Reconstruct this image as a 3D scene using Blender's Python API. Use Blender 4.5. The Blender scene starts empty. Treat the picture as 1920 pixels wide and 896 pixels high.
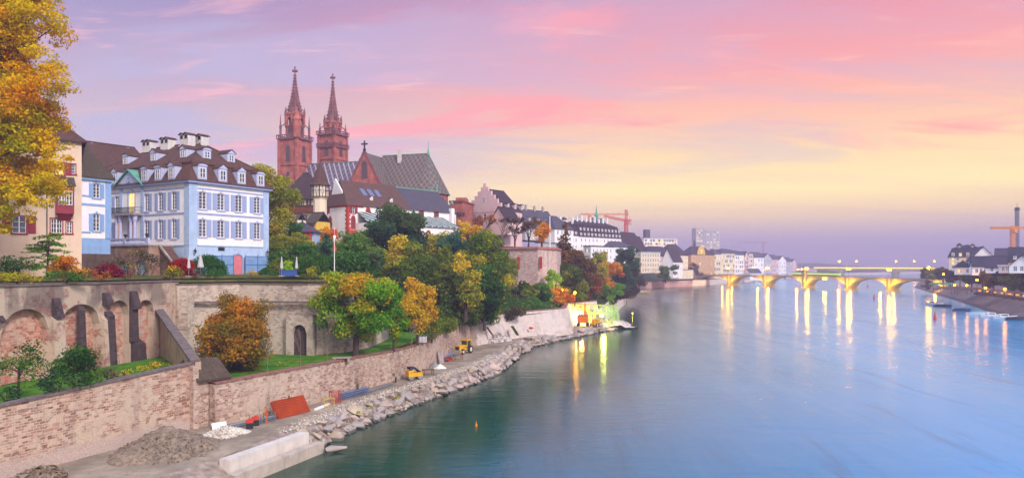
import bpy, math, random
import numpy as np
from mathutils import Vector, Matrix
random.seed(7); RNG = np.random.default_rng(11)
R = math.radians
SC = bpy.context.scene
COL = SC.collection
F, H, HY = 1371.0, 17.0, 500.0           # focal length in photo pixels, eye height over the river, horizon row

# ------------------------------------------------------------------ camera, sky, sun, exposure
cam = bpy.data.objects.new("camera", bpy.data.cameras.new("camera")); COL.objects.link(cam)
cam.location = (0, 0, H); cam.rotation_euler = (R(90), 0, 0)
cam.data.sensor_width = 36; cam.data.lens = 36 * F / 1920; cam.data.shift_y = 52 / 1920
cam.data.clip_start = .5; cam.data.clip_end = 30000
SC.camera = cam
SC.view_settings.view_transform = 'Standard'; SC.view_settings.look = 'None'
SC.view_settings.exposure = 0.22; SC.view_settings.gamma = 1.0
SC.cycles.use_denoising = True
SC.cycles.max_bounces = 6; SC.cycles.diffuse_bounces = 3; SC.cycles.glossy_bounces = 3
SC.cycles.transmission_bounces = 3; SC.cycles.volume_bounces = 0; SC.cycles.transparent_max_bounces = 6
SC.cycles.sample_clamp_indirect = 6.0; SC.cycles.caustics_reflective = False; SC.cycles.caustics_refractive = False

def lin(h):
    if isinstance(h, str):
        c = [int(h[i:i + 2], 16) / 255 for i in (0, 2, 4)]
        c = [x / 12.92 if x <= .04045 else ((x + .055) / 1.055) ** 2.4 for x in c]
    else:
        c = list(h)[:3]
    return (c[0], c[1], c[2], 1.0)

class NT:
    """little node-tree writer"""
    def __init__(s, tree): s.t = tree; s.n = tree.nodes; s.l = tree.links
    def node(s, typ, **kw):
        n = s.n.new(typ)
        for k, v in kw.items(): setattr(n, k, v)
        return n
    def put(s, sock, v):
        if v is None: return
        if isinstance(v, bpy.types.NodeSocket): s.l.new(v, sock)
        else: sock.default_value = v
    def math(s, op, a, b=None, c=None, clamp=False):
        n = s.node('ShaderNodeMath', operation=op, use_clamp=clamp)
        s.put(n.inputs[0], a); s.put(n.inputs[1], b)
        if c is not None: s.put(n.inputs[2], c)
        return n.outputs[0]
    def mix(s, f, a, b, blend='MIX'):
        n = s.node('ShaderNodeMix', data_type='RGBA', blend_type=blend)
        s.put(n.inputs[0], f); s.put(n.inputs[6], a); s.put(n.inputs[7], b)
        return n.outputs[2]
    def ramp(s, f, stops, interp='LINEAR'):
        n = s.node('ShaderNodeValToRGB'); r = n.color_ramp; r.interpolation = interp
        while len(r.elements) < len(stops): r.elements.new(.5)
        for e, (p, c) in zip(r.elements, stops): e.position = p; e.color = lin(c)
        s.put(n.inputs[0], f); return n.outputs[0]
    def range(s, v, a, b, c=0.0, d=1.0, smooth=True):
        n = s.node('ShaderNodeMapRange', interpolation_type='SMOOTHSTEP' if smooth else 'LINEAR')
        s.put(n.inputs[0], v)
        for i, x in enumerate((a, b, c, d)): n.inputs[i + 1].default_value = x
        return n.outputs[0]
    def noise(s, vec, scale, detail=3.0, rough=.5, dist=0.0):
        n = s.node('ShaderNodeTexNoise'); s.put(n.inputs['Vector'], vec)
        n.inputs['Scale'].default_value = scale; n.inputs['Detail'].default_value = detail
        n.inputs['Roughness'].default_value = rough; n.inputs['Distortion'].default_value = dist
        return n.outputs[0]
    def mapping(s, vec, scale=(1, 1, 1), loc=(0, 0, 0), rot=(0, 0, 0)):
        n = s.node('ShaderNodeMapping'); s.put(n.inputs[0], vec)
        n.inputs['Scale'].default_value = scale; n.inputs['Location'].default_value = loc; n.inputs['Rotation'].default_value = rot
        return n.outputs[0]

SUN_EL, SUN_AZ = 34.0, 142.0        # the soft light of the bright sky behind the camera; azimuth clockwise from +Y
world = bpy.data.worlds.new("World"); SC.world = world; world.use_nodes = True
w = NT(world.node_tree); w.n.clear()
tc = w.node('ShaderNodeTexCoord'); sep = w.node('ShaderNodeSeparateXYZ'); w.l.new(tc.outputs['Generated'], sep.inputs[0])
dx, dy, dz = sep.outputs
zz = w.math('MAXIMUM', dz, 0.0)
# elevation ramps left (south-west, mauve) and right (west, gold under rose)
left = w.ramp(zz, [(0.0, 'a89cc2'), (.055, 'bfa6be'), (.10, 'deb6ae'), (.15, 'd0b4b8'), (.20, 'c0a8ba'), (.26, 'b09ab8'), (.32, '9488b4'), (.44, '4f82bc'), (1, '86b0e0')])
right = w.ramp(zz, [(0.0, 'a8a0c2'), (.035, 'bca6b8'), (.07, (.98, .68, .33)), (.10, (1.16, .88, .34)), (.145, (1.0, .70, .32)), (.19, 'f9bc98'), (.25, 'f29e98'), (.32, 'de909e'), (.44, '5f86bc'), (1, '86b0e0')])
az = w.math('DIVIDE', dx, w.math('MAXIMUM', w.math('ABSOLUTE', dy), .05))
side = w.range(az, -.60, .26)
base = w.mix(side, left, right)
# streaky clouds on a high layer
pz = w.math('ADD', zz, .09)
comb = w.node('ShaderNodeCombineXYZ')
w.put(comb.inputs[0], w.math('DIVIDE', dx, pz)); w.put(comb.inputs[1], w.math('DIVIDE', dy, pz))
cl = w.noise(w.mapping(comb.outputs[0], (.42, .75, 1), (3.1, 1.7, 0), (0, 0, R(-14))), 1.0, 7.0, .60, .9)
cl2 = w.noise(w.mapping(comb.outputs[0], (.55, 1.8, 1), (8.3, 4.2, 2), (0, 0, R(-8))), 1.3, 8.0, .66, .9)
m1 = w.range(cl, .53, .64)
m2 = w.range(cl2, .53, .66)
band = w.math('MULTIPLY', w.range(zz, .10, .17), w.range(zz, .62, .34))
pinkc = w.mix(side, lin('f5a0ae'), lin('ff9694'))
c1 = w.mix(w.math('MULTIPLY', w.math('MULTIPLY', m1, band), .85), base, pinkc)
c2 = w.mix(w.math('MULTIPLY', w.math('MULTIPLY', m2, band), .55), c1, w.mix(side, lin('f4aab6'), lin('ffb0a4')))
blu = w.noise(w.mapping(comb.outputs[0], (.35, .8, 1), (1.2, 9.7, 5)), 1.5, 6.0, .6, .6)
c3 = w.mix(w.math('MULTIPLY', w.math('MULTIPLY', w.range(blu, .47, .62), w.range(zz, .09, .15)), w.math('SUBTRACT', .7, w.math('MULTIPLY', side, .38))), c2, lin('b3aed0'))
lowcl = w.noise(w.mapping(comb.outputs[0], (.10, .9, 1), (4.2, 3.3, 1)), 1.2, 4.0, .5)
wsp = w.noise(w.mapping(comb.outputs[0], (.8, 2.6, 1), (2.2, 6.1, 3), (0, 0, R(-10))), 2.0, 8.0, .65, .7)
c3 = w.mix(w.math('MULTIPLY', w.math('MULTIPLY', w.range(wsp, .55, .70), w.range(zz, .09, .15)), .5), c3, w.mix(side, lin('f6b4bc'), lin('ffc0a6')))
c4 = w.mix(w.math('MULTIPLY', w.math('MULTIPLY', w.range(lowcl, .53, .70), w.range(zz, .15, .06)), .45), c3, lin('d3b0b6'))
# sky behind the camera and overhead boosted, and neutralised behind, to fill-light the land
boost = w.math('ADD', w.range(dy, .25, -.45, 1.0, 1.5), w.range(zz, .40, .75, 0.0, .55))
bb = w.node('ShaderNodeVectorMath', operation='SCALE'); w.l.new(c4, bb.inputs[0]); w.put(bb.inputs[3], boost)
back = w.range(dy, .1, -.4)
neutral = w.mix(w.math('MULTIPLY', back, .75), bb.outputs[0], (1.38, 1.26, 1.24, 1))
nish = w.node('ShaderNodeTexSky', sky_type='NISHITA', sun_disc=False)
nish.sun_elevation = R(SUN_EL); nish.sun_rotation = R(SUN_AZ)
bg1 = w.node('ShaderNodeBackground'); w.l.new(neutral, bg1.inputs[0]); bg1.inputs[1].default_value = 1.0
bg2 = w.node('ShaderNodeBackground'); w.l.new(nish.outputs[0], bg2.inputs[0]); bg2.inputs[1].default_value = 0.012
addn = w.node('ShaderNodeAddShader'); w.l.new(bg1.outputs[0], addn.inputs[0]); w.l.new(bg2.outputs[0], addn.inputs[1])
wo = w.node('ShaderNodeOutputWorld'); w.l.new(addn.outputs[0], wo.inputs[0])

sun = bpy.data.objects.new("sun", bpy.data.lights.new("sun", 'SUN')); COL.objects.link(sun)
sun.data.energy = 2.8; sun.data.angle = R(10); sun.data.color = (1.0, .93, .90)
sd = Vector((math.sin(R(SUN_AZ)) * math.cos(R(SUN_EL)), math.cos(R(SUN_AZ)) * math.cos(R(SUN_EL)), math.sin(R(SUN_EL))))
sun.rotation_euler = (-sd).to_track_quat('-Z', 'Y').to_euler(); sun.location = (0, -50, 200)

# ------------------------------------------------------------------ helpers
def P(x, y, D): return Vector(((x - 960) / F * D, D, H - (y - HY) / F * D))
def PX(x, D): return (x - 960) / F * D
def ZY(y, D): return H - (y - HY) / F * D
def on_line(ax, ay, ang, px):
    """distance s along the ground line from (ax, ay) at angle ang to the sight line of photo column px"""
    k = (px - 960) / F; c, s = math.cos(ang), math.sin(ang)
    return (k * ay - ax) / (c - k * s)

def tag(o, label=None, cat=None, group=None, kind=None):
    if label: o["label"] = label
    if cat: o["category"] = cat
    if group: o["group"] = group
    if kind: o["kind"] = kind
    return o

def thing(name, label, cat, loc=(0, 0, 0), rz=0.0, group=None, kind=None):
    o = bpy.data.objects.new(name, None); COL.objects.link(o)
    o.location = loc; o.rotation_euler = (0, 0, rz); o.empty_display_size = .3
    return tag(o, label, cat, group, kind)

def inst(name, me, parent=None, loc=(0, 0, 0), rz=0.0, scale=None):
    o = bpy.data.objects.new(name, me); COL.objects.link(o)
    o.location = loc; o.rotation_euler = (0, 0, rz)
    if scale is not None: o.scale = scale if hasattr(scale, '__len__') else (scale,) * 3
    if parent is not None: o.parent = parent
    return o

def dup(root, loc=None, rz=None, label=None, group=None, scale=None):
    def cp(o, par):
        c = o.copy(); COL.objects.link(c); c.parent = par
        for ch in list(o.children): cp(ch, c)
        return c
    c = cp(root, None)
    if loc is not None: c.location = loc
    if rz is not None: c.rotation_euler = (0, 0, rz)
    if label: c["label"] = label
    if group: c["group"] = group
    if scale is not None: c.scale = (scale,) * 3
    return c

class MB:
    """mesh builder: collects shapes and links them as one object"""
    def __init__(s): s.v = []; s.f = []; s.m = []; s.uv = []; s.T = None
    def add(s, vs, fs, mi=0, uvs=None):
        b = len(s.v)
        if s.T is not None: vs = [s.T @ Vector(p) for p in vs]
        s.v.extend([tuple(p) for p in vs])
        for i, f in enumerate(fs):
            s.f.append(tuple(b + j for j in f)); s.m.append(mi)
            s.uv.append(None if uvs is None else uvs[i])
    def box(s, x0, x1, y0, y1, z0, z1, mi=0, M=None):
        vs = [(x0, y0, z0), (x1, y0, z0), (x1, y1, z0), (x0, y1, z0), (x0, y0, z1), (x1, y0, z1), (x1, y1, z1), (x0, y1, z1)]
        if M is not None: vs = [M @ Vector(p) for p in vs]
        s.add(vs, [(0, 3, 2, 1), (4, 5, 6, 7), (0, 1, 5, 4), (1, 2, 6, 5), (2, 3, 7, 6), (3, 0, 4, 7)], mi)
    def quad(s, a, b, c, d, mi=0): s.add([a, b, c, d], [(0, 1, 2, 3)], mi)
    def poly(s, pts, mi=0): s.add(pts, [tuple(range(len(pts)))], mi)
    def slab(s, pts, t, mi=0, dirv=(0, 0, -1)):
        """closed plate: polygon pts pushed by t along dirv"""
        n = len(pts); d = Vector(dirv) * t
        vs = [Vector(p) for p in pts] + [Vector(p) + d for p in pts]
        fs = [tuple(range(n)), tuple(reversed(range(n, 2 * n)))] + [(i, i + n, (i + 1) % n + n, (i + 1) % n) for i in range(n)]
        s.add(vs, fs, mi)
    def bar(s, a, b, w_, h_=None, mi=0):
        a, b = Vector(a), Vector(b); d = b - a; L = d.length
        if L < 1e-6: return
        q = d.to_track_quat('X', 'Z').to_matrix().to_4x4(); q.translation = a
        h_ = h_ or w_
        s.box(0, L, -w_ / 2, w_ / 2, -h_ / 2, h_ / 2, mi, q)
    def tube(s, pts, rad, n=6, mi=0, cap=True):
        pts = [Vector(p) for p in pts]
        if not hasattr(rad, '__len__'): rad = [rad] * len(pts)
        vs = []
        for i, p in enumerate(pts):
            d = (pts[min(i + 1, len(pts) - 1)] - pts[max(i - 1, 0)])
            q = d.to_track_quat('Z', 'Y')
            for k in range(n):
                a = 2 * math.pi * k / n
                vs.append(p + q @ Vector((math.cos(a) * rad[i], math.sin(a) * rad[i], 0)))
        fs = []
        for i in range(len(pts) - 1):
            for k in range(n):
                fs.append((i * n + k, i * n + (k + 1) % n, (i + 1) * n + (k + 1) % n, (i + 1) * n + k))
        if cap: fs += [tuple(reversed(range(n))), tuple(range((len(pts) - 1) * n, len(pts) * n))]
        s.add(vs, fs, mi)
    def lathe(s, prof, n=12, c=(0, 0), mi=0, rot=0.0):
        """prof: list of (radius, z)"""
        vs = []
        for r, z in prof:
            for k in range(n):
                a = 2 * math.pi * k / n + rot
                vs.append((c[0] + r * math.cos(a), c[1] + r * math.sin(a), z))
        fs = []
        for i in range(len(prof) - 1):
            for k in range(n):
                fs.append((i * n + k, i * n + (k + 1) % n, (i + 1) * n + (k + 1) % n, (i + 1) * n + k))
        fs += [tuple(reversed(range(n))), tuple(range((len(prof) - 1) * n, len(prof) * n))]
        s.add(vs, fs, mi)
    def ball(s, c, r, n=10, m=6, mi=0, sq=(1, 1, 1)):
        prof = [(max(1e-3, math.sin(math.pi * i / m)) * r, -math.cos(math.pi * i / m) * r) for i in range(m + 1)]
        vs = []
        for rr, z in prof:
            for k in range(n):
                a = 2 * math.pi * k / n
                vs.append((c[0] + rr * math.cos(a) * sq[0], c[1] + rr * math.sin(a) * sq[1], c[2] + z * sq[2]))
        fs = [(i * n + k, i * n + (k + 1) % n, (i + 1) * n + (k + 1) % n, (i + 1) * n + k) for i in range(m) for k in range(n)]
        s.add(vs, fs, mi)
    def mesh(s, name, mats, smooth=False):
        me = bpy.data.meshes.new(name)
        me.from_pydata(s.v, [], s.f)
        for m_ in (mats if isinstance(mats, (list, tuple)) else [mats]): me.materials.append(m_)
        me.polygons.foreach_set('material_index', s.m)
        if smooth: me.polygons.foreach_set('use_smooth', [True] * len(s.f))
        V = np.array(s.v, dtype=float).reshape(-1, 3)
        uvl = me.uv_layers.new(name='UVMap'); out = np.zeros((sum(len(f) for f in s.f), 2)); k = 0
        for f, u in zip(s.f, s.uv):
            n = len(f)
            if u is not None: out[k:k + n] = u
            else:
                p = V[list(f)]
                a = np.roll(p, -1, 0); nx, ny, nz = np.cross(p, a).sum(0)
                L = math.sqrt(nx * nx + ny * ny + nz * nz) or 1; nx, ny, nz = nx / L, ny / L, nz / L
                hxy = math.hypot(nx, ny)
                if hxy < .05: out[k:k + n] = p[:, :2]
                else:
                    t = np.array((-ny / hxy, nx / hxy, 0)); bvec = np.cross((nx, ny, nz), t)
                    out[k:k + n, 0] = p @ t; out[k:k + n, 1] = p @ bvec
            k += n
        uvl.data.foreach_set('uv', out.ravel())
        me.update(); return me
    def build(s, name, mats, parent=None, loc=(0, 0, 0), rz=0.0, smooth=False):
        return inst(name, s.mesh(name, mats, smooth), parent, loc, rz)

# ------------------------------------------------------------------ materials
MATS = {}
def new_mat(name):
    m = bpy.data.materials.new(name); m.use_nodes = True; t = NT(m.node_tree); t.n.clear()
    b = t.node('ShaderNodeBsdfPrincipled'); o = t.node('ShaderNodeOutputMaterial'); t.l.new(b.outputs[0], o.inputs[0])
    return m, t, b, o

def M(name, col, rough=.8, var=.14, scale=1.2, metal=0.0, emit=None, es=0.0, bump=0.0, dirt=0.0, spec=.3):
    if name in MATS: return MATS[name]
    m, t, b, o = new_mat(name); c = lin(col)
    tcn = t.node('ShaderNodeTexCoord')
    n1 = t.noise(tcn.outputs['Object'], scale, 4.0, .6)
    a = tuple(x * (1 - var) for x in c[:3]) + (1,); d = tuple(min(1, x * (1 + var)) for x in c[:3]) + (1,)
    colr = t.mix(t.range(n1, .3, .7), a, d)
    if dirt:
        st = t.noise(t.mapping(tcn.outputs['Object'], (1.1, 1.1, .16)), 1.3, 5.0, .65)
        colr = t.mix(t.math('MULTIPLY', t.range(st, .48, .72), dirt), colr, tuple(x * .45 for x in c[:3]) + (1,))
    t.put(b.inputs['Base Color'], colr)
    b.inputs['Roughness'].default_value = rough; b.inputs['Metallic'].default_value = metal
    b.inputs['Specular IOR Level'].default_value = spec
    if emit: b.inputs['Emission Color'].default_value = lin(emit); b.inputs['Emission Strength'].default_value = es
    if bump:
        bn = t.node('ShaderNodeBump'); bn.inputs['Strength'].default_value = bump; bn.inputs['Distance'].default_value = .05
        t.put(bn.inputs['Height'], t.noise(tcn.outputs['Object'], scale * 6, 4.0, .6)); t.l.new(bn.outputs[0], b.inputs['Normal'])
    MATS[name] = m; return m

def glow(name, col, strength):
    if name in MATS: return MATS[name]
    m = bpy.data.materials.new(name); m.use_nodes = True; t = NT(m.node_tree); t.n.clear()
    e = t.node('ShaderNodeEmission'); e.inputs[0].default_value = lin(col); e.inputs[1].default_value = strength
    o = t.node('ShaderNodeOutputMaterial'); t.l.new(e.outputs[0], o.inputs[0]); MATS[name] = m; return m

def masonry(name, cols, mortar, bw=.55, bh=.26, plaster=None, pl_lo=.5, pl_hi=.62, stain=.5, stain_col='4a3f3e', ms=.02, bump=.5, foot=None, seed=0.0, top=None):
    """coursed stone or brick on UV metres; plaster shows in patches; stains run down; foot: (z0, z1, colour) plastered foot"""
    m, t, b, o = new_mat(name)
    tcn = t.node('ShaderNodeTexCoord'); uv = tcn.outputs['UV']; ob = tcn.outputs['Object']
    wob = t.noise(uv, 1.6, 2.0); off = t.node('ShaderNodeVectorMath', operation='MULTIPLY_ADD')
    cb = t.node('ShaderNodeCombineXYZ'); t.put(cb.inputs[0], wob); t.put(cb.inputs[1], wob)
    t.l.new(cb.outputs[0], off.inputs[0]); off.inputs[1].default_value = (.26, .17, 0); t.l.new(uv, off.inputs[2])
    br = t.node('ShaderNodeTexBrick'); t.l.new(off.outputs[0], br.inputs['Vector'])
    br.inputs['Scale'].default_value = 1.0; br.inputs['Brick Width'].default_value = bw; br.inputs['Row Height'].default_value = bh
    br.inputs['Mortar Size'].default_value = ms; br.inputs['Mortar Smooth'].default_value = .3; br.inputs['Bias'].default_value = 0
    br.inputs['Color1'].default_value = (0, 0, 0, 1); br.inputs['Color2'].default_value = (1, 1, 1, 1); br.inputs['Mortar'].default_value = (.5, .5, .5, 1)
    br2 = t.node('ShaderNodeTexBrick'); t.l.new(off.outputs[0], br2.inputs['Vector']); br2.offset = .37; br2.squash = 1.4; br2.squash_frequency = 3
    br2.inputs['Scale'].default_value = 1.0; br2.inputs['Brick Width'].default_value = bw * 1.45; br2.inputs['Row Height'].default_value = bh * 1.5
    br2.inputs['Mortar Size'].default_value = ms; br2.inputs['Mortar Smooth'].default_value = .5; br2.inputs['Color1'].default_value = (0, 0, 0, 1); br2.inputs['Color2'].default_value = (1, 1, 1, 1); br2.inputs['Mortar'].default_value = (.5, .5, .5, 1)
    sel = t.math('GREATER_THAN', t.noise(t.mapping(ob, (.35, .35, .5), (5, 2, 1)), 1.0, 2.0, .5), .53)
    bcol = t.mix(sel, br.outputs['Color'], br2.outputs['Color']); bfac = t.math('ADD', t.math('MULTIPLY', br.outputs['Fac'], t.math('SUBTRACT', 1.0, sel)), t.math('MULTIPLY', br2.outputs['Fac'], sel))
    big = t.noise(ob, .16, 4.0, .6); mid = t.noise(ob, .9, 4.0, .6, .3)
    mixf = t.math('ADD', t.math('MULTIPLY', bcol, .62), t.math('MULTIPLY', big, .75))
    k = len(cols)
    stone = t.ramp(t.math('SUBTRACT', mixf, .15 + seed), [(i / (k - 1), c) for i, c in enumerate(cols)])
    fine = t.noise(ob, 9.0, 3.0, .6)
    stone = t.mix(t.range(fine, .3, .8, 0, .35), stone, t.mix(.5, stone, lin('20181a')))
    colr = t.mix(t.math('MULTIPLY', bfac, t.range(mid, .25, .6, .95, .35)), stone, lin(mortar))
    if plaster:
        pm = t.range(t.math('ADD', t.math('MULTIPLY', big, .5), t.math('MULTIPLY', mid, .5)), pl_lo, pl_hi)
        colr = t.mix(t.math('MULTIPLY', pm, .92), colr, t.mix(t.range(fine, .3, .7), lin(plaster), tuple(x * .78 for x in lin(plaster)[:3]) + (1,)))
    st = t.noise(t.mapping(ob, (.55, .55, .09)), 1.0, 6.0, .68, .4)
    colr = t.mix(t.math('MULTIPLY', t.range(st, .50, .70), stain), colr, lin(stain_col))
    if top:
        sx = t.node('ShaderNodeSeparateXYZ'); t.l.new(ob, sx.inputs[0]); pn = t.noise(t.mapping(ob, (.22, .22, .10), (3, 1, 0)), 1.0, 4.0, .6)
        colr = t.mix(t.math('MULTIPLY', t.math('MULTIPLY', t.range(sx.outputs[2], top[0], top[1]), t.range(pn, .46, .56)), top[2]), colr, t.mix(t.range(fine, .3, .7), lin('3a3336'), lin('5e5456')))
    if foot:
        sx = t.node('ShaderNodeSeparateXYZ'); t.l.new(ob, sx.inputs[0])
        zf = t.math('ADD', sx.outputs[2], t.math('MULTIPLY', t.math('SUBTRACT', mid, .5), 1.8))
        colr = t.mix(t.range(zf, foot[1], foot[0]), colr, t.mix(t.range(fine, .3, .7), lin(foot[2]), tuple(x * .7 for x in lin(foot[2])[:3]) + (1,)))
    t.put(b.inputs['Base Color'], colr); b.inputs['Roughness'].default_value = .9; b.inputs['Specular IOR Level'].default_value = .15
    bn = t.node('ShaderNodeBump'); bn.inputs['Strength'].default_value = bump; bn.inputs['Distance'].default_value = .06
    t.put(bn.inputs['Height'], t.math('ADD', t.math('MULTIPLY', t.math('SUBTRACT', 1.0, bfac), .6), t.math('MULTIPLY', fine, .6)))
    t.l.new(bn.outputs[0], b.inputs['Normal'])
    MATS[name] = m; return m

def tiles(name, c1, c2, rough=.8, rh=.28, moss=0.0):
    """plain roof tiles in courses on UV metres"""
    if name in MATS: return MATS[name]
    m, t, b, o = new_mat(name); tcn = t.node('ShaderNodeTexCoord')
    br = t.node('ShaderNodeTexBrick'); t.l.new(tcn.outputs['UV'], br.inputs['Vector'])
    br.inputs['Scale'].default_value = 1; br.inputs['Brick Width'].default_value = .24; br.inputs['Row Height'].default_value = rh
    br.inputs['Mortar Size'].default_value = .018; br.inputs['Mortar Smooth'].default_value = .5
    br.inputs['Color1'].default_value = lin(c1); br.inputs['Color2'].default_value = lin(c2); br.inputs['Mortar'].default_value = tuple(x * .45 for x in lin(c1)[:3]) + (1,)
    n = t.noise(tcn.outputs['Object'], .7, 5.0, .62)
    c = t.mix(t.range(n, .35, .7, 0, .5), br.outputs['Color'], lin(c2))
    n2 = t.noise(tcn.outputs['Object'], 2.3, 4.0, .65)
    c = t.mix(t.range(n2, .5, .75, 0, .45), c, tuple(min(1, x * 2.0 + .01) for x in lin(c1)[:3]) + (1,))
    if moss: c = t.mix(t.range(n2, .55, .7, 0, moss), c, lin('5c5a2c'))
    t.put(b.inputs['Base Color'], c); b.inputs['Roughness'].default_value = rough; b.inputs['Specular IOR Level'].default_value = .25
    bn = t.node('ShaderNodeBump'); bn.inputs['Strength'].default_value = .5; bn.inputs['Distance'].default_value = .05
    t.put(bn.inputs['Height'], t.math('ADD', t.math('SUBTRACT', 1.0, br.outputs['Fac']), n2)); t.l.new(bn.outputs[0], b.inputs['Normal'])
    MATS[name] = m; return m

def diamond_tiles(name, ground, line, heart, sx=1.5, sy=2.2, lw=.13, ring=True):
    """glazed tiles laid in lozenges"""
    if name in MATS: return MATS[name]
    m, t, b, o = new_mat(name); tcn = t.node('ShaderNodeTexCoord'); sp = t.node('ShaderNodeSeparateXYZ'); t.l.new(tcn.outputs['UV'], sp.inputs[0])
    u = t.math('DIVIDE', sp.outputs[0], sx); v = t.math('DIVIDE', sp.outputs[1], sy)
    a = t.math('FRACT', t.math('ADD', u, v)); c = t.math('FRACT', t.math('SUBTRACT', u, v))
    da = t.math('ABSOLUTE', t.math('SUBTRACT', a, .5)); dc = t.math('ABSOLUTE', t.math('SUBTRACT', c, .5))
    mx = t.math('MAXIMUM', da, dc)
    col = t.mix(t.math('LESS_THAN', mx, .2), lin(ground), lin(heart)) if ring else t.mix(t.math('LESS_THAN', dc, .2), lin(ground), lin(heart))
    edge = mx if ring else da
    col = t.mix(t.math('GREATER_THAN', edge, .5 - lw), col, lin(line))
    n = t.noise(tcn.outputs['Object'], 1.1, 5.0, .65)
    col = t.mix(t.range(n, .35, .75, 0, .45), col, lin(ground))
    t.put(b.inputs['Base Color'], col); b.inputs['Roughness'].default_value = .6; b.inputs['Specular IOR Level'].default_value = .25
    bn = t.node('ShaderNodeBump'); bn.inputs['Strength'].default_value = .35; bn.inputs['Distance'].default_value = .05
    t.put(bn.inputs['Height'], t.noise(tcn.outputs['UV'], 6.0, 3.0)); t.l.new(bn.outputs[0], b.inputs['Normal'])
    MATS[name] = m; return m

def leafmat(name, stops):
    """leaves: each leaf its own tone, each clump its own (face attribute 'tint')"""
    if name in MATS: return MATS[name]
    m = bpy.data.materials.new(name); m.use_nodes = True; t = NT(m.node_tree); t.n.clear()
    at = t.node('ShaderNodeAttribute'); at.attribute_name = 'tint'
    k = len(stops); col = t.ramp(at.outputs['Fac'], [(i / (k - 1), c) for i, c in enumerate(stops)])
    d = t.node('ShaderNodeBsdfDiffuse'); tr = t.node('ShaderNodeBsdfTranslucent'); mx = t.node('ShaderNodeMixShader'); mx.inputs[0].default_value = .38
    t.l.new(col, d.inputs[0]); t.l.new(col, tr.inputs[0]); t.l.new(d.outputs[0], mx.inputs[1]); t.l.new(tr.outputs[0], mx.inputs[2])
    o = t.node('ShaderNodeOutputMaterial'); t.l.new(mx.outputs[0], o.inputs[0]); MATS[name] = m; return m

def glass(name, col='3c4150', rough=.12):
    if name in MATS: return MATS[name]
    m, t, b, o = new_mat(name); tcn = t.node('ShaderNodeTexCoord'); oi = t.node('ShaderNodeObjectInfo')
    c = t.mix(oi.outputs['Random'], tuple(x * .3 for x in lin(col)[:3]) + (1,), tuple(min(1, x * 2.6) for x in lin(col)[:3]) + (1,))
    t.put(b.inputs['Base Color'], c); b.inputs['Roughness'].default_value = rough; b.inputs['Specular IOR Level'].default_value = .7
    MATS[name] = m; return m
# ------------------------------------------------------------------ shared materials of the setting
m_pink = masonry('pink_masonry', ['664a42', '946a5a', 'b28a76', 'ceb49e', '84604f', 'c4a994'], 'cfbfae', .46, .20, 'cab49e', .52, .60, .5, '705a58', foot=(2.4, 3.3, 'c4aea2'))
m_brickwall = masonry('rubble_masonry', ['6a544a', '927264', 'ae9080', 'c8b29e', '7c6054'], 'd4c5b6', .42, .21, 'c4ae9c', .53, .60, .42, 'stain' and '584a4a')
m_quay = masonry('pale_ashlar', ['b9a49c', 'cdbab0', 'd8c9c0', 'c2aca4'], 'a08e88', 1.5, .55, 'd8cac2', .48, .58, .35, '6d5c5a', .025)
m_arc = masonry('old_render', ['8a6258', 'a97a6a', 'c29a88'], 'c9b4a4', .5, .26, 'ccb8a2', .42, .50, .6, '62544e', top=(11.6, 13.4, .6))
m_infill = masonry('arch_infill', ['8f5348', 'b4705c', 'c98e78', 'd2b49c', '9a6a60'], 'd6c2b2', .5, .26, 'd0b8a8', .52, .62, .3)
m_darkstone = masonry('dark_buttress', ['2c2528', '453a3d', '5a4a4a', '3a3034'], '5f5354', .6, .3, None, stain=.4)
m_bast = masonry('bastion_masonry', ['7a6860', 'a48e80', 'c2b09e', 'd4c6b6'], 'd2c6b8', .44, .21, 'cbbaa8', .46, .58, .5, '54484a')
m_cop = M('coping_stone', '6f615e', .9, .25, 2.0, bump=.4, dirt=.6)
m_conc = M('concrete', 'b8aca6', .9, .12, .8, bump=.3, dirt=.45)
m_stone = M('sandstone_grey', '9d8f8a', .9, .18, 1.0, bump=.3, dirt=.5)
m_asph = M('path_surface', '988876', .95, .3, .28, bump=.6, dirt=.5)
m_earth = M('gravel_bank', '948377', .95, .3, 1.4, bump=1.0)
m_metal = M('grey_steel', '8e959c', .45, .1, 2.0, metal=.6)
m_dark = M('dark_metal', '26282c', .5, .1, 2.0)
m_white = M('white_paint', 'e8e4e2', .6, .05, 1.0)

def grass_mat(name, a, b_, sc=.5):
    m, t, b, o = new_mat(name); tcn = t.node('ShaderNodeTexCoord')
    n = t.noise(tcn.outputs['Object'], sc, 5.0, .65); n2 = t.noise(tcn.outputs['Object'], 7.0, 3.0, .6)
    c = t.mix(t.range(n, .35, .68), lin(a), lin(b_)); c = t.mix(t.range(n2, .3, .75, 0, .5), c, tuple(x * .45 for x in lin(a)[:3]) + (1,))
    t.put(b.inputs['Base Color'], c); b.inputs['Roughness'].default_value = .95; b.inputs['Specular IOR Level'].default_value = .1
    bn = t.node('ShaderNodeBump'); bn.inputs['Strength'].default_value = .9; bn.inputs['Distance'].default_value = .12
    t.put(bn.inputs['Height'], n2); t.l.new(bn.outputs[0], b.inputs['Normal']); MATS[name] = m; return m
m_lawn = grass_mat('lawn_green', '417218', '629426')
m_hill = grass_mat('hill_green', '2c4018', '4c4a20', .25)
m_garden = grass_mat('garden_ground', '55602c', '7a6a4a', .35)

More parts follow.
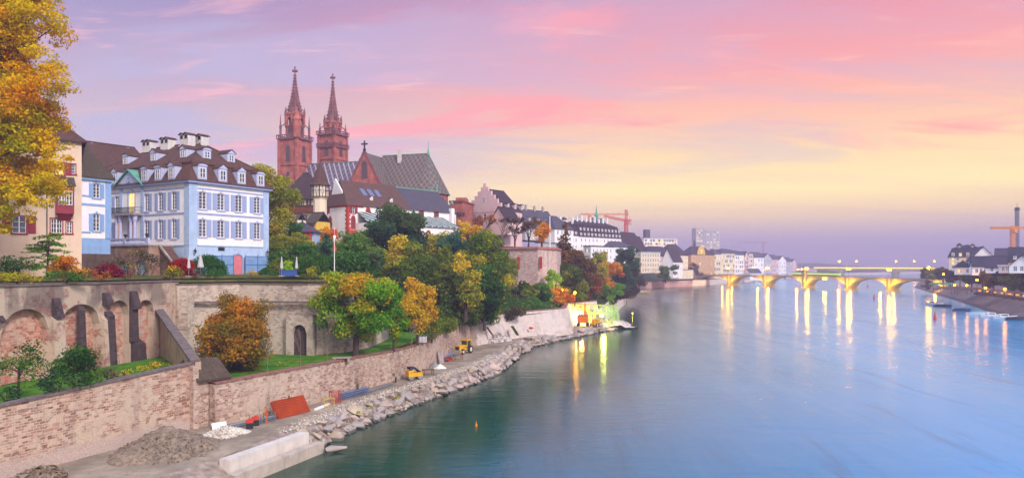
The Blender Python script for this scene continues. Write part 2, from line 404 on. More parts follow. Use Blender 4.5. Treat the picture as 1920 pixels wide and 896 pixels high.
# ------------------------------------------------------------------ water
def water_mat():
    m, t, b, o = new_mat('river_water'); tcn = t.node('ShaderNodeTexCoord'); ob = tcn.outputs['Object']
    sx = t.node('ShaderNodeSeparateXYZ'); t.l.new(ob, sx.inputs[0])
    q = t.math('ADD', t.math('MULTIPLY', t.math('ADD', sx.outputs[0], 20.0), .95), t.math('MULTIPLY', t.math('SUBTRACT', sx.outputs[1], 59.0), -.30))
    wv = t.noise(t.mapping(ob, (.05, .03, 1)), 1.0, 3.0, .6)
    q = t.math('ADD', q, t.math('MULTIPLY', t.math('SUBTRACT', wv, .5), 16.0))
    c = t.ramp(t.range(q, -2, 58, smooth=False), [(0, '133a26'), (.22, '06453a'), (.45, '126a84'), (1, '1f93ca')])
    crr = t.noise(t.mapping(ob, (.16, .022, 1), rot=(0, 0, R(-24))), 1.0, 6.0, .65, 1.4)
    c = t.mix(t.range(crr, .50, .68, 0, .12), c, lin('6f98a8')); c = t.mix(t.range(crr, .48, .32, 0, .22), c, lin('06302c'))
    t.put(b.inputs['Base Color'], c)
    b.inputs['IOR'].default_value = 1.33; b.inputs['Specular IOR Level'].default_value = .44
    big = t.noise(t.mapping(ob, (.035, .06, 1), rot=(0, 0, R(25))), 1.0, 4.0, .6, 1.2)
    med = t.noise(t.mapping(ob, (.22, .55, 1), rot=(0, 0, R(22))), 1.0, 4.0, .6, .8)
    fin = t.noise(t.mapping(ob, (.9, 2.2, 1), rot=(0, 0, R(12))), 1.0, 3.0, .6)
    calm = t.range(big, .40, .62, .25, 1.0)
    cur = t.noise(t.mapping(ob, (.11, .016, 1), rot=(0, 0, R(-22))), 1.0, 6.0, .62, 1.0)
    t.put(b.inputs['Roughness'], t.range(cur, .42, .60, .15, .185))
    h = t.math('ADD', t.math('MULTIPLY', med, t.range(cur, .40, .62, .4, .6)), t.math('MULTIPLY', t.math('MULTIPLY', fin, calm), .16))
    h = t.math('ADD', h, t.math('MULTIPLY', big, .6))
    bn = t.node('ShaderNodeBump'); bn.inputs['Strength'].default_value = .24; bn.inputs['Distance'].default_value = .35
    t.put(bn.inputs['Height'], h); t.l.new(bn.outputs[0], b.inputs['Normal'])
    return m
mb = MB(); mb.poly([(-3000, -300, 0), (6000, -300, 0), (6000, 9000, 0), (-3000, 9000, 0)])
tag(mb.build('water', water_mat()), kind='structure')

# ------------------------------------------------------------------ terrain
def cum(pts):
    out = [0.0]
    for a, b in zip(pts, pts[1:]): out.append(out[-1] + math.hypot(b[0] - a[0], b[1] - a[1]))
    return out
def resample(pts, step):
    c = cum(pts); n = max(2, int(c[-1] / step) + 1); res = []
    for i in range(n):
        d = c[-1] * i / (n - 1); k = max(j for j in range(len(c)) if c[j] <= d + 1e-9); k = min(k, len(pts) - 2)
        f = (d - c[k]) / max(1e-9, c[k + 1] - c[k])
        res.append(tuple(a + (b - a) * f for a, b in zip(pts[k], pts[k + 1])))
    return res
def sstep(x, a, b):
    t = min(1, max(0, (x - a) / (b - a))); return t * t * (3 - 2 * t)

LB = [(-47, 20), (-37, 52), (-30.2, 69.5), (-28.6, 70), (-22.5, 81), (-15.8, 98.3), (-12.4, 112.6), (-10.8, 128), (-8.2, 142), (0.5, 158), (12.8, 173.5), (13.6, 180), (15, 192), (24, 206), (35, 260), (52, 340), (71, 466), (99, 568), (150, 640), (178, 672), (300, 890), (460, 1165), (700, 1500), (1300, 2100)]
def lz(y, o):
    """ground height o metres inland of the left bank's wall line"""
    if y < 69: return 5.9 + .02 * (y - 52)
    if y < 330:
        base = 5.4 + (y - 70) * .012; f = sstep(y, 94, 122)
        return base + f * sstep(o, 7, 36) * (22 - base) - sstep(y, 176, 200) * (1 - sstep(o, 0, 10)) * 2.5
    if y < 640: return 4.0 + sstep(o, 8, 60) * 14
    return 5.0 + sstep(o, 10, 90) * 9
offs = [.25, 2, 5, 8, 11, 14, 18, 22, 27, 32, 38, 46, 60, 90, 150, 300, 900]
dl = resample(LB[:19], 4.0) + LB[19:]
def ground_loft(name, line, offs, dirv, zf, mat):
    mb = MB(); n = len(offs); vs = []
    for (x, y) in line:
        for o in offs: vs.append((x + dirv[0] * o, y + dirv[1] * o, zf(y, o)))
    fs = [(i * n + j, (i + 1) * n + j, (i + 1) * n + j + 1, i * n + j + 1) for i in range(len(line) - 1) for j in range(n - 1)]
    mb.add(vs, fs); return tag(mb.build(name, mat, smooth=True), kind='structure')
ground_loft('hillside', dl, offs, (-.96, .28), lz, m_hill)
# the bank's own face below the ground, from the quay onwards
mb = MB()
for a, b in zip(dl, dl[1:]):
    if a[1] > 205: mb.quad((a[0] + 1.2, a[1] - .3, -1), (b[0] + 1.2, b[1] - .3, -1), (b[0] - .2, b[1], lz(b[1], 0) + .02), (a[0] - .2, a[1], lz(a[1], 0) + .02))
tag(mb.build('river_bank', m_quay), kind='structure')

RB = [(118, 60), (140, 175), (163, 233), (171, 256), (219, 358), (256, 440), (290, 512), (330, 600), (480, 860), (900, 1500), (1500, 2100)]
rl = resample(RB[:8], 8.0) + RB[8:]
def rz_(y, o):
    if o < .5: return -.6
    if o < 1.6: return .9
    if o < 3: return .95
    if o < 14: return 5.3
    return 5.35 + sstep(o, 40, 160) * 2
ground_loft('right_bank', rl, [0, .8, 2.6, 11, 13, 20, 60, 200, 900], (.96, -.28), rz_, M('embankment_stone', '6f6266', .95, .25, .4, bump=.5, dirt=.4))
# paved promenade strip behind the embankment
mb = MB()
for a, b in zip(rl, rl[1:]):
    if b[1] > 640: break
    q = [(a, 11.6), (b, 11.6), (b, 24), (a, 24)]
    mb.poly([(p[0] + .96 * o, p[1] - .28 * o, 5.36) for p, o in q])
tag(mb.build('promenade', M('promenade_paving', '8c7a70', .9, .15, .5)), kind='structure')

# hills that close the river far away
mb = MB(); hp = []
for i in range(41):
    x = -600 + i * 110; hp.append((x, 2300 + 120 * math.sin(i * .7), max(2, 30 - 3.0 * abs(i - 12)) + 3 * math.sin(i * 1.9) + 2 * math.sin(i * 4.1)))
for a, b in zip(hp, hp[1:]):
    mb.quad((a[0], a[1] - 260, 0), (b[0], b[1] - 260, 0), b, a); mb.quad(a, b, (b[0], b[1] + 300, 0), (a[0], a[1] + 300, 0))
tag(mb.build('hills', M('far_hills', '3b4238', .95, .2, .01), smooth=True), kind='structure')

# ------------------------------------------------------------------ walls along the river
def loft_wall(name, label, pts, zb, zt, th, mat, cop=(.16, .14), n=3.0, batter=0.0, copmat=None):
    """wall along pts (x, y); zb, zt functions of the running fraction; the seen face is on the right-hand side of the run"""
    line = resample(pts, n); c = cum(line); Ltot = c[-1]; mb = MB(); tp = MB()
    nor = []
    for i in range(len(line)):
        a, b = line[max(0, i - 1)], line[min(len(line) - 1, i + 1)]; d = math.hypot(b[0] - a[0], b[1] - a[1])
        nor.append(((b[1] - a[1]) / d, -(b[0] - a[0]) / d))
    def pt(i, o, z): return (line[i][0] + nor[i][0] * o, line[i][1] + nor[i][1] * o, z)
    for i in range(len(line) - 1):
        j = i + 1; f0, f1 = c[i] / Ltot, c[j] / Ltot
        b0, b1, t0, t1 = zb(f0), zb(f1), zt(f0), zt(f1); k0, k1 = batter * (t0 - b0), batter * (t1 - b1)
        mb.add([pt(i, k0, b0), pt(j, k1, b1), pt(j, 0, t1), pt(i, 0, t0)], [(0, 1, 2, 3)], 0, [[(c[i], b0), (c[j], b1), (c[j], t1), (c[i], t0)]])
        mb.add([pt(i, -th, b0), pt(j, -th, b1), pt(j, -th, t1), pt(i, -th, t0)], [(3, 2, 1, 0)], 0, [[(c[i], t0), (c[j], t1), (c[j], b1), (c[i], b0)]])
        e, hgt = cop
        mb_ = [pt(i, e, t0), pt(j, e, t1), pt(j, -th - e, t1), pt(i, -th - e, t0), pt(i, e, t0 + hgt), pt(j, e, t1 + hgt), pt(j, -th - e, t1 + hgt), pt(i, -th - e, t0 + hgt)]
        tp.add(mb_, [(0, 3, 2, 1), (4, 5, 6, 7), (0, 1, 5, 4), (2, 3, 7, 6)])
    for i in (0, len(line) - 1):
        f = c[i] / Ltot; mb.quad(pt(i, batter * (zt(f) - zb(f)), zb(f)), pt(i, 0, zt(f)), pt(i, -th, zt(f)), pt(i, -th, zb(f)))
    root = tag(mb.build(name, mat), label, 'wall'); tp.build('coping', copmat or m_cop, root); return root

loft_wall('river_wall', 'pink brick river wall with plastered foot beside the gravel heap', [(-44.5, 28), (-37, 52), (-30.2, 69.5)], lambda f: 1.2, lambda f: 5.7 + 2.1 * f, .6, m_pink, batter=.03)
loft_wall('embankment_wall', 'mottled stone wall behind the orange formwork stack, curving along the path', [(-28.5, 70), (-22.5, 81), (-15.8, 98.3), (-12.4, 112.6), (-10.8, 128), (-8.2, 142)],
          lambda f: 1.2, lambda f: 5.75 + .15 * math.sin(f * 9) + 1.1 * sstep(f, .5, 1), .7, m_brickwall, batter=.04, copmat=M('reddish_coping', '8b6157', .9, .25, 1.5, bump=.4))
loft_wall('quay_wall', 'pale battered ashlar wall running to the floodlit building site', [(-8.0, 142.3), (-4, 151), (2.2, 161.5), (12.6, 173.5), (13.4, 180), (14.8, 192), (23.8, 206)],
          lambda f: 1.0, lambda f: 6.9 + .5 * f, .8, m_quay, batter=.28, copmat=MATS['reddish_coping'])

# ------------------------------------------------------------------ the building-site path, gravel shoulder
E = [(-32, 28), (-25.2, 46), (-19.8, 58.9), (-18.2, 67.6), (-15.6, 79), (-9.7, 95), (-4.7, 108), (-1.3, 119.5), (.8, 137), (4.5, 155), (15.5, 176.6), (33, 206)]
El = resample(E, 2.0)
def en(i):
    a, b = El[max(0, i - 1)], El[min(len(El) - 1, i + 1)]; d = math.hypot(b[0] - a[0], b[1] - a[1]); return (-(b[1] - a[1]) / d, (b[0] - a[0]) / d)
mb = MB(); mg = MB()
for i in range(len(El) - 1):
    q = []
    for k in (i, i + 1):
        nn = en(k); x, y = El[k]; wz = [random.uniform(-.3, .3) for _ in range(2)] if False else (0, 0)
        q.append([(x + nn[0] * o, y + nn[1] * o, z) for o, z in ((-1.0, -.9), (.6, .25), (2.1, 1.35), (3.2, 1.72), (34, 1.72))])
    for j in (0, 1, 2): mg.quad(q[0][j], q[1][j], q[1][j + 1], q[0][j + 1])
    mb.quad(q[0][3], q[1][3], q[1][4], q[0][4])
PATH_EDGE = 3.2
tag(mg.build('gravel_bank', m_earth, smooth=True), kind='structure')
mb = MB()       # path sheet between the shoulder and the walls
WL = [(-49, 20), (-37.3, 52), (-30.4, 69.5), (-28.8, 70), (-22.7, 81), (-16, 98.3), (-12.6, 112.6), (-11, 128), (-8.4, 142.6), (-4.2, 151.3), (2.0, 161.7), (12.4, 173.7), (13.2, 180), (14.6, 192), (23.5, 206)]
n = 60; A = resample(WL, .5)[::1]; B = [(El[i][0] + en(i)[0] * PATH_EDGE, El[i][1] + en(i)[1] * PATH_EDGE) for i in range(len(El))]
def at(line, f):
    k = f * (len(line) - 1); i = min(int(k), len(line) - 2); g = k - i
    return (line[i][0] + (line[i + 1][0] - line[i][0]) * g, line[i][1] + (line[i + 1][1] - line[i][1]) * g)
for i in range(n):
    a0, a1, b0, b1 = at(A, i / n), at(A, (i + 1) / n), at(B, i / n), at(B, (i + 1) / n)
    mb.poly([(b0[0], b0[1], 1.72), (b1[0], b1[1], 1.72), (a1[0], a1[1], 1.74), (a0[0], a0[1], 1.74)])
tag(mb.build('path', m_asph), kind='structure')

# lawns: sheets 1 dm over the hillside base
mb = MB()
lw = [(-28.9, 70.6), (-23.2, 81.2), (-16.6, 98.4), (-13.1, 112.7), (-11.8, 122), (-19, 122), (-20.6, 110), (-26, 92.6), (-36, 95.4), (-40.6, 90.6), (-34, 79), (-31, 71)]
mb.poly([(x, y, lz(y, 2) + .13 if y >= 69 else 6) for x, y in lw]); tag(mb.build('lawn', m_lawn), kind='structure')
mb = MB(); mb.poly([(-44.5, 30, 5.55), (-37.8, 52, 5.95), (-31, 69.3, 6.35), (-41, 86.5, 6.5), (-45.6, 68, 6.3), (-53, 30, 5.7)]); tag(mb.build('lower_lawn', m_lawn), kind='structure')
# upper terrace: garden ground of the mansion
TER = [(-53.2, 30), (-41.7, 91), (-36.2, 96.4), (-25.2, 93.4), (-20.4, 100.2), (-19.4, 112), (-24, 124), (-40, 150), (-150, 160), (-150, 30)]
mb = MB(); mb.slab([(x, y, 15.3) for x, y in TER], .25); mb.slab([(-75, 60, 15.75), (-46, 84, 15.75), (-43.5, 95, 15.75), (-36, 100, 15.75), (-26, 98, 15.75), (-23, 112, 15.75), (-28, 124, 15.75), (-45, 146, 15.75), (-140, 150, 15.75), (-140, 60, 15.75)], .3)
tag(mb.build('garden_terrace', m_garden), kind='structure')

# ------------------------------------------------------------------ arcade wall of the upper terrace
def arch_wall(mb, s0, s1, z0, z1, arches, y0=0.0, depth=.8, back_mi=1, N=10, ztop=None, pointed=False):
    """front face (local y=y0) with arched recesses: arches = (centre, half width, springing z, floor z, rise)"""
    zt = ztop or (lambda s: z1)
    x = s0
    for (sc, hw, zs, zf, rise) in sorted(arches):
        if sc - hw > x: mb.poly([(x, y0, z0), (sc - hw, y0, z0), (sc - hw, y0, zt(sc - hw)), (x, y0, zt(x))])
        cur = []
        for k in range(N + 1):
            u = -1 + 2 * k / N; cur.append((sc + u * hw, zs + rise * (math.sqrt(max(0, 1 - u * u)) if not pointed else (1 - abs(u) ** 1.6))))
        if zf > z0 + 1e-3: mb.poly([(sc - hw, y0, z0), (sc + hw, y0, z0), (sc + hw, y0, zf), (sc - hw, y0, zf)])
        for (xa, za), (xb, zb_) in zip(cur, cur[1:]):
            mb.poly([(xa, y0, za), (xb, y0, zb_), (xb, y0, zt(xb)), (xa, y0, zt(xa))])
            mb.poly([(xa, y0, za), (xa, y0 + depth, za), (xb, y0 + depth, zb_), (xb, y0, zb_)])
            if back_mi is not None: mb.poly([(xa, y0 + depth, zf), (xb, y0 + depth, zf), (xb, y0 + depth, zb_), (xa, y0 + depth, za)], back_mi)
        for sx in (-1, 1):
            mb.poly([(sc + sx * hw, y0, zf), (sc + sx * hw, y0 + depth, zf), (sc + sx * hw, y0 + depth, zs), (sc + sx * hw, y0, zs)])
        x = sc + hw
    if s1 > x: mb.poly([(x, y0, z0), (s1, y0, z0), (s1, y0, zt(s1)), (x, y0, zt(x))])

AX, AY, AANG = -53.0, 32.0, math.atan2(91 - 32, -41.5 + 53.0)
ALEN = math.hypot(59, 11.5)
def sA(px): return on_line(AX, AY, AANG, px)
def dA(s): return AY + s * math.sin(AANG)
arc = thing('arcade_wall', 'weathered terrace wall with blind arches and dark buttresses under the garden', 'wall', (AX, AY, 0), AANG)
mb = MB(); ar = []
for pl, pr, yt in ((-112, -8, 582), (2, 92, 579), (113, 188, 570), (203, 243, 563), (257, 289, 562)):
    a, b = sA(pl), sA(pr); sc, hw = (a + b) / 2, (b - a) / 2; zt = ZY(yt, dA(sc)); rise = min(hw, 2.2); ar.append((sc, hw, zt - rise, 5.2, rise))
arch_wall(mb, 0, ALEN, 4.5, 15.15, ar, 0, .9, 1)
mb.box(0, ALEN, 1.0, 1.6, 4.5, 15.15)
mb.box(ALEN - .02, ALEN, 0, 1.4, 4.5, 15.15)
mb.build('masonry', [m_arc, m_infill], arc)
mb = MB(); mb.box(0, ALEN + .1, -.14, 1.7, 15.152, 15.32); mb.build('coping', m_cop, arc)
def buttress(px0, px1, ytop, ybot, out, cap=True, lean=.55):
    a, b = sA(px0), sA(px1); d = dA((a + b) / 2); zt, zb = ZY(ytop, d), max(5.0, ZY(ybot, d)); mb = MB()
    mb.slab([(a, -.02, zb), (a, -out, zb), (a, -out * lean, zt - .5), (a, -.02, zt)], b - a, 0, (1, 0, 0)); mb.build('buttress', m_darkstone, arc)
buttress(144, 156, 572, 655, .45); buttress(195, 208, 583, 700, .9); buttress(242, 254, 547, 640, .5); buttress(245, 262, 636, 700, 1.1, lean=.7)
for px0, px1, yt, yb, o in ((96, 109, 559, 597, .75), (191, 203, 549, 572, .7), (242, 254, 546, 580, .8), (-8, 1, 592, 606, .6)):
    a, b = sA(px0), sA(px1); d = dA(a); mb = MB(); zt, zb = ZY(yt, d), ZY(yb, d)
    mb.slab([(a, -.03, zt), (a, -.25, zt), (a, -o, zb + .25), (a, -o, zb), (a, -.03, zb)], b - a, 0, (1, 0, 0)); mb.build('slab_cap', m_darkstone, arc)
for pa, pb, out, yb in ((92, 113, .5, 735), (188, 203, .45, 700), (289, 300, .4, 650)):
    a, b = sA(pa), sA(pb); d = dA(a); mb = MB(); mb.slab([(a, -.02, 4.8), (a, -out * 2, 4.8), (a, -out, ZY(600, d)), (a, -.02, ZY(592, d))], b - a, 0, (1, 0, 0)); mb.build('pier', m_arc, arc)
# sloping wing wall from the arcade down to the river wall
mb = MB(); a = Vector((-42.2, 87.4, 0)); b = Vector((-30.3, 69.9, 0)); n2 = Vector((-(b - a).y, (b - a).x, 0)).normalized() * .5
mb.slab([(a.x, a.y, 4), (b.x, b.y, 4), (b.x, b.y, 7.9), (a.x, a.y, 11.7)], .55, 0, n2.normalized())
ww = tag(mb.build('wing_wall', M('beige_render', 'b39a86', .9, .15, .8, bump=.3, dirt=.5)), 'beige rendered wing wall with a dark sloping coping beside the tiled shed', 'wall')
mb = MB(); mb.bar((a.x, a.y, 11.85), (b.x, b.y, 8.05), .95, .22); mb.build('coping', m_cop, ww)
# masonry stub and shed roof between the two river walls
hut = thing('wall_shed', 'small lean-to shed with a mossy tiled roof between the river walls', 'shed', (-29.9, 70.3, 0), R(62))
mb = MB(); mb.box(-.9, 2.3, -.5, 2.2, 1.3, 6.4); mb.box(-1.5, -.9, -.8, 1.2, 1.3, 7.6); mb.build('wall', m_brickwall, hut)
mb = MB(); mb.slab([(-1.2, -1.0, 6.3), (2.8, -1.0, 6.2), (2.8, 1.0, 8.0), (-1.2, 1.0, 8.2)], .2); mb.slab([(-1.2, 1.0, 8.2), (2.8, 1.0, 8.0), (2.8, 2.9, 6.6), (-1.2, 2.9, 6.6)], .2)
mb.build('roof', tiles('mossy_tiles', '4a3c34', '5c4c40', moss=.7), hut)
mb = MB(); mb.bar((2.7, -.8, 4.8), (2.7, -.8, 6.1), .12); mb.build('post', m_dark, hut)

# bastion part of the upper terrace wall
def bz(f): return 5.0
bw = loft_wall('bastion_wall', 'pale rubble bastion wall below the mansion garden, with an arched niche', [(-41.3, 90.2), (-39.6, 93.2), (-36, 96), (-30.5, 94.8), (-25, 93), (-21.8, 96), (-20, 100), (-19, 112), (-23.5, 124)],
               bz, lambda f: 14.75, .8, m_bast, batter=.035, n=2.0)
mb = MB()
for (x0, y0), (x1, y1) in (((-40.2, 91.3), (-36, 95.4)), ((-36, 95.4), (-25, 92.4)), ((-25, 92.4), (-21.4, 95.6))): mb.bar((x0, y0, 12.5), (x1, y1, 12.5), .5, .22)
mb.build('ledge', m_cop, bw)
# blind niche
mb = MB(); nr = Matrix.Translation((-27.0, 92.75, 5.3)) @ Matrix.Rotation(R(-15), 4, 'Z'); mb.T = nr
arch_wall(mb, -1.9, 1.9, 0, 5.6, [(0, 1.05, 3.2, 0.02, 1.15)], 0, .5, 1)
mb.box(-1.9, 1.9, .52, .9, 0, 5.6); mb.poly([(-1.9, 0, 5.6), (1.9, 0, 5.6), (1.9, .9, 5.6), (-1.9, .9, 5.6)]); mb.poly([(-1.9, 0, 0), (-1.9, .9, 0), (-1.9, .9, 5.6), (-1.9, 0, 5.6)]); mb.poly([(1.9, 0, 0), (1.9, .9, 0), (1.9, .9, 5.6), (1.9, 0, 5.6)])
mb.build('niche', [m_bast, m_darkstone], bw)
# corner buttress and dark recess panel left of the bastion
mb = MB(); mb.slab([(-41.2, 89.6, 4.6), (-39.6, 89.2, 4.6), (-39.9, 90.2, 14.4), (-41.2, 90.4, 14.4)], 1.2, 0, (.2, .95, 0)); mb.build('buttress', m_bast, bw)

# Pfalz: high brick terrace behind the trees
def block(name, label, cat, pts, z0, z1, mat, cop=None, copname='coping'):
    mb = MB(); mb.slab([(x, y, z1) for x, y in pts], z1 - z0); r = tag(mb.build(name, mat), label, cat)
    if cop:
        c = Vector((sum(p[0] for p in pts) / len(pts), sum(p[1] for p in pts) / len(pts)))
        mb = MB(); mb.slab([tuple((Vector(p) - c) * (1 + .5 / (Vector(p) - c).length) + c) + (z1 + .62,) for p in pts], .6); mb.build(copname, cop, r)
    return r
m_pfalz = masonry('terrace_masonry', ['a07c74', 'ba988e', 'd0b6ac', 'ac8c84'], 'd6c8be', .6, .3, 'd4beb4', .5, .6, .45, '4a3c3e')
pf = block('terrace_wall', 'tall pink brick terrace wall carrying bare trees above the river', 'wall', [(PX(938, 196), 196), (PX(1008, 191), 191), (PX(1044, 199), 199), (PX(1056, 225), 225), (PX(940, 225), 225)], 3, 21.6, m_pfalz, M('terrace_parapet', 'a06a60', .9, .2, 1.0, dirt=.3), 'parapet')
mb = MB(); mb.slab([(PX(938, 195) , 195.2, 12.8), (PX(1008.5, 190.2), 190.2, 12.8), (PX(1045, 198.6), 198.6, 12.8), (PX(1044, 200), 200, 12.8), (PX(938, 197), 197, 12.8)], 9); mb.build('plinth', m_pfalz, pf)
for px in (972, 1014):
    mb = MB(); v = P(px, 500, 191.2 if px > 1000 else 193.6); mb.box(v.x - .35, v.x + .35, v.y - .5, v.y, 16.5, 19.6); mb.build('red_anchor', M('red_stone', '94302c', .9), pf)
# ------------------------------------------------------------------ building kit
g_dark = glass('window_glass'); g_lit = glow('lit_window', 'ffd36a', 1.5); g_lit2 = glow('warm_window', 'ffb45a', .9); g_cool = glow('pale_lit_window', 'fff0b8', 1.1)
m_wfr = M('window_paint', 'e6e2e0', .6, .04)
WC = {}
def pane_mesh(w_, h_, st):
    key = ('p', round(w_, 2), round(h_, 2), st.get('glass', 'window_glass'), st.get('frame', 'window_paint'), st.get('arch'), st.get('simple', 0), st.get('depth', .14), st.get('nx', 2), st.get('nz', 3))
    if key in WC: return WC[key]
    d = st.get('depth', .14); gm = MATS.get(st.get('glass', 'window_glass')); fm = MATS[st.get('frame', 'window_paint')]
    nx, nz = st.get('nx', 2), st.get('nz', 3); fb = st.get('fb', .08)
    p = MB(); p.quad((-w_ / 2, d, 0), (w_ / 2, d, 0), (w_ / 2, d, h_), (-w_ / 2, d, h_))
    f = p if st.get('simple') else MB(); mi = 1 if st.get('simple') else 0
    y0, y1 = d - .06, d - .004
    f.box(-w_ / 2, -w_ / 2 + fb, y0, y1, 0, h_, mi); f.box(w_ / 2 - fb, w_ / 2, y0, y1, 0, h_, mi)
    f.box(-w_ / 2 + fb, w_ / 2 - fb, y0, y1, 0, fb, mi); f.box(-w_ / 2 + fb, w_ / 2 - fb, y0, y1, h_ - fb, h_, mi)
    for i in range(1, nx): x = -w_ / 2 + w_ * i / nx; t = .06 if i * 2 == nx else .03; f.box(x - t, x + t, y0 + .005, y1, fb, h_ - fb, mi)
    for i in range(1, nz): z = h_ * i / nz; f.box(-w_ / 2 + fb, w_ / 2 - fb, y0 + .012, y1 - .002, z - .025, z + .025, mi)
    r = (p.mesh('window', [gm, fm]), None if st.get('simple') else f.mesh('frame', fm)); WC[key] = r; return r
def sur_mesh(w_, h_, st):
    mt, sw = st['sur']; key = ('s', round(w_, 2), round(h_, 2), mt, sw, st.get('arch'))
    if key in WC: return WC[key]
    m = MB(); o = -.045; i_ = .02
    m.box(-w_ / 2 - sw, -w_ / 2, o, i_, 0, h_); m.box(w_ / 2, w_ / 2 + sw, o, i_, 0, h_); m.box(-w_ / 2 - sw - .08, w_ / 2 + sw + .08, o - .1, i_, -.2, 0)
    if st.get('arch') == 'seg':
        n = 8; hw = w_ / 2 + sw; top = []
        for k in range(n + 1): u = -1 + 2 * k / n; top.append((u * hw, h_ + sw * .7 + .16 * (1 - u * u)))
        m.slab([(-hw, o, h_ - .001)] + [(hw, o, h_ - .001)] + [(x, o, z) for x, z in reversed(top)], .08, 0, (0, 1, 0))
        m.box(-.09, .09, o - .1, o, h_ + .08, h_ + sw + .3)
    else: m.box(-w_ / 2 - sw, w_ / 2 + sw, o, i_, h_, h_ + sw)
    WC[key] = m.mesh('surround', MATS[mt]); return WC[key]
def shut_mesh(w_, h_, mt):
    key = ('sh', round(w_, 2), round(h_, 2), mt)
    if key in WC: return WC[key]
    m = MB(); m.box(0, w_, -.075, -.02, -.03, h_ + .05); nl = 9
    for i in range(nl): z = h_ * (i + .5) / nl; m.box(.06, w_ - .06, -.095, -.076, z - h_ / nl * .3, z + h_ / nl * .3)
    WC[key] = m.mesh('shutter', MATS[mt]); return WC[key]

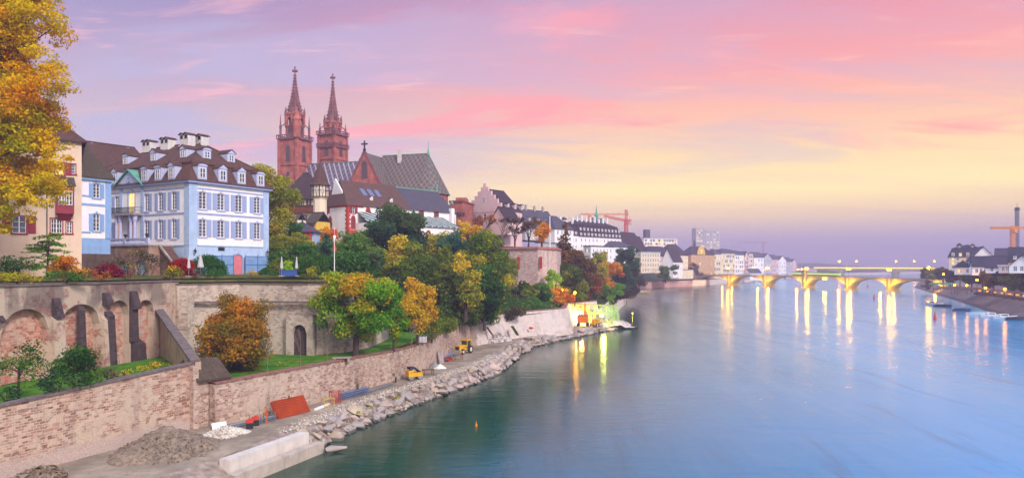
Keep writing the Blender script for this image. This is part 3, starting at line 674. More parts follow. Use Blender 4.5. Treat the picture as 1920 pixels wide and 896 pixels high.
class House:
    def __init__(s, name, label, cat, xc, D, rz, z0, ze, L=None, W=10.0, xr=None, xl=None, group=None, X=None):
        s.rz = R(rz); s.D = D; s.X = PX(xc, D) if X is None else X; s.z0 = z0
        s.L = L if L else on_line(s.X, D, s.rz, xr); s.W = W if xl is None else on_line(s.X, D, s.rz + math.pi / 2, xl)
        s.h = ze - z0; s.root = thing(name, label, cat, (s.X, D, z0), s.rz, group); s.holes = {k: [] for k in 'frlb'}; s.tri = []
    def zl(s, y, sd='f', at=0.0):
        """local height of photo row y, for a point `at` metres along side f (or l)"""
        d = s.D + at * math.sin(s.rz) if sd == 'f' else s.D + at * math.cos(s.rz)
        return ZY(y, d) - s.z0
    def s_px(s, px, sd='f'): return on_line(s.X, s.D, s.rz if sd == 'f' else s.rz + math.pi / 2, px)
    def loc(s, sd, u, y, z):
        return {'f': (u, y, z), 'r': (s.L - y, u, z), 'l': (y, s.W - u, z), 'b': (s.L - u, s.W - y, z)}[sd]
    def rot(s, sd): return {'f': 0, 'r': math.pi / 2, 'l': -math.pi / 2, 'b': math.pi}[sd]
    def place(s, me, name, sd, u, y, z, parent=None): return inst(name, me, parent or s.root, s.loc(sd, u, y, z), s.rot(sd))
    def win(s, sd, u, z, w_, h_, **st):
        s.holes[sd].append((u - w_ / 2, u + w_ / 2, z, z + h_, st.get('depth', .14)))
        p, f = pane_mesh(w_, h_, st); o = s.place(p, st.get('name', 'window'), sd, u, 0, z)
        if f is not None: inst('frame', f, o)
        if st.get('sur'): inst('surround', sur_mesh(w_, h_, st), o)
        if st.get('shut'):
            sw = st.get('sw', w_ * .48); gap = st['sur'][1] + .02 if st.get('sur') else .03; me = shut_mesh(sw, h_, st['shut'])
            for k in ((-1, 1) if not st.get('one') else (st['one'],)):
                q = s.place(me, 'shutter', sd, u + (w_ / 2 + gap if k > 0 else -w_ / 2 - gap - sw), 0, z)
        return o
    def grid(s, sd, zs, n, w_, h_, m0=.8, m1=None, lit=0.0, **st):
        Ls = s.L if sd in 'fb' else s.W; m1 = m0 if m1 is None else m1
        for z in zs:
            for i in range(n):
                u = m0 + (Ls - m0 - m1) * (i + .5) / n; q = dict(st)
                if lit and random.random() < lit: q['glass'] = random.choice(['lit_window', 'warm_window', 'pale_lit_window'])
                s.win(sd, u, z, w_, h_, **q)
    def gable(s, sd, h): s.tri.append((sd, h))
    def walls(s, mat, base=None, base_mat=None):
        mb = MB(); mats = [mat] + ([base_mat] if base_mat else [])
        for sd in 'frlb':
            Ls = s.L if sd in 'fb' else s.W; hs = s.holes[sd]
            us = sorted({0, Ls} | {x for h in hs for x in h[:2]}); zs = sorted({0, s.h} | ({base} if base else set()) | {x for h in hs for x in h[2:4]})
            us = [u for u in us if -1e-6 <= u <= Ls + 1e-6]; zs = [z for z in zs if -1e-6 <= z <= s.h + 1e-6]
            for i in range(len(us) - 1):
                for j in range(len(zs) - 1):
                    cu, cz = (us[i] + us[i + 1]) / 2, (zs[j] + zs[j + 1]) / 2
                    if any(h[0] < cu < h[1] and h[2] < cz < h[3] for h in hs): continue
                    mb.quad(*[s.loc(sd, u, 0, z) for u, z in ((us[i], zs[j]), (us[i + 1], zs[j]), (us[i + 1], zs[j + 1]), (us[i], zs[j + 1]))], mi=1 if base and cz < base else 0)
            for a, b, c, d, dep in hs:
                for (p, q) in (((a, c), (a, d)), ((a, d), (b, d)), ((b, d), (b, c)), ((b, c), (a, c))):
                    mb.quad(s.loc(sd, p[0], 0, p[1]), s.loc(sd, p[0], dep, p[1]), s.loc(sd, q[0], dep, q[1]), s.loc(sd, q[0], 0, q[1]))
            for sd2, gh in s.tri:
                if sd2 == sd: mb.poly([s.loc(sd, 0, 0, s.h), s.loc(sd, Ls, 0, s.h), s.loc(sd, Ls / 2, 0, s.h + gh)])
        s.wall = mb.build('wall', mats, s.root); return s.wall
    def part(s, name, mb, mats, parent=None): return mb.build(name, mats, parent or s.root)
    def box(s, name, sd, u0, u1, y0, y1, z0, z1, mat, parent=None):
        mb = MB(); a = s.loc(sd, u0, y0, z0); b = s.loc(sd, u1, y1, z1)
        mb.box(min(a[0], b[0]), max(a[0], b[0]), min(a[1], b[1]), max(a[1], b[1]), z0, z1); return mb.build(name, mat, parent or s.root)
    def hip(s, h, mat, ov=.4, inset=None, axis=None, z=None, mat2=None):
        """hipped roof; inset: distance of the ridge ends from the eaves"""
        L, W, z = s.L, s.W, s.h if z is None else z; mb = MB(); axis = axis or ('x' if L >= W else 'y')
        e = [(-ov, -ov, z - .05), (L + ov, -ov, z - .05), (L + ov, W + ov, z - .05), (-ov, W + ov, z - .05)]
        if axis == 'x': i_ = W / 2 if inset is None else inset; a, b = (i_, W / 2, z + h), (L - i_, W / 2, z + h); fs = [(0, 1, 5, 4), (1, 2, 5), (2, 3, 4, 5), (3, 0, 4)]
        else: i_ = L / 2 if inset is None else inset; a, b = (L / 2, i_, z + h), (L / 2, W - i_, z + h); fs = [(0, 1, 4), (1, 2, 5, 4), (2, 3, 5), (3, 0, 4, 5)]
        mb.add(e + [a, b], fs + [(3, 2, 1, 0)]); mb.add([(x, y, z - .3) for x, y, _ in e] + e, [(0, 1, 5, 4), (1, 2, 6, 5), (2, 3, 7, 6), (3, 0, 4, 7)])
        s.roof = mb.build('roof', mat, s.root); s.ridge(a, b, mat2 or mat); return s.roof
    def ridge(s, a, b, mat):
        if (Vector(a) - Vector(b)).length > .5: mb = MB(); mb.tube([Vector(a), Vector(b)], .17, 6); mb.build('ridge_cap', mat, s.roof)
    def saddle(s, h, mat, ov=.4, axis='x', t=.22, z=None):
        L, W, z = s.L, s.W, s.h if z is None else z; mb = MB()
        if axis == 'x':
            k = h / (W / 2); lo = z - ov * k
            mb.slab([(-ov, -ov, lo), (L + ov, -ov, lo), (L + ov, W / 2, z + h), (-ov, W / 2, z + h)], t); mb.slab([(-ov, W / 2, z + h), (L + ov, W / 2, z + h), (L + ov, W + ov, lo), (-ov, W + ov, lo)], t)
            a, b = (-ov, W / 2, z + h), (L + ov, W / 2, z + h)
        else:
            k = h / (L / 2); lo = z - ov * k
            mb.slab([(-ov, -ov, lo), (L / 2, -ov, z + h), (L / 2, W + ov, z + h), (-ov, W + ov, lo)], t); mb.slab([(L / 2, -ov, z + h), (L + ov, -ov, lo), (L + ov, W + ov, lo), (L / 2, W + ov, z + h)], t)
            a, b = (L / 2, -ov, z + h), (L / 2, W + ov, z + h)
        s.roof = mb.build('roof', mat, s.root); s.ridge(a, b, mat); return s.roof
    def dormer(s, sd, u, y, z, w_, h_, d, wall, roof, kind='gable', glassn='window_glass', frame='window_paint', cheek=None, shut=None):
        key = ('d', round(w_, 2), round(h_, 2), round(d, 2), wall.name, roof.name, kind)
        if key not in WC:
            m = MB(); m.box(-w_ / 2, w_ / 2, 0, d, -.3, h_, 0)
            r = .42 * w_ if kind == 'gable' else .25 * w_
            if kind in ('gable', 'arch'):
                n = 6; hw = w_ / 2 + .12
                top = [(-hw, h_), (0, h_ + r), (hw, h_)] if kind == 'gable' else [(math.cos(math.pi - math.pi * k / n) * hw, h_ + math.sin(math.pi * k / n) * r) for k in range(n + 1)]
                m.slab([(x, .0, z) for x, z in top], .12, 0, (0, -1, 0))
                for (xa, za), (xb, zb) in zip(top, top[1:]): m.slab([(xa, -.22, za + .03), (xb, -.22, zb + .03), (xb, d + .8, zb + .03), (xa, d + .8, za + .03)], -.1, 1)
            else: m.slab([(-w_ / 2 - .12, -.25, h_), (w_ / 2 + .12, -.25, h_), (w_ / 2 + .12, d + .6, h_ + .5), (-w_ / 2 - .12, d + .6, h_ + .5)], -.1, 1)
            WC[key] = m.mesh('dormer', [wall, roof])
        o = s.place(WC[key], 'dormer', sd, u, y, z)
        p, f = pane_mesh(w_ * .62, h_ * .74, dict(depth=-.02, simple=1, nx=2, nz=2, glass=glassn, frame=frame)); inst('window', p, o, (0, 0, h_ * .12))
        return o
    def chimney(s, x, y, z0, z1, w_=.9, d=.7, mat=None, cap=True):
        mb = MB(); mb.box(x - w_ / 2, x + w_ / 2, y - d / 2, y + d / 2, z0, z1)
        if cap: mb.box(x - w_ / 2 - .08, x + w_ / 2 + .08, y - d / 2 - .08, y + d / 2 + .08, z1, z1 + .15); mb.box(x - w_ / 3, x + w_ / 3, y - d / 3, y + d / 3, z1 + .15, z1 + .5)
        return mb.build('chimney', mat or m_white, getattr(s, 'roof', s.root))

def gothic(h, sd, u, z, w_, hh, mat_g, mat_s, sw=.22, name='window'):
    """pointed window standing proud of the wall: tracery pane and stone surround"""
    key = ('g', round(w_, 2), round(hh, 2), mat_g.name, mat_s.name)
    if key not in WC:
        def out(w2, h2, z2):
            pts = [(-w2 / 2, z2)]; zs = z2 + h2 - w2 * .9
            for k in range(7): t = k / 6; pts.append((-w2 / 2 + w2 / 2 * (1 - math.cos(t * math.pi / 2)), zs + w2 * .9 * math.sin(t * math.pi / 2)))
            return pts + [(-x, z_) for x, z_ in reversed(pts[:-1])]
        p = MB(); p.slab([(x, -.04, z_) for x, z_ in reversed(out(w_, hh, 0))], .06, 0, (0, 1, 0))
        r = MB(); a, b = out(w_ + 2 * sw, hh + sw * 1.6, -.02), out(w_, hh, 0)
        for i in range(len(a) - 1): r.slab([(a[i][0], -.12, a[i][1]), (b[i][0], -.12, b[i][1]), (b[i + 1][0], -.12, b[i + 1][1]), (a[i + 1][0], -.12, a[i + 1][1])], .14, 0, (0, 1, 0))
        r.box(-.04, .04, -.08, -.041, 0, hh * .8); WC[key] = (p.mesh('window', mat_g), r.mesh('surround', mat_s))
    o = h.place(WC[key][0], name, sd, u, 0, z); inst('surround', WC[key][1], o); return o

# colours
M('blue_paint', '88a8d2', .7, .08, dirt=.2); M('pale_blue_paint', 'b0c4e0', .75, .07, dirt=.28); M('shutter_blue', '98a6cc', .6, .05); M('red_paint', '8e2f3c', .6, .08); M('dark_red_paint', '7c2a2c', .7, .1)
M('white_render', 'eee8e6', .85, .05, .5, dirt=.18); M('cream_render', 'e0cdb4', .85, .06, .5, dirt=.12); M('pink_render', 'dcbcae', .85, .07, .5, dirt=.2); M('rose_render', 'd8b6b4', .85, .06, .4, dirt=.15)
M('grey_render', 'b9b2b6', .85, .07, .4, dirt=.15); M('yellow_render', 'd8b04a', .85, .06, .5, dirt=.12); M('timber_brown', '4a3026', .8, .2, 2.0); M('balcony_wood', '8a4a2a', .75, .2, 1.5)
M('red_sandstone', 'a65e52', .9, .28, .5, bump=.4, dirt=.75); M('red_quoin', 'b04030', .85, .15, 1.0); M('copper_green', '5f9a86', .7, .15, 1.0); M('slate_grey', '46424e', .6, .15, .8); M('leaded_glass', '3a2a30', .3, .3, 3.0, spec=.6)
M('rust_glass', '7a3a34', .5, .2, 3.0); M('beige_house_render', 'dcc0a8', .88, .05, .5, dirt=.22); M('lilac_trim', 'b6bad6', .75, .06)
t_brown = tiles('brown_tiles', '4c3430', '5e423a'); t_dark = tiles('dark_tiles', '3a2c30', '4a383a'); t_plum = tiles('plum_tiles', '35262e', '44323a'); t_slate = tiles('slate_tiles', '45404c', '55505c'); t_moss = tiles('moss_tiles', '4a4038', '54483c', moss=.6)
t_min = diamond_tiles('minster_tiles', '48423f', '837f76', '7a443a', 1.7, 2.5, .10); t_nave = diamond_tiles('nave_tiles', '544c58', 'a89eac', '6d6470', 1.9, 3.4, .13, False); t_green = diamond_tiles('cloister_tiles', '1f4a42', 'f0f2ee', '2e3432', 2.4, 2.6, .14, False)
GT = 15.75

# ------------------------------------------------------------------ the blue and white mansion
h = House('mansion', 'large white mansion with blue shutters, blue quoins and a brown mansard roof', 'mansion', 355, 110, 60, GT, 30.0, L=15.0, W=27.0)
mz = lambda y, d=110.0: ZY(y, d) - GT
zg0, zg1, zf0, zf1 = 5.85, 8.45, 10.1, 12.65
st = dict(sur=('lilac_trim', .09), arch='seg', shut='shutter_blue', nx=2, nz=5)
for px in (380, 414, 447.5, 482):
    u = h.s_px(px); h.win('f', u, zg0, 1.3, zg1 - zg0, sw=.78, **st); h.win('f', u, zf0, 1.3, zf1 - zf0, sw=.78, **st)
for t_, lit in ((3.6, 0), (6.9, 0), (10.4, 0), (18.2, 1), (21.2, 0), (24.2, 0)):
    u = h.W - t_
    h.win('l', u, zg0 - .25, 1.15, zg1 - zg0 + .25, sw=.7, **dict(st, glass='warm_window' if lit else 'window_glass')); h.win('l', u, zf0 - .1, 1.15, zf1 - zf0 + .1, sw=.7, **st)
ud = h.W - 14.3
h.win('l', ud, zf0 - .35, 1.5, 3.3, sur=('lilac_trim', .35), arch='seg', glass='lit_window', nx=2, nz=4)
h.win('l', ud, 4.7, 1.6, 3.6, sur=('lilac_trim', .3), arch='seg', glass='doorway_glow' if glow('doorway_glow', 'd8641e', .8) else '', nx=2, nz=3, frame='timber_brown', name='door')
h.walls(MATS['white_render'], 4.55, MATS['pale_blue_paint'])
def quoins(sd, u0, u1, lab='quoins'):
    mb = MB(); n = 24; zt = h.h - .1
    for i in range(n):
        z0, z1 = 4.5 + (zt - 4.5) * i / n + .035, 4.5 + (zt - 4.5) * (i + 1) / n - .035; a = h.loc(sd, u0, -.1, z0); b = h.loc(sd, u1, .04, z1)
        mb.box(min(a[0], b[0]), max(a[0], b[0]), min(a[1], b[1]), max(a[1], b[1]), z0, z1)
    a = h.loc(sd, u0 + .02, -.06, 4.5); b = h.loc(sd, u1 - .02, .03, zt); mb.box(min(a[0], b[0]), max(a[0], b[0]), min(a[1], b[1]), max(a[1], b[1]), 0.02, zt)
    mb.build(lab, MATS['pale_blue_paint'], h.root)
quoins('f', -.1, 1.35); quoins('f', 14.0, 15.1); quoins('l', 25.9, 26.98); quoins('l', ud + 2.4, ud + 3.2); quoins('l', ud - 3.2, ud - 2.4)
for sd, Ls in (('f', h.L), ('l', h.W)):
    h.box('string_course', sd, 1.36 if sd == 'f' else .1, Ls - (1.12 if sd == 'f' else 1.15), -.09, .02, 9.25, 9.5, MATS['shutter_blue']); h.box('frieze', sd, .1, Ls - .1, -.07, .02, 13.1, 13.3, MATS['shutter_blue'])
    h.box('plinth_course', sd, 1.36 if sd == 'f' else .1, Ls - 1.15, -.11, .02, 4.42, 4.6, MATS['pale_blue_paint'])
mb = MB(); mb.box(-.55, h.L + .55, -.55, h.W + .55, h.h - .3, h.h); mb.build('cornice', MATS['shutter_blue'], h.root)
mb = MB(); L, W, z = h.L, h.W, h.h
fr = lambda i, zz: [(i, i, zz), (L - i, i, zz), (L - i, W - i, zz), (i, W - i, zz)]
a, b, c = fr(-.7, z), fr(1.35, z + 3.1), fr(1.0, z + 3.1)
mb.add(a + b, [(0, 1, 5, 4), (1, 2, 6, 5), (2, 3, 7, 6), (3, 0, 4, 7), (3, 2, 1, 0)])
h.roof = mb.build('roof', tiles('mansion_tiles', '4d3430', '64453c'), h.root)
mb = MB(); zr = z + 7.4; mb.add(c + [(L / 2, L / 2, zr), (L / 2, W - L / 2, zr)], [(0, 1, 4), (1, 2, 5, 4), (2, 3, 5), (3, 0, 4, 5), (3, 2, 1, 0)]); mb.add([(x, y, z + 2.85) for x, y, _ in c] + c, [(0, 1, 5, 4), (1, 2, 6, 5), (2, 3, 7, 6), (3, 0, 4, 7)])
mb.build('upper_roof', MATS['mansion_tiles'], h.roof); h.ridge((L / 2, L / 2, zr), (L / 2, W - L / 2, zr), MATS['mansion_tiles'])
for q, e in (((1.0, 1.0, z + 3.12), (L / 2, L / 2, zr)), ((L - 1, 1.0, z + 3.12), (L / 2, L / 2, zr)), ((1, W - 1, z + 3.12), (L / 2, W - L / 2, zr))): mb = MB(); mb.tube([q, e], .13, 6); mb.build('hip_cap', MATS['brown_tiles'], h.roof)
dw = MATS['lilac_trim']
for k, (sd, us) in enumerate((('f', (1.9, 5.6, 9.2, 13.0)), ('l', (h.W - 3.6, h.W - 6.9, h.W - 10.3, h.W - 18.2, h.W - 21.2, h.W - 24.3)))):
    for i, u in enumerate(us): h.dormer(sd, u, -.5, z + .3, 1.6, 2.0, 2.4, dw, MATS['mansion_tiles'], ('arch', 'gable', 'gable', 'arch')[i % 4] if k == 0 else ('gable', 'arch', 'arch')[i % 3])
for sd, us in (('f', (5.0, 9.6)), ('l', (h.W - 5.0, h.W - 12.5, h.W - 20.0))):
    for u in us: h.dormer(sd, u, 2.5, z + 4.0, 1.5, 1.4, 2.4, dw, MATS['mansion_tiles'], 'arch' if u < 9 else 'gable')
# chimneys with twin arched cowls
for (x, y) in ((L / 2 + .3, L / 2 + .2), (L / 2 - 1.6, L / 2 + 1.0), (L / 2 - .6, L / 2 + 7.5), (L / 2 - .6, L / 2 + 12.5)):
    zr = z + 6.2
    ch = MB(); ch.box(x - .7, x + .7, y - 1.05, y + 1.05, zr - 1.6, zr + 1.5); ch.box(x - .9, x + .9, y - 1.2, y + 1.2, zr + .35, zr + .5); co = ch.build('chimney', M('chimney_white', 'd0cac6', .85, .1, 1.0, dirt=.5), h.roof)
    cw = MB()
    for k in (-.55, .55):
        n = 6
        pts = [(y + k + .5 * math.cos(math.pi * i / n), zr + 1.9 + .52 * math.sin(math.pi * i / n)) for i in range(n + 1)] + [(y + k - .5, zr + 1.5), (y + k + .5, zr + 1.5)]
        cw.slab([(x - .72, p, q) for p, q in pts], 1.44, 0, (1, 0, 0))
        ins = [(y + k + .33 * math.cos(math.pi * i / n), zr + 1.88 + .33 * math.sin(math.pi * i / n)) for i in range(n + 1)] + [(y + k - .33, zr + 1.55), (y + k + .33, zr + 1.55)]
        cw.slab([(x - .74, p, q) for p, q in ins], .03, 1, (1, 0, 0))
        rf = [(y + k + .62 * s_, zr + 2.28 + .3 * (1 - abs(s_))) for s_ in (-1, 0, 1)]
        for (p, q), (p2, q2) in zip(rf, rf[1:]): cw.slab([(x - .95, p, q), (x + .95, p, q), (x + .95, p2, q2), (x - .95, p2, q2)], .1, 2)
    cw.build('cowl', [MATS['chimney_white'], m_dark, MATS['mansion_tiles']], co)
# entrance bay: pediment, balcony, columns
pd = MB(); y0 = -.5; u0, u1 = ud - 3.5, ud + 3.5
q = [h.loc('l', u, y0, zz) for u, zz in ((u0, z - .1), (u1, z - .1), (ud, z + 2.3))]; pd.slab(q, 1.6, 0, (1, 0, 0)); po = pd.build('pediment', dw, h.root)
pr = MB(); n = 5
for ua, ub, s_ in ((u0 - .3, ud, 0), (ud, u1 + .3, 1)):
    za, zb = (z - .05, z + 2.55) if s_ == 0 else (z + 2.55, z - .05)
    pr.slab([h.loc('l', ua, y0 - .35, za), h.loc('l', ub, y0 - .35, zb), h.loc('l', ub, 2.6, zb), h.loc('l', ua, 2.6, za)], .18)
pr.build('pediment_roof', MATS['copper_green'], po)
rd = MB(); cpt = h.loc('l', ud, y0 - .02, z + .85); rd.T = Matrix.Translation(cpt) @ Matrix.Rotation(R(-90), 4, 'Y'); rd.lathe([(.5, 0), (.5, .08), (.34, .1), (.34, .02)], 14); rd.build('roundel', MATS['shutter_blue'], po)
h.box('balcony', 'l', ud - 3.0, ud + 3.0, -1.6, 0, zf0 - .75, zf0 - .45, m_stone)
rl_ = MB()
for k in range(31):
    u = ud - 2.95 + 5.9 * k / 30; a = h.loc('l', u, -1.5, zf0 - .45); rl_.box(a[0] - .025, a[0] + .025, a[1] - .025, a[1] + .025, zf0 - .45, zf0 + .5)
for zz in (zf0 + .5, zf0 - .3): rl_.bar(h.loc('l', ud - 2.98, -1.5, zz), h.loc('l', ud + 2.98, -1.5, zz), .07)
for e in (-2.97, 2.97): rl_.bar(h.loc('l', ud + e, -1.5, zf0 + .5), h.loc('l', ud + e, -.05, zf0 + .5), .07); rl_.bar(h.loc('l', ud + e, -1.5, zf0), h.loc('l', ud + e, -.05, zf0), .05)
rl_.build('balcony_railing', m_dark, h.root)
for e in (-2.4, -1.35, 1.35, 2.4):
    cm = MB(); a = h.loc('l', ud + e, -1.0, 0); cm.lathe([(.36, 4.6), (.36, 4.9), (.27, 5.0), (.23, 8.3), (.34, 8.6), (.38, 9.33)], 10, a[:2]); cm.build('column', MATS['lilac_trim'], h.root)
# basement door, vent, fence, lanterns
dm = M('pink_door', 'd47a80', .7, .08, 1.5); u = h.s_px(445); mb = MB(); mb.slab([(u + x, -.05, zz) for x, zz in ((-.85, .05), (.85, .05), (.85, 2.6), (.6, 3.0), (0, 3.2), (-.6, 3.0), (-.85, 2.6))], .1, 0, (0, 1, 0))
for k in range(-3, 4): mb.box(u + k * .24 - .012, u + k * .24 + .012, -.07, -.05, .1, 2.6)
do = mb.build('door', dm, h.root); mb = MB()
for (xa, za), (xb, zb) in zip(((-.95, 0), (-.95, 2.65), (-.68, 3.12), (0, 3.36), (.68, 3.12), (.95, 2.65)), ((-.95, 2.65), (-.68, 3.12), (0, 3.36), (.68, 3.12), (.95, 2.65), (.95, 0))): mb.bar((u + xa, -.07, za), (u + xb, -.07, zb), .2, .2)
mb.build('surround', MATS['shutter_blue'], do)
u = h.s_px(415); h.box('vent', 'f', u - .6, u + .6, -.04, .02, 3.75, 4.3, m_dark)
fe = thing('garden_fence', 'tall blue metal fence along the base of the mansion', 'fence', h.root.location, h.rz)
def fence_run(a, b):
    mb = MB(); mb.box(a, b, -.475, -.425, .05, 2.9); mb.build('mesh_panel', M('fence_panel', '7b9cc8', .6, .12, 1.0), fe)
    mb = MB(); n = max(1, int((b - a) / 1.7))
    for i in range(n + 1): x = a + (b - a) * i / n; mb.box(x - .05, x + .05, -.56, -.476, 0, 3.15)
    mb.bar((a, -.5, 2.95), (b, -.5, 2.95), .08); mb.bar((a, -.52, 1.6), (b, -.52, 1.6), .06); mb.build('post', M('fence_blue', '4f73a8', .5, .1), fe)
uu = h.s_px(445); fence_run(3.2, uu - 1.15); fence_run(uu + 1.15, h.L - .1)
def lantern(name, label, loc, rz, grp):
    t = thing(name, label, 'wall lantern', loc, rz, grp); mb = MB(); mb.bar((0, 0, 0), (0, -.5, .35), .05); mb.bar((0, -.5, .35), (0, -.5, .6), .05); mb.build('bracket', m_dark, t)
    mb = MB(); mb.lathe([(.08, -.35), (.2, .0), (.22, .02)], 6, (0, -.5)); mb.build('lamp_glass', glass('lantern_glass', '5a5a58'), t); mb = MB(); mb.lathe([(.26, .02), (.05, .25), (.03, .35)], 6, (0, -.5)); mb.build('cap', m_dark, t); return t
mw = h.root
mroot_M = Matrix.Translation(mw.location) @ Matrix.Rotation(h.rz, 4, 'Z')
lantern('wall_lantern', 'black wall lantern at the mansion corner above the hedge', mroot_M @ Vector((.6, -.1, 3.6)), h.rz, 'mansion lanterns')
lantern('wall_lantern', 'black wall lantern at the far end of the blue mansion base', mroot_M @ Vector((14.4, -.1, 3.6)), h.rz, 'mansion lanterns')

# terrace with balustrade and stair before the entrance
te = thing('entrance_terrace', 'stone entrance terrace with a white balustrade and vaulted base beside the mansion', 'terrace', mw.location, h.rz)
mb = MB(); ta, tb = h.W - 3.4, h.W - 19.5      # along side l
def lb(t, o, zz): return (-o, t, zz)           # t metres from the corner along the left face, o metres out
m_ter = masonry('terrace_base', ['6d544a', '8d6a5c', 'ac8672', '7c6056'], 'a08a7c', .5, .26, 'b09a86', .5, .6, .6, '4a3c38')
mb.T = None
T0, T1, OUT = 3.6, 20.0, 4.2
tm = Matrix(((0, -1, 0, -OUT), (1, 0, 0, 0), (0, 0, 1, 0), (0, 0, 0, 1))) @ Matrix.Identity(4)
tm = Matrix.Translation((-OUT, 0, 0)) @ Matrix.Rotation(R(-90), 4, 'Z')     # x -> -t
mb.T = tm
arch_wall(mb, -T1, -T0, 0, 4.35, [(-5.6, 1.35, 1.3, .02, .95), (-9.9, 1.2, 1.3, .3, .85), (-14.4, 1.2, 1.3, .3, .85), (-18, .9, 1.3, .3, .8)], 0, .35, 1)
mb.T = None
mb.box(-OUT + .36, -.12, T0, T1, 0, 4.35); mb.box(-OUT, -OUT + .36, T0 - .01, T0, 0, 4.35)
mb.build('base', [m_ter, M('cellar_window', '8fa3b4', .4, .3, 3.0)], te)
mb = MB(); mb.box(-OUT - .15, -.13, T0 - .1, T1, 4.352, 4.55); mb.build('floor_slab', m_stone, te)
mb = MB(); mb.box(-OUT - .1, -OUT + .25, T0, T1, 5.35, 5.55); mb.box(-OUT - .1, -OUT + .25, T0, T1, 4.552, 4.7)
for t_ in (T0 + .2, 9.4, 14.6, 19.8): mb.box(-OUT - .12, -OUT + .28, t_ - .25, t_ + .25, 4.7, 5.349)
for t_ in [T0 + .7 + .36 * k for k in range(44)]:
    if min(abs(t_ - q) for q in (9.4, 14.6, 19.8)) > .35: mb.lathe([(.06, 4.7), (.12, 4.85), (.11, 4.95), (.05, 5.1), (.09, 5.3), (.09, 5.36)], 6, (-OUT + .07, t_))
mb.build('balustrade', MATS['lilac_trim'], te)
mb = MB()
for k in range(24): mb.box(-OUT + .3 , -.8, T0 - .12 - .27 * (k + 1), T0 - .12 - .27 * k, -.3, 4.4 - .18 * (k + 1)) if T0 - .12 - .27 * k > -3.5 and False else mb.box(-2.4 - 0 * k, -.75, T0 - .11 - .2 * (k + 1), T0 - .11 - .2 * k, .0, 4.35 - .17 * k)
mb.build('stair', M('stair_stone', '6b5048', .9, .2, 1.5, dirt=.3), te)
mb = MB(); mb.bar((-2.55, T0 - .1, 4.5), (-2.55, T0 - 4.9, .5), .3, .25); mb.build('stair_cheek', m_stone, te)
for k, (t_, lab) in enumerate(((9.4, 'dark stone urn on the balustrade, farther along the terrace'), (T0 + .5, 'dark stone urn on the balustrade end nearest the stair'))):
    v = mroot_M @ Vector((-OUT + .07, t_, 5.55)); u_ = MB(); u_.lathe([(.1, 0), (.16, .05), (.06, .15), (.28, .4), (.3, .5), (.2, .62)], 10); tag(u_.build('stone_urn', m_dark, None, v, smooth=True), lab, 'urn', 'urns on the terrace balustrade')

# ------------------------------------------------------------------ left neighbours of the mansion
h = House('annex_house', 'narrow white house with light blue quoins and base beside the cream house', 'house', 148, 102.2, 60, GT, 29.8, L=4.5, W=12)
for (px, ya, yb, blind) in ((163, 344, 366, 1), (181, 345, 371, 0), (161, 404, 434, 1), (181, 402, 433, 0)):
    u = h.s_px(px); za, zb = h.zl(yb, 'f', u), h.zl(ya, 'f', u)
    if blind: h.box('blind_window', 'f', u - .6, u + .55, -.04, .02, za, zb, M('blind_panel', 'e8e2ea', .8, .03)); h.box('blind_sill', 'f', u - .7, u + .65, -.09, -.041, za - .2, za, MATS['blue_paint'])
    else: h.win('f', u, za, .95, zb - za, sur=('blue_paint', .12), arch='seg', shut='blue_paint', sw=.5, nx=2, nz=4)
zb_ = h.zl(447, 'f', 3)
h.walls(MATS['white_render'], zb_, MATS['blue_paint'])
h.box('quoin', 'f', h.L - .75, h.L + .08, -.09, .03, zb_, h.h - .3, MATS['blue_paint']); h.box('string_course', 'f', 0, h.L - .76, -.08, .02, h.zl(386, 'f', 2), h.zl(382, 'f', 2), MATS['blue_paint'])
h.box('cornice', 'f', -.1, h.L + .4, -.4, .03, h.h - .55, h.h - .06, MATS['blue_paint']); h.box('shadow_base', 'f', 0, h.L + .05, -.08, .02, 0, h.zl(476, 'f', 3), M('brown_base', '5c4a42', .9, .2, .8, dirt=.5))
h.hip(4.6, t_moss, ov=.5, inset=2.2)
b2 = House('brown_roof_house', 'long house roof of dark brown tiles rising behind the annex', 'house', 120, 132, 55, GT, 33.0, L=20, W=14)
b2.walls(MATS['cream_render']); b2.hip(ZY(262, 140) - 33.0, t_brown, axis='x', inset=3.5)
for x in (8, 15): b2.chimney(x, 7, b2.h + 5, b2.h + 7.6, .8, .8, M('chimney_grey', 'a8a09c', .9))

h = House('cream_house', 'tall cream house with dark red shutters and a red bay, behind the yellow tree', 'house', 0, 87.4, 35, GT, 34.2, L=22.1, W=14, X=-77.0)
def cw(px, ya, yb, w_, **k): u = h.s_px(px); za = h.zl(yb, 'f', u); return h.win('f', u, za, w_, h.zl(ya, 'f', u) - za, **k)
cw(36, 405, 437, 1.5, sur=('red_paint', .12), shut='red_paint', sw=.95, nx=2, nz=3); cw(-30, 405, 437, 1.5, sur=('red_paint', .12), shut='red_paint', nx=2, nz=3); cw(68, 300, 330, 1.4, sur=('red_paint', .12), shut='red_paint', sw=.8, nx=2, nz=3)
cw(30, 300, 330, 1.4, sur=('red_paint', .12), shut='red_paint', sw=.8, nx=2, nz=3); cw(106, 410, 437, 1.3, sur=('red_paint', .14), nx=4, nz=3); cw(130, 416, 437, .65, sur=('red_paint', .12), nx=2, nz=3)
cw(112, 305, 328, 1.0, sur=('red_paint', .12), glass='lit_window', nx=2, nz=3, shut='red_paint', one=1, sw=.75); cw(137, 308, 326, .55, sur=('red_paint', .12), nx=1, nz=3)
h.walls(MATS['beige_house_render']); h.hip(7, t_brown, ov=.6)
ua, ub = h.s_px(104), h.s_px(138); zb, zt = h.zl(402, 'f', ub), h.zl(351, 'f', ub)
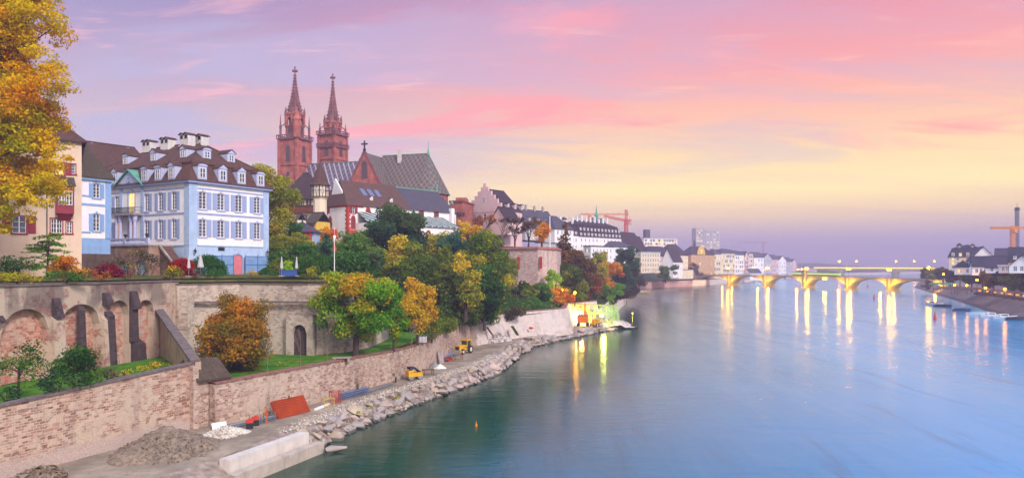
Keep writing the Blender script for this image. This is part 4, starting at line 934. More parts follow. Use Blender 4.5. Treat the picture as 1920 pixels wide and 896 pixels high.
bay = MB(); bay.box(ua, ub, -1.0, .0, zb, zt); bay.slab([(ua + .1, -.9, zb), (ub - .1, -.9, zb), (ub - .4, -.02, zb - .9), (ua + .4, -.02, zb - .9)], -.05); bo = bay.build('oriel_bay', MATS['red_paint'], h.root)
mb = MB(); mb.slab([(ua - .2, -1.3, zt - .05), (ub + .2, -1.3, zt - .05), (ub + .05, -.02, zt + 1.2), (ua - .1, -.02, zt + 1.2)], -.1); mb.build('bay_roof', t_moss, bo)
for k in (.3, .72): p, f = pane_mesh(.75, 1.9, dict(nx=2, nz=3, depth=-.03)); o = inst('window', p, bo, (ua + (ub - ua) * k, -1.0, zb + 1.15)); inst('frame', f, o)
p, f = pane_mesh(.6, 1.9, dict(nx=2, nz=3, depth=-.03)); o = inst('window', p, bo, (ub, -.5, zb + 1.15), math.pi / 2); inst('frame', f, o)
mb = MB(); mb.tube([(h.s_px(88), -.1, 3), (h.s_px(88), -.1, h.h - .2)], .06, 6); mb.build('downpipe', m_dark, h.root)

# ------------------------------------------------------------------ the minster
m_red = MATS['red_sandstone']; m_lace = M('dark_sandstone', '7e5254', .9, .2, .6, bump=.3, dirt=.5)
def oct_ring(mb, r, z0, z1, rot, w_=.35, n=8, mi=0):
    for k in range(n):
        a = rot + 2 * math.pi * k / n; mb.bar((r * math.cos(a), r * math.sin(a), z0), (r * math.cos(a), r * math.sin(a), z1), w_, w_, mi)
def pinnacle(mb, x, y, z, hgt, r=.45):
    mb.lathe([(r, z), (r, z + hgt * .45), (r * 1.25, z + hgt * .47), (r * .75, z + hgt * .55), (.06, z + hgt)], 6, (x, y))
    for k in range(3): mb.ball((x, y, z + hgt * (.6 + .12 * k)), r * (.75 - .18 * k), 6, 4)
def minster_tower(name, label, px, D, rz, ztop, zg, zo, zs, half, lower=None, turret=(1, -1)):
    """zg gallery, zo octagon top, zs spire foot"""
    t = thing(name, label, 'church tower', (PX(px, D), D, 20.0), R(rz)); q = lambda z: z - 20.0
    mb = MB(); mb.box(-half, half, -half, half, 0, q(zg)); 
    for sx in (-1, 1):
        for sy in (-1, 1): mb.box(sx * half - .45, sx * half + .45, sy * half - .45, sy * half + .45, 0, q(zg) - .6)
    for zz in (q(zg) - 9.5, q(zg) - 17): mb.box(-half - .3, half + .3, -half - .3, half + .3, zz, zz + .35)
    body = mb.build('shaft', m_red, t)
    class _F: pass
    for sd, rot_, dx_, dy_ in (('f', 0, 0, -half), ('l', -math.pi / 2, -half, 0), ('r', math.pi / 2, half, 0)):
        fake = _F(); fake.place = lambda me, nm, s_, u, y, z, parent=None, rot_=rot_, dx_=dx_, dy_=dy_: inst(nm, me, parent or t, (dx_, dy_, z), rot_)
        gothic(fake, sd, 0, q(zg) - 8.2, 1.5, 5.6, MATS['leaded_glass'], m_lace, .25); gothic(fake, sd, 0, q(zg) - 15.4, 1.2, 3.6, MATS['leaded_glass'], m_lace, .2)
    for zz in ([zg] + ([lower] if lower else [])):
        mb = MB(); hh = half + .65; mb.box(-hh, hh, -hh, hh, q(zz) - .4, q(zz)); 
        for a_, b_ in (((-hh, -hh), (hh, -hh)), ((hh, -hh), (hh, hh)), ((hh, hh), (-hh, hh)), ((-hh, hh), (-hh, -hh))):
            mb.bar((a_[0], a_[1], q(zz) + 1.1), (b_[0], b_[1], q(zz) + 1.1), .22, .25)
            for k in range(11): f = k / 10; x, y = a_[0] + (b_[0] - a_[0]) * f, a_[1] + (b_[1] - a_[1]) * f; mb.bar((x, y, q(zz)), (x, y, q(zz) + 1.1), .2)
        mb.build('gallery', m_lace, t)
    # octagon: lower stage closed, upper stage open lantern
    r = half * .86; zm = zg + (zo - zg) * .48; rot8 = math.pi / 8
    mb = MB(); mb.lathe([(r, q(zg)), (r, q(zm)), (r * 1.1, q(zm) + .1), (r * 1.1, q(zm) + .45)], 8, rot=rot8); mb.build('octagon', m_red, t)
    for k in range(8):
        a = 2 * math.pi * k / 8; ri = r * math.cos(math.pi / 8); fake = _F(); fake.place = lambda me, nm, s_, u, y, z, parent=None, a=a, ri=ri: inst(nm, me, parent or t, (ri * math.cos(a), ri * math.sin(a), z), a + math.pi / 2)
        gothic(fake, 'f', 0, q(zg) + 1.2, 1.1, (zm - zg) * .66, MATS['leaded_glass'], m_lace, .2)
    mb = MB(); oct_ring(mb, r * .96, q(zm) + .4, q(zo), rot8, .75); mb.lathe([(r * .35, q(zm)), (r * .35, q(zo))], 8, rot=rot8)
    for k in range(8):
        a0, a1 = rot8 + 2 * math.pi * k / 8, rot8 + 2 * math.pi * (k + 1) / 8; p0, p1 = Vector((math.cos(a0), math.sin(a0), 0)) * r * .96, Vector((math.cos(a1), math.sin(a1), 0)) * r * .96; md = (p0 + p1) / 2
        for pp in (p0, p1): mb.bar(pp + Vector((0, 0, q(zo) - 2.2)), md + Vector((0, 0, q(zo) - .5)), .4)
    mb.lathe([(r * .9, q(zo) - .7), (r * 1.12, q(zo) - .3), (r * 1.12, q(zo) + .5), (r * .8, q(zo) + .55)], 8, rot=rot8); mb.build('lantern_stage', m_red, t)
    for k in range(8):
        mb = MB(); a = rot8 + 2 * math.pi * k / 8; pinnacle(mb, r * 1.05 * math.cos(a), r * 1.05 * math.sin(a), q(zo) - .4, (ztop - zs) * .19, .34); mb.build('pinnacle', m_lace, t)
    for sx in (-1, 1):
        for sy in (-1, 1):
            mb = MB(); e = half * .92; pinnacle(mb, sx * e, sy * e, q(zg), (zo - zg) * .98, .42); mb.bar((sx * e, sy * e, q(zm)), (sx * r * .6, sy * r * .6, q(zm) + 1.6), .3); mb.build('pinnacle', m_lace, t)
    if turret:
        mb = MB(); e = half * .95; x, y = turret[0] * e, turret[1] * e; mb.lathe([(1.25, q(zg)), (1.25, q(zg) + 6), (1.5, q(zg) + 6.1), (.9, q(zg) + 7.6), (.1, q(zg) + 10.5)], 8, (x, y)); mb.build('stair_turret', m_red, t)
    # openwork spire: ribs, rings, crockets, finial cross
    rs = r * .74; zc = ztop - 3.2; mb = MB(); H_ = zc - zs
    for k in range(8):
        a = rot8 + 2 * math.pi * k / 8; ca, sa = math.cos(a), math.sin(a)
        mb.tube([(rs * ca, rs * sa, q(zs) - 1.0), (rs * .52 * ca, rs * .52 * sa, q(zs) + H_ * .33), (rs * .24 * ca, rs * .24 * sa, q(zs) + H_ * .68), (.14 * ca, .14 * sa, q(zc))], [.36, .32, .26, .16], 5)
        for i in range(11):
            f = (i + .5) / 11; rr = np.interp(f, [0, .33, .68, 1], [rs, rs * .52, rs * .24, .14]) + .28; mb.ball((rr * ca, rr * sa, q(zs) + H_ * f), .32 - .1 * f, 5, 3)
    for i in range(9):
        f = i / 9; rr = np.interp(f, [0, .33, .68, 1], [rs, rs * .52, rs * .24, .14]); z_ = q(zs) + H_ * f
        for k in range(8):
            a0, a1 = rot8 + 2 * math.pi * k / 8, rot8 + 2 * math.pi * (k + 1) / 8; p0, p1 = Vector((rr * math.cos(a0), rr * math.sin(a0), z_)), Vector((rr * math.cos(a1), rr * math.sin(a1), z_)); mb.bar(p0, p1, .28)
            f2 = (i + 1) / 9; r2 = np.interp(f2, [0, .33, .68, 1], [rs, rs * .52, rs * .24, .14]); p2 = Vector((r2 * math.cos((a0 + a1) / 2), r2 * math.sin((a0 + a1) / 2), q(zs) + H_ * f2))
            if i < 6: mb.bar((p0 + p1) / 2, p2, .26)
    mb.build('spire', m_lace, t)
    mb = MB(); mb.tube([(0, 0, q(zc)), (0, 0, q(ztop))], .2, 6); mb.box(-1.1, 1.1, -.2, .2, q(ztop) - 1.5, q(ztop) - .95); mb.box(-.2, .2, -1.1, 1.1, q(ztop) - 1.5, q(ztop) - .95); mb.ball((0, 0, q(zc) + .4), .55, 8, 5); mb.ball((0, 0, q(ztop)), .35, 6, 4); mb.build('finial_cross', m_lace, t)
    return t
DG, DM = 258, 275
minster_tower('minster_tower', 'left red sandstone tower with an openwork spire, fully visible above the yellow tree', 553, DG, -22, ZY(127, DG), ZY(262, DG), ZY(216, DG), ZY(209, DG), 3.75)
minster_tower('minster_tower', 'second red sandstone tower with two galleries, behind the patterned nave roof', 624, DM, -24, ZY(140, DM), ZY(254, DM), ZY(231, DM), ZY(226, DM), 3.6, ZY(277, DM), None)
# nave, transept, choir: local x runs from the towers to the choir
axd = R(-18); ends = Vector((PX(803, 245), 245, 0))
nv = House('minster_church', 'red sandstone church with lozenge-patterned tiled roofs and a transept gable', 'church', 0, 0, -18, 20.0, 41.2, L=70, W=14, X=0)
c0 = ends - Vector((math.cos(axd), math.sin(axd), 0)) * 62 - Vector((-math.sin(axd), math.cos(axd), 0)) * 7
nv.X, nv.D = c0.x, c0.y; nv.root.location = (c0.x, c0.y, 20.0)
zr = ZY(289, 246) - 20; ze = nv.h
mb = MB(); mb.box(10, 62, 0, 14, 0, ze)
ap = [(62, 0)] + [(62 + 6.5 * math.sin(math.pi * k / 6), 7 - 7 * math.cos(math.pi * k / 6)) for k in range(1, 6)] + [(62, 14)]
mb.slab([(x, y, ze) for x, y in ap], ze); mb.build('wall', m_red, nv.root)
TX0, TX1 = 36.4, 51.9
mb = MB(); mb.slab([(10, -.6, ze - .3), (TX0 - .2, -.6, ze - .3), (TX0 - .2, 7, zr - 1.5), (10, 7, zr - 1.5)], .25); mb.slab([(10, 7, zr - 1.5), (TX0, 7, zr - 1.5), (TX0, 14.6, ze - .3), (10, 14.6, ze - .3)], .25); nv.roof = mb.build('nave_roof', t_nave, nv.root)
mb = MB(); mb.slab([(TX1 - 7, -.6, ze - .3), (62, -.6, ze - .3), (62, 7, zr), (TX1 - 7, 7, zr)], .25); mb.slab([(TX1 - 7, 7, zr), (62, 7, zr), (62, 14.6, ze - .3), (TX1 - 7, 14.6, ze - .3)], .25)
apo = [(62, -.6)] + [(62 + 7.3 * math.sin(math.pi * k / 6), 7 - 7.6 * math.cos(math.pi * k / 6)) for k in range(1, 6)] + [(62, 14.6)]
for p, q in zip(apo, apo[1:]): mb.poly([(p[0], p[1], ze - .3), (q[0], q[1], ze - .3), (62, 7, zr)])
mb.build('choir_roof', t_min, nv.root)
mb = MB(); mb.tube([(10, 7, zr - 1.5), (TX0, 7, zr - 1.5)], .2); mb.tube([(TX1 - 7, 7, zr + .05), (62, 7, zr + .05)], .13)
for p in apo[1:-1]: mb.tube([(p[0], p[1], ze - .25), (62, 7, zr + .05)], .1)
mb.build('ridge_cap', M('ridge_patina', '62706a', .7), nv.root)
# transept with its gable towards the camera
ty = -4.0; zt = ZY(278, 233) - 20; mb = MB(); mb.slab([(TX0, ty, ze - .6), (TX1, ty, ze - .6), (TX1, 7, ze - .6), (TX0, 7, ze - .6)], ze - .6)
mb.slab([(TX0, ty, ze - .6), (TX1, ty, ze - .6), ((TX0 + TX1) / 2, ty, zt)], .8, 0, (0, 1, 0)); tr_ = mb.build('transept', m_red, nv.root)
mb = MB(); xm = (TX0 + TX1) / 2
mb.slab([(TX0 - .4, ty + .3, ze - 1.0), (xm, ty + .3, zt - .2), (xm, 9, zt - .2), (TX0 - .4, 9, ze - 1.0)], .25); mb.slab([(xm, ty + .3, zt - .2), (TX1 + .4, ty + .3, ze - 1.0), (TX1 + .4, 9, ze - 1.0), (xm, 9, zt - .2)], .25); mb.build('transept_roof', t_min, nv.root)
mb = MB()
for xa in (TX0 - .3, TX1 + .3):
    mb.bar((xa, ty, ze - .8), (xm, ty, zt + .2), .5, .6)
    for k in range(7): f = (k + .5) / 7; mb.ball((xa + (xm - xa) * f, ty, ze - .4 + (zt + .2 - ze + .8) * f), .42, 6, 4)
mb.build('gable_coping', m_lace, tr_)
mb = MB(); mb.bar((xm, ty, zt), (xm, ty, zt + 3.6), .4); mb.bar((xm - 1.1, ty, zt + 2.5), (xm + 1.1, ty, zt + 2.5), .45); mb.ball((xm, ty, zt + .6), .6, 6, 4); mb.build('gable_cross', m_dark, tr_)
class _G: pass
fk = _G(); fk.place = lambda me, nm, s_, u, y, z, parent=None: inst(nm, me, parent or nv.root, (u, ty, z), 0)
gothic(fk, 'f', xm, ze + 4.6, 1.7, 5.8, MATS['leaded_glass'], m_lace, .35)
mb = MB(); mb.box(TX0 - .3, TX1 + .3, ty - .3, ty, ze - 1.4, ze - .9); mb.build('string_course', m_lace, tr_)
for k in range(1, 6):
    a = math.pi * (k - .5) / 6 if k > 3 else math.pi * (k - .5) / 6; p, q = ap[k - 1], ap[k]; md = ((p[0] + q[0]) / 2, (p[1] + q[1]) / 2); an = math.atan2(q[1] - p[1], q[0] - p[0])
    fk2 = _G(); fk2.place = lambda me, nm, s_, u, y, z, parent=None, md=md, an=an: inst(nm, me, parent or nv.root, (md[0], md[1], z), an)
    gothic(fk2, 'f', 0, ze - 6.2, 1.8, 4.6, MATS['leaded_glass'], m_lace, .3)
for x in (54.5, 59.5):
    fk3 = _G(); fk3.place = lambda me, nm, s_, u, y, z, parent=None: inst(nm, me, parent or nv.root, (u, 0, z), 0); gothic(fk3, 'f', x, ze - 6.2, 1.8, 4.6, MATS['leaded_glass'], m_lace, .3)
mb = MB(); mb.box(TX1 + .1, 62, -.5, 0, ze - .9, ze - .3); mb.build('cornice', m_stone, nv.root)
mb = MB(); mb.lathe([(.6, zr - .4), (.3, zr + .8), (.09, zr + 2.2), (.04, zr + 4.4)], 8, (62, 7)); mb.ball((62, 7, zr + 3.2), .18, 6, 4); mb.build('ridge_finial', MATS['copper_green'], nv.root)
mb = MB(); mb.bar((67.5, 3.5, ze - .3), (67.5, 3.5, ze + 3), .3); mb.box(67.1, 67.9, 3.35, 3.65, ze + 1.6, ze + 2); mb.build('roof_cross', m_lace, nv.root) if False else None
nv.chimney(TX1 + .2, 5.5, zr - 3, zr + 1.2, 1.1, 1.0, M('chimney_pale', 'c9bcb4', .9))
bl = block('cloister_block', 'dark red stone cloister block beside the pink stepped gable', 'building', [(PX(843, 238), 238), (PX(868, 236), 236), (PX(888, 250), 250), (PX(853, 254), 254)], 20, ZY(381, 240), MATS['red_sandstone'], M('red_coping', '7c3f3c', .9))
mb = MB(); mb.box(PX(853, 238), PX(875, 240), 241, 250, ZY(381, 240) - 1, ZY(371, 242)); mb.build('upper_block', MATS['red_sandstone'], bl)
for k in range(3): mb = MB(); mb.box(PX(857 + k * 6, 237), PX(860 + k * 6, 237), 235.6, 237.6, ZY(404, 237), ZY(398, 237)); mb.build('window', MATS['leaded_glass'], bl)

# ------------------------------------------------------------------ bishop's court: white house, chapel, cloister roof
h = House('white_court_house', 'white house with red quoins, red pointed windows and a big brown roof', 'house', 652, 190, 50, 21.0, ZY(384, 190), xr=770, xl=595)
st = dict(nx=2, nz=2, sur=('red_paint', .12), shut='red_paint', sw=.7)
for px in (612,): h.win('l', h.W - h.s_px(px, 'l'), h.zl(400, 'l', h.s_px(px, 'l')), 1.3, 1.9, **st)
h.win('f', h.s_px(662), h.zl(400, 'f', 2), 1.2, 1.9, **st)
m_rq = MATS['red_quoin']
for px in (605, 619.5): u = h.W - h.s_px(px, 'l'); gothic(h, 'l', u, h.zl(428, 'l', 6), 1.1, 3.0, MATS['rust_glass'], m_rq, .22)
gothic(h, 'f', h.s_px(662), h.zl(430, 'f', 2), 1.1, 3.4, MATS['rust_glass'], m_rq, .22)
gothic(h, 'f', h.s_px(690), h.zl(402, 'f', 7), 1.4, 1.6, MATS['rust_glass'], m_rq, .22)
h.walls(MATS['white_render'])
mb = MB()
for k in range(15): z = h.h - 8.5 + k * .56; e = .55 if k % 2 else .85; mb.box(-.08, e, -.08, .02, z, z + .54); mb.box(-.08, .02, -.081, e * 1.2, z, z + .54)
mb.build('quoin', m_rq, h.root)
mb = MB()
for k in range(15): z = h.h - 8.5 + k * .56; e = .5 if k % 2 else .8; mb.box(-.08, .02, h.W - e, h.W + .05, z, z + .54)
mb.build('quoin', m_rq, h.root)
h.box('eaves_band', 'l', 0, h.W, -.12, .02, h.h - .5, h.h - .02, m_rq); h.box('eaves_band', 'f', 0, 5, -.12, .02, h.h - .5, h.h - .02, m_rq)
h.box('base_band', 'f', 0, 4.6, -.6, .0, h.zl(441, 'f', 2), h.zl(431, 'f', 2), m_rq)
mb = MB(); L, W, z = h.L, h.W, h.h; zr2 = z + 7.2
mb.add([(-.5, -.5, z - .1), (L, -.5, z - .1), (L, W + .5, z - .1), (-.5, W + .5, z - .1), (2.6, W / 2, zr2), (L, W / 2, zr2)], [(0, 1, 5, 4), (2, 3, 4, 5), (3, 0, 4), (3, 2, 1, 0), (1, 2, 5)]); h.roof = mb.build('roof', tiles('court_tiles', '523a34', '684a40'), h.root)
mb = MB(); sl = (zr2 - z) / (W / 2 + .5)
for px in (715, 728, 741):
    u = h.s_px(px, 'f') - 4; y0_, y1_ = W * .20, W * .34; mb.slab([(u, y0_, z + sl * (y0_ + .5)), (u + 1.5, y0_, z + sl * (y0_ + .5)), (u + 1.5, y1_, z + sl * (y1_ + .5)), (u, y1_, z + sl * (y1_ + .5))], -.12)
mb.build('skylight', glass('skylight_glass', '4a4e68'), h.roof)
for u in (9, 16): h.dormer('f', u, 1.4, z + 1.8, .9, .8, 1.2, MATS['white_render'], MATS['court_tiles'], 'gable')
mb = MB(); x = .9; mb.slab([(x, W / 2 + 1.5, z + 3.2), (x, W / 2 - 3.4, z + 3.2), (x, W / 2, z + 7.4)], .4, 0, (1, 0, 0)); mb.build('stub_gable', MATS['white_render'], h.root)
court = h
h = House('chapel', 'white chapel with tall pointed windows and a steep slate-grey roof', 'chapel', 0, court.D + court.L * math.sin(court.rz), 50, 21.0, ZY(384, 190) + .1, L=20.0, W=court.W + .4, X=court.X + court.L * math.cos(court.rz))
for px in (790, 818): gothic(h, 'f', h.s_px(px), h.zl(420, 'f', h.s_px(px)), 1.4, 4.3, MATS['rust_glass'], m_lace, .25)
L, W, z = h.L, h.W, h.h; mb = MB(); mb.box(0, L - 4, 0, W, 0, z); aps = [(L - 4, 0), (L - .5, 1.2), (L + 1.6, 4.0), (L + 1.6, W - 4), (L - .5, W - 1.2), (L - 4, W)]; mb.slab([(x, y, z) for x, y in aps], z); mb.build('wall', MATS['white_render'], h.root)
for i in (0, 1, 2):
    p, q = aps[i], aps[i + 1]; md = ((p[0] + q[0]) / 2, (p[1] + q[1]) / 2); an = math.atan2(q[1] - p[1], q[0] - p[0]); fk = _G()
    fk.place = lambda me, nm, s_, u, y, z, parent=None, md=md, an=an: inst(nm, me, parent or h.root, (md[0], md[1], z), an)
    gothic(fk, 'f', 0, z - 4.3, 1.2, 3.4, MATS['rust_glass'], m_lace, .25); gothic(fk, 'f', 0, z - 9.8, 1.2, 3.0, MATS['rust_glass'], m_lace, .25)
mb = MB(); e = [(0, -.5, z - .1), (L - 4, -.6, z - .1), (L - .3, .8, z - .1), (L + 2.2, 3.8, z - .1), (L + 2.2, W - 3.8, z - .1), (L - .3, W - .8, z - .1), (L - 4, W + .6, z - .1), (0, W + .5, z - .1)]; ra, rb = (0, W / 2, z + 6.8), (L - 3.2, W / 2, z + 6.8)
mb.add(e + [ra, rb], [(0, 1, 9, 8), (1, 2, 9), (2, 3, 9), (3, 4, 9), (4, 5, 9), (5, 6, 9), (6, 7, 8, 9), (7, 6, 5, 4, 3, 2, 1, 0), (7, 0, 8)]); h.roof = mb.build('roof', t_slate, h.root)
mb = MB(); mb.tube([ra, rb], .2); mb.bar((rb[0], rb[1], rb[2]), (rb[0], rb[1], rb[2] + 2.2), .3); mb.build('ridge_cap', MATS['copper_green'], h.roof)
mb = MB(); mb.box(L - 4.8, L - 3.6, -1.2, -.02, 0, z + 1.2); mb.build('buttress', MATS['white_render'], h.root)
mb = MB(); mb.lathe([(.5, 0), (.55, .4), (.1, 1.2)], 6, (L + .6, W * .3)); d_ = mb.build('roof_hatch', MATS['copper_green'], h.roof); d_.location = (0, 0, z + 3.0)
# cloister with green patterned lean-to roof in front
def local_on(hh, u, y, z): return Vector((hh.X, hh.D, hh.z0)) + Matrix.Rotation(hh.rz, 3, 'Z') @ Vector((u, y, z))
ua = court.s_px(672); cl_ = House('cloister_walk', 'low white cloister with green lozenge lean-to roof and pointed windows', 'building', 0, 0, 50, 21.0, ZY(416, 186), L=33.5, W=5.4, X=0)
o = local_on(court, ua - 1.0, -5.4, 0); cl_.X, cl_.D = o.x, o.y; cl_.root.location = o
for px in (655 + 20, 690, 735, 760, 787, 803): gothic(cl_, 'f', max(1.2, cl_.s_px(px)), .6, 1.7, cl_.h - 2.2, MATS['rust_glass'], m_lace, .3)
cl_.walls(MATS['white_render'])
mb = MB(); z = cl_.h; mb.slab([(-.4, -.5, z - .1), (cl_.L + .4, -.5, z - .1), (cl_.L - 1.6, cl_.W - .1, z + 3.1), (.8, cl_.W - .1, z + 3.1)], .22); mb.build('roof', t_green, cl_.root)

# half-timbered house, turret, small yellow annex, pavilion
h = House('timbered_house', 'half-timbered house with a brown wooden balcony under a steep dark roof', 'house', 590, 200, 72, 21.0, ZY(372, 200), L=8, xl=527)
zf = h.zl(386, 'l', 0)
for i, u in enumerate((3.2, 6.3, 9.0)): h.win('l', h.W * u / 11, h.h - 2.3, 1.1, 1.6, nx=2, nz=3, sur=('timber_brown', .12))
for u in (2.8, 7.8): h.win('l', h.W * u / 11, zf - 3.9, 1.3, 1.5, nx=2, nz=2, sur=('dark_red_paint', .12))
h.walls(MATS['cream_render'])
mb = MB(); nT = 9
for k in range(nT + 1): u = h.W * k / nT; a = h.loc('l', u, -.06, 0); mb.box(a[0], a[0] + .05, a[1] - .12, a[1] + .12, zf, h.h)
for zz in (zf, h.h - .35): mb.box(-.07, -.01, 0, h.W, zz, zz + .3)
mb.build('timber_frame', MATS['timber_brown'], h.root)
h.box('balcony', 'l', .2, h.W, -1.0, -.08, zf - 1.75, zf - .05, MATS['balcony_wood']); h.box('balcony_rail', 'l', .1, h.W + .1, -1.08, -1.001, zf - .3, zf - .1, MATS['timber_brown'])
h.hip(7.6, t_dark, ov=.9, axis='y', inset=4.5); h.dormer('l', h.W * .45, .6, h.h + 1.6, 1.0, .9, 1.2, MATS['cream_render'], t_dark, 'gable'); h.chimney(4, 6, h.h + 2, h.h + 6.2, .9, .8, m_white)
tu = thing('stair_turret_house', 'round half-timbered turret with a brown pointed roof beside the white court house', 'turret', (PX(600, 190), 190, 21.0))
z1, z2, z3 = ZY(370, 190) - 21, ZY(346, 190) - 21, ZY(305, 190) - 21
mb = MB(); mb.lathe([(1.7, 0), (1.7, z1 - .5), (2.15, z1), (2.15, z2)], 8, rot=.2); mb.build('wall', MATS['cream_render'], tu)
mb = MB(); oct_ring(mb, 2.15, z1, z2, .2, .22)
for zz in (z1 + .1, (z1 + z2) / 2, z2 - .15):
    for k in range(8): a0, a1 = .2 + math.pi * k / 4, .2 + math.pi * (k + 1) / 4; mb.bar((2.16 * math.cos(a0), 2.16 * math.sin(a0), zz), (2.16 * math.cos(a1), 2.16 * math.sin(a1), zz), .14, .18)
for k in range(8): a = .2 + math.pi * (k + .5) / 4; r = 2.16 * math.cos(math.pi / 8); mb.bar((r * math.cos(a), r * math.sin(a), z1), (r * math.cos(a), r * math.sin(a), z2), .12)
mb.build('timber_frame', MATS['timber_brown'], tu)
for k in (5, 6): a = .2 + math.pi * (k + .5) / 4; r = 2.17 * math.cos(math.pi / 8); p, f = pane_mesh(.8, 1.2, dict(depth=-.1, simple=1)); inst('window', p, tu, (r * math.cos(a), r * math.sin(a), z1 + 1.0), a + math.pi / 2)
mb = MB(); mb.lathe([(2.75, z2 - .3), (2.3, z2 + .3), (1.5, z2 + 2.4), (.75, z3 - 1.4), (.1, z3 + .2)], 12); mb.tube([(0, 0, z3), (0, 0, z3 + 2)], [.12, .05], 6); mb.build('roof', t_brown, tu)
h = House('yellow_outbuilding', 'small yellow outbuilding with a brown roof against the white court house', 'outbuilding', 592, 181, 60, 19.0, ZY(415, 181), L=5, xl=574)
h.win('l', h.W * .55, h.h - 2.6, 1.2, 1.7, nx=1, nz=2, sur=('dark_red_paint', .15)); h.walls(MATS['yellow_render']); h.saddle(2.4, t_moss, axis='y')
h = House('garden_wall_house', 'low pale house half hidden by shrubs under the timbered house', 'house', 556, 176, 66, 17.0, ZY(412, 176), L=3.5, xl=515)
h.grid('l', [h.h - 3.6], 3, 1.1, 1.5, nx=2, nz=2); h.walls(MATS['cream_render']); h.saddle(1.6, t_moss, axis='y', ov=.2)
pv = thing('garden_pavilion', 'small garden pavilion with a dark pyramid roof and light blue walls', 'pavilion', (PX(567, 150), 150, 16))
zt = ZY(436, 150) - 16; mb = MB(); mb.box(-3.0, 3.0, -2.4, 2.4, 0, zt); mb.build('wall', MATS['pale_blue_paint'], pv); mb = MB(); mb.lathe([(4.9, zt - .05), (2.6, zt + 1.1), (.2, zt + 2.2), (.08, zt + 3.2)], 4, rot=math.pi / 4); mb.build('roof', MATS['slate_grey'], pv)
mb = MB(); mb.box(-1.6, 1.4, -2.5, -2.4, .2, zt - .4); mb.build('door', MATS['white_paint'], pv)
rg = thing('red_arbour', 'red painted arbour post and trellis beside the garden pavilion', 'arbour', (PX(578, 147), 147, 16)); zt = ZY(437, 147) - 16
mb = MB(); mb.bar((-.5, 0, 0), (-.5, 0, zt), .35); mb.bar((.5, 0, 0), (.5, 0, zt), .35); mb.bar((-.6, 0, zt), (.8, 0, zt + .6), .4); mb.build('posts', M('arbour_red', 'b02a3a', .6), rg); mb = MB(); mb.box(-.4, .4, -.06, .06, .2, zt - .3); mb.build('panel', MATS['arbour_red'], rg)
# ------------------------------------------------------------------ town along the left bank
def town(name, label, xc, D, rz, yb, ye, xr=None, xl=None, L=None, W=12, wall='white_render', roof=None, kind='hip', rh=4.0, rows=None, fcols=0, lcols=0, wh=1.6, ww=1.0, lit=.1, cat='house', axis=None, inset=None, group=None, frame='window_paint', m0=.8, sur=None, ov=.4, gmat=None):
    h = House(name, label, cat, xc, D, rz, ZY(yb, D), ZY(ye, D), L=L, W=W, xr=xr, xl=xl, group=group)
    rows = rows or 2; fh = h.h / (rows + .25)
    zs = [fh * (i + .35) for i in range(rows)]
    kw = dict(simple=1, nx=2, nz=2, frame=frame)
    if sur: kw['sur'] = sur
    if fcols: h.grid('f', zs, fcols, ww, wh, m0, lit=lit, **kw)
    if lcols: h.grid('l', zs, lcols, ww, wh, m0, lit=lit, **kw)
    if kind == 'gable': h.gable('l', rh); h.gable('r', rh)
    if kind == 'gable_y': h.gable('f', rh); h.gable('b', rh)
    h.walls(MATS[wall]); roof = roof or t_plum
    if kind == 'hip': h.hip(rh, roof, axis=axis, inset=inset, ov=ov)
    elif kind == 'gable': h.saddle(rh, roof, axis='x', ov=ov)
    elif kind == 'gable_y': h.saddle(rh, roof, axis='y', ov=ov)
    elif kind == 'flat':
        mb = MB(); mb.box(-.3, h.L + .3, -.3, h.W + .3, h.h, h.h + .5); h.roof = mb.build('roof', roof, h.root)
    elif kind == 'mansard':
        L, W, z = h.L, h.W, h.h; fr = lambda i, zz: [(i, i, zz), (L - i, i, zz), (L - i, W - i, zz), (i, W - i, zz)]; a, b, c = fr(-.5, z), fr(1.6, z + rh * .68), fr(1.3, z + rh * .68)
        mb = MB(); mb.add(a + b, [(0, 1, 5, 4), (1, 2, 6, 5), (2, 3, 7, 6), (3, 0, 4, 7), (4, 5, 6, 7)]); i_ = min(L, W) / 2
        r0, r1 = ((i_, W / 2, z + rh), (L - i_, W / 2, z + rh)) if L >= W else ((L / 2, i_, z + rh), (L / 2, W - i_, z + rh))
        mb.add(c + [r0, r1], [(0, 1, 5, 4), (1, 2, 5), (2, 3, 4, 5), (3, 0, 4)] if L >= W else [(0, 1, 4), (1, 2, 5, 4), (2, 3, 5), (3, 0, 4, 5)]); h.roof = mb.build('roof', roof, h.root)
    return h

# pink house with a stepped gable
h = House('stepped_gable_house', 'tall pink house with a white-stepped gable and a long dark roof', 'house', 945, 250, 52, 24, ZY(396, 250), xr=979, xl=874)
for u in (h.W * .22, h.W * .5, h.W * .78): h.win('l', u, h.h - 2.6, 1.3, 2.1, simple=1, nx=2, nz=2, sur=('rose_render', .2))
h.grid('f', [h.h - 3.6], 4, 1.2, 1.8, simple=1, nx=2, nz=2)
h.walls(MATS['rose_render']); gh = ZY(350, 254) - 24 - h.h
mb = MB(); n = 6
for i in range(n): w2 = h.W / 2 * (1 - i / n) + .25; z0_, z1_ = h.h + gh * i / n, h.h + gh * (i + 1) / n; mb.box(-.12, .5, h.W / 2 - w2, h.W / 2 + w2, z0_, z1_); mb.box(-.2, .58, h.W / 2 - w2 - .08, h.W / 2 + w2 + .08, z1_, z1_ + .001) if False else None
mb.box(-.12, .5, h.W / 2 - .6, h.W / 2 + .6, h.h + gh, h.h + gh + 1.2); mb.build('stepped_gable', MATS['rose_render'], h.root)
p, f = pane_mesh(1.1, 2.0, dict(simple=1, nx=2, nz=2, depth=-.03)); inst('window', p, h.root, (-.12, h.W / 2, h.h + gh * .38), -math.pi / 2)
h.saddle(gh - .6, t_plum, ov=.0, axis='x'); h.roof.location.x = .55
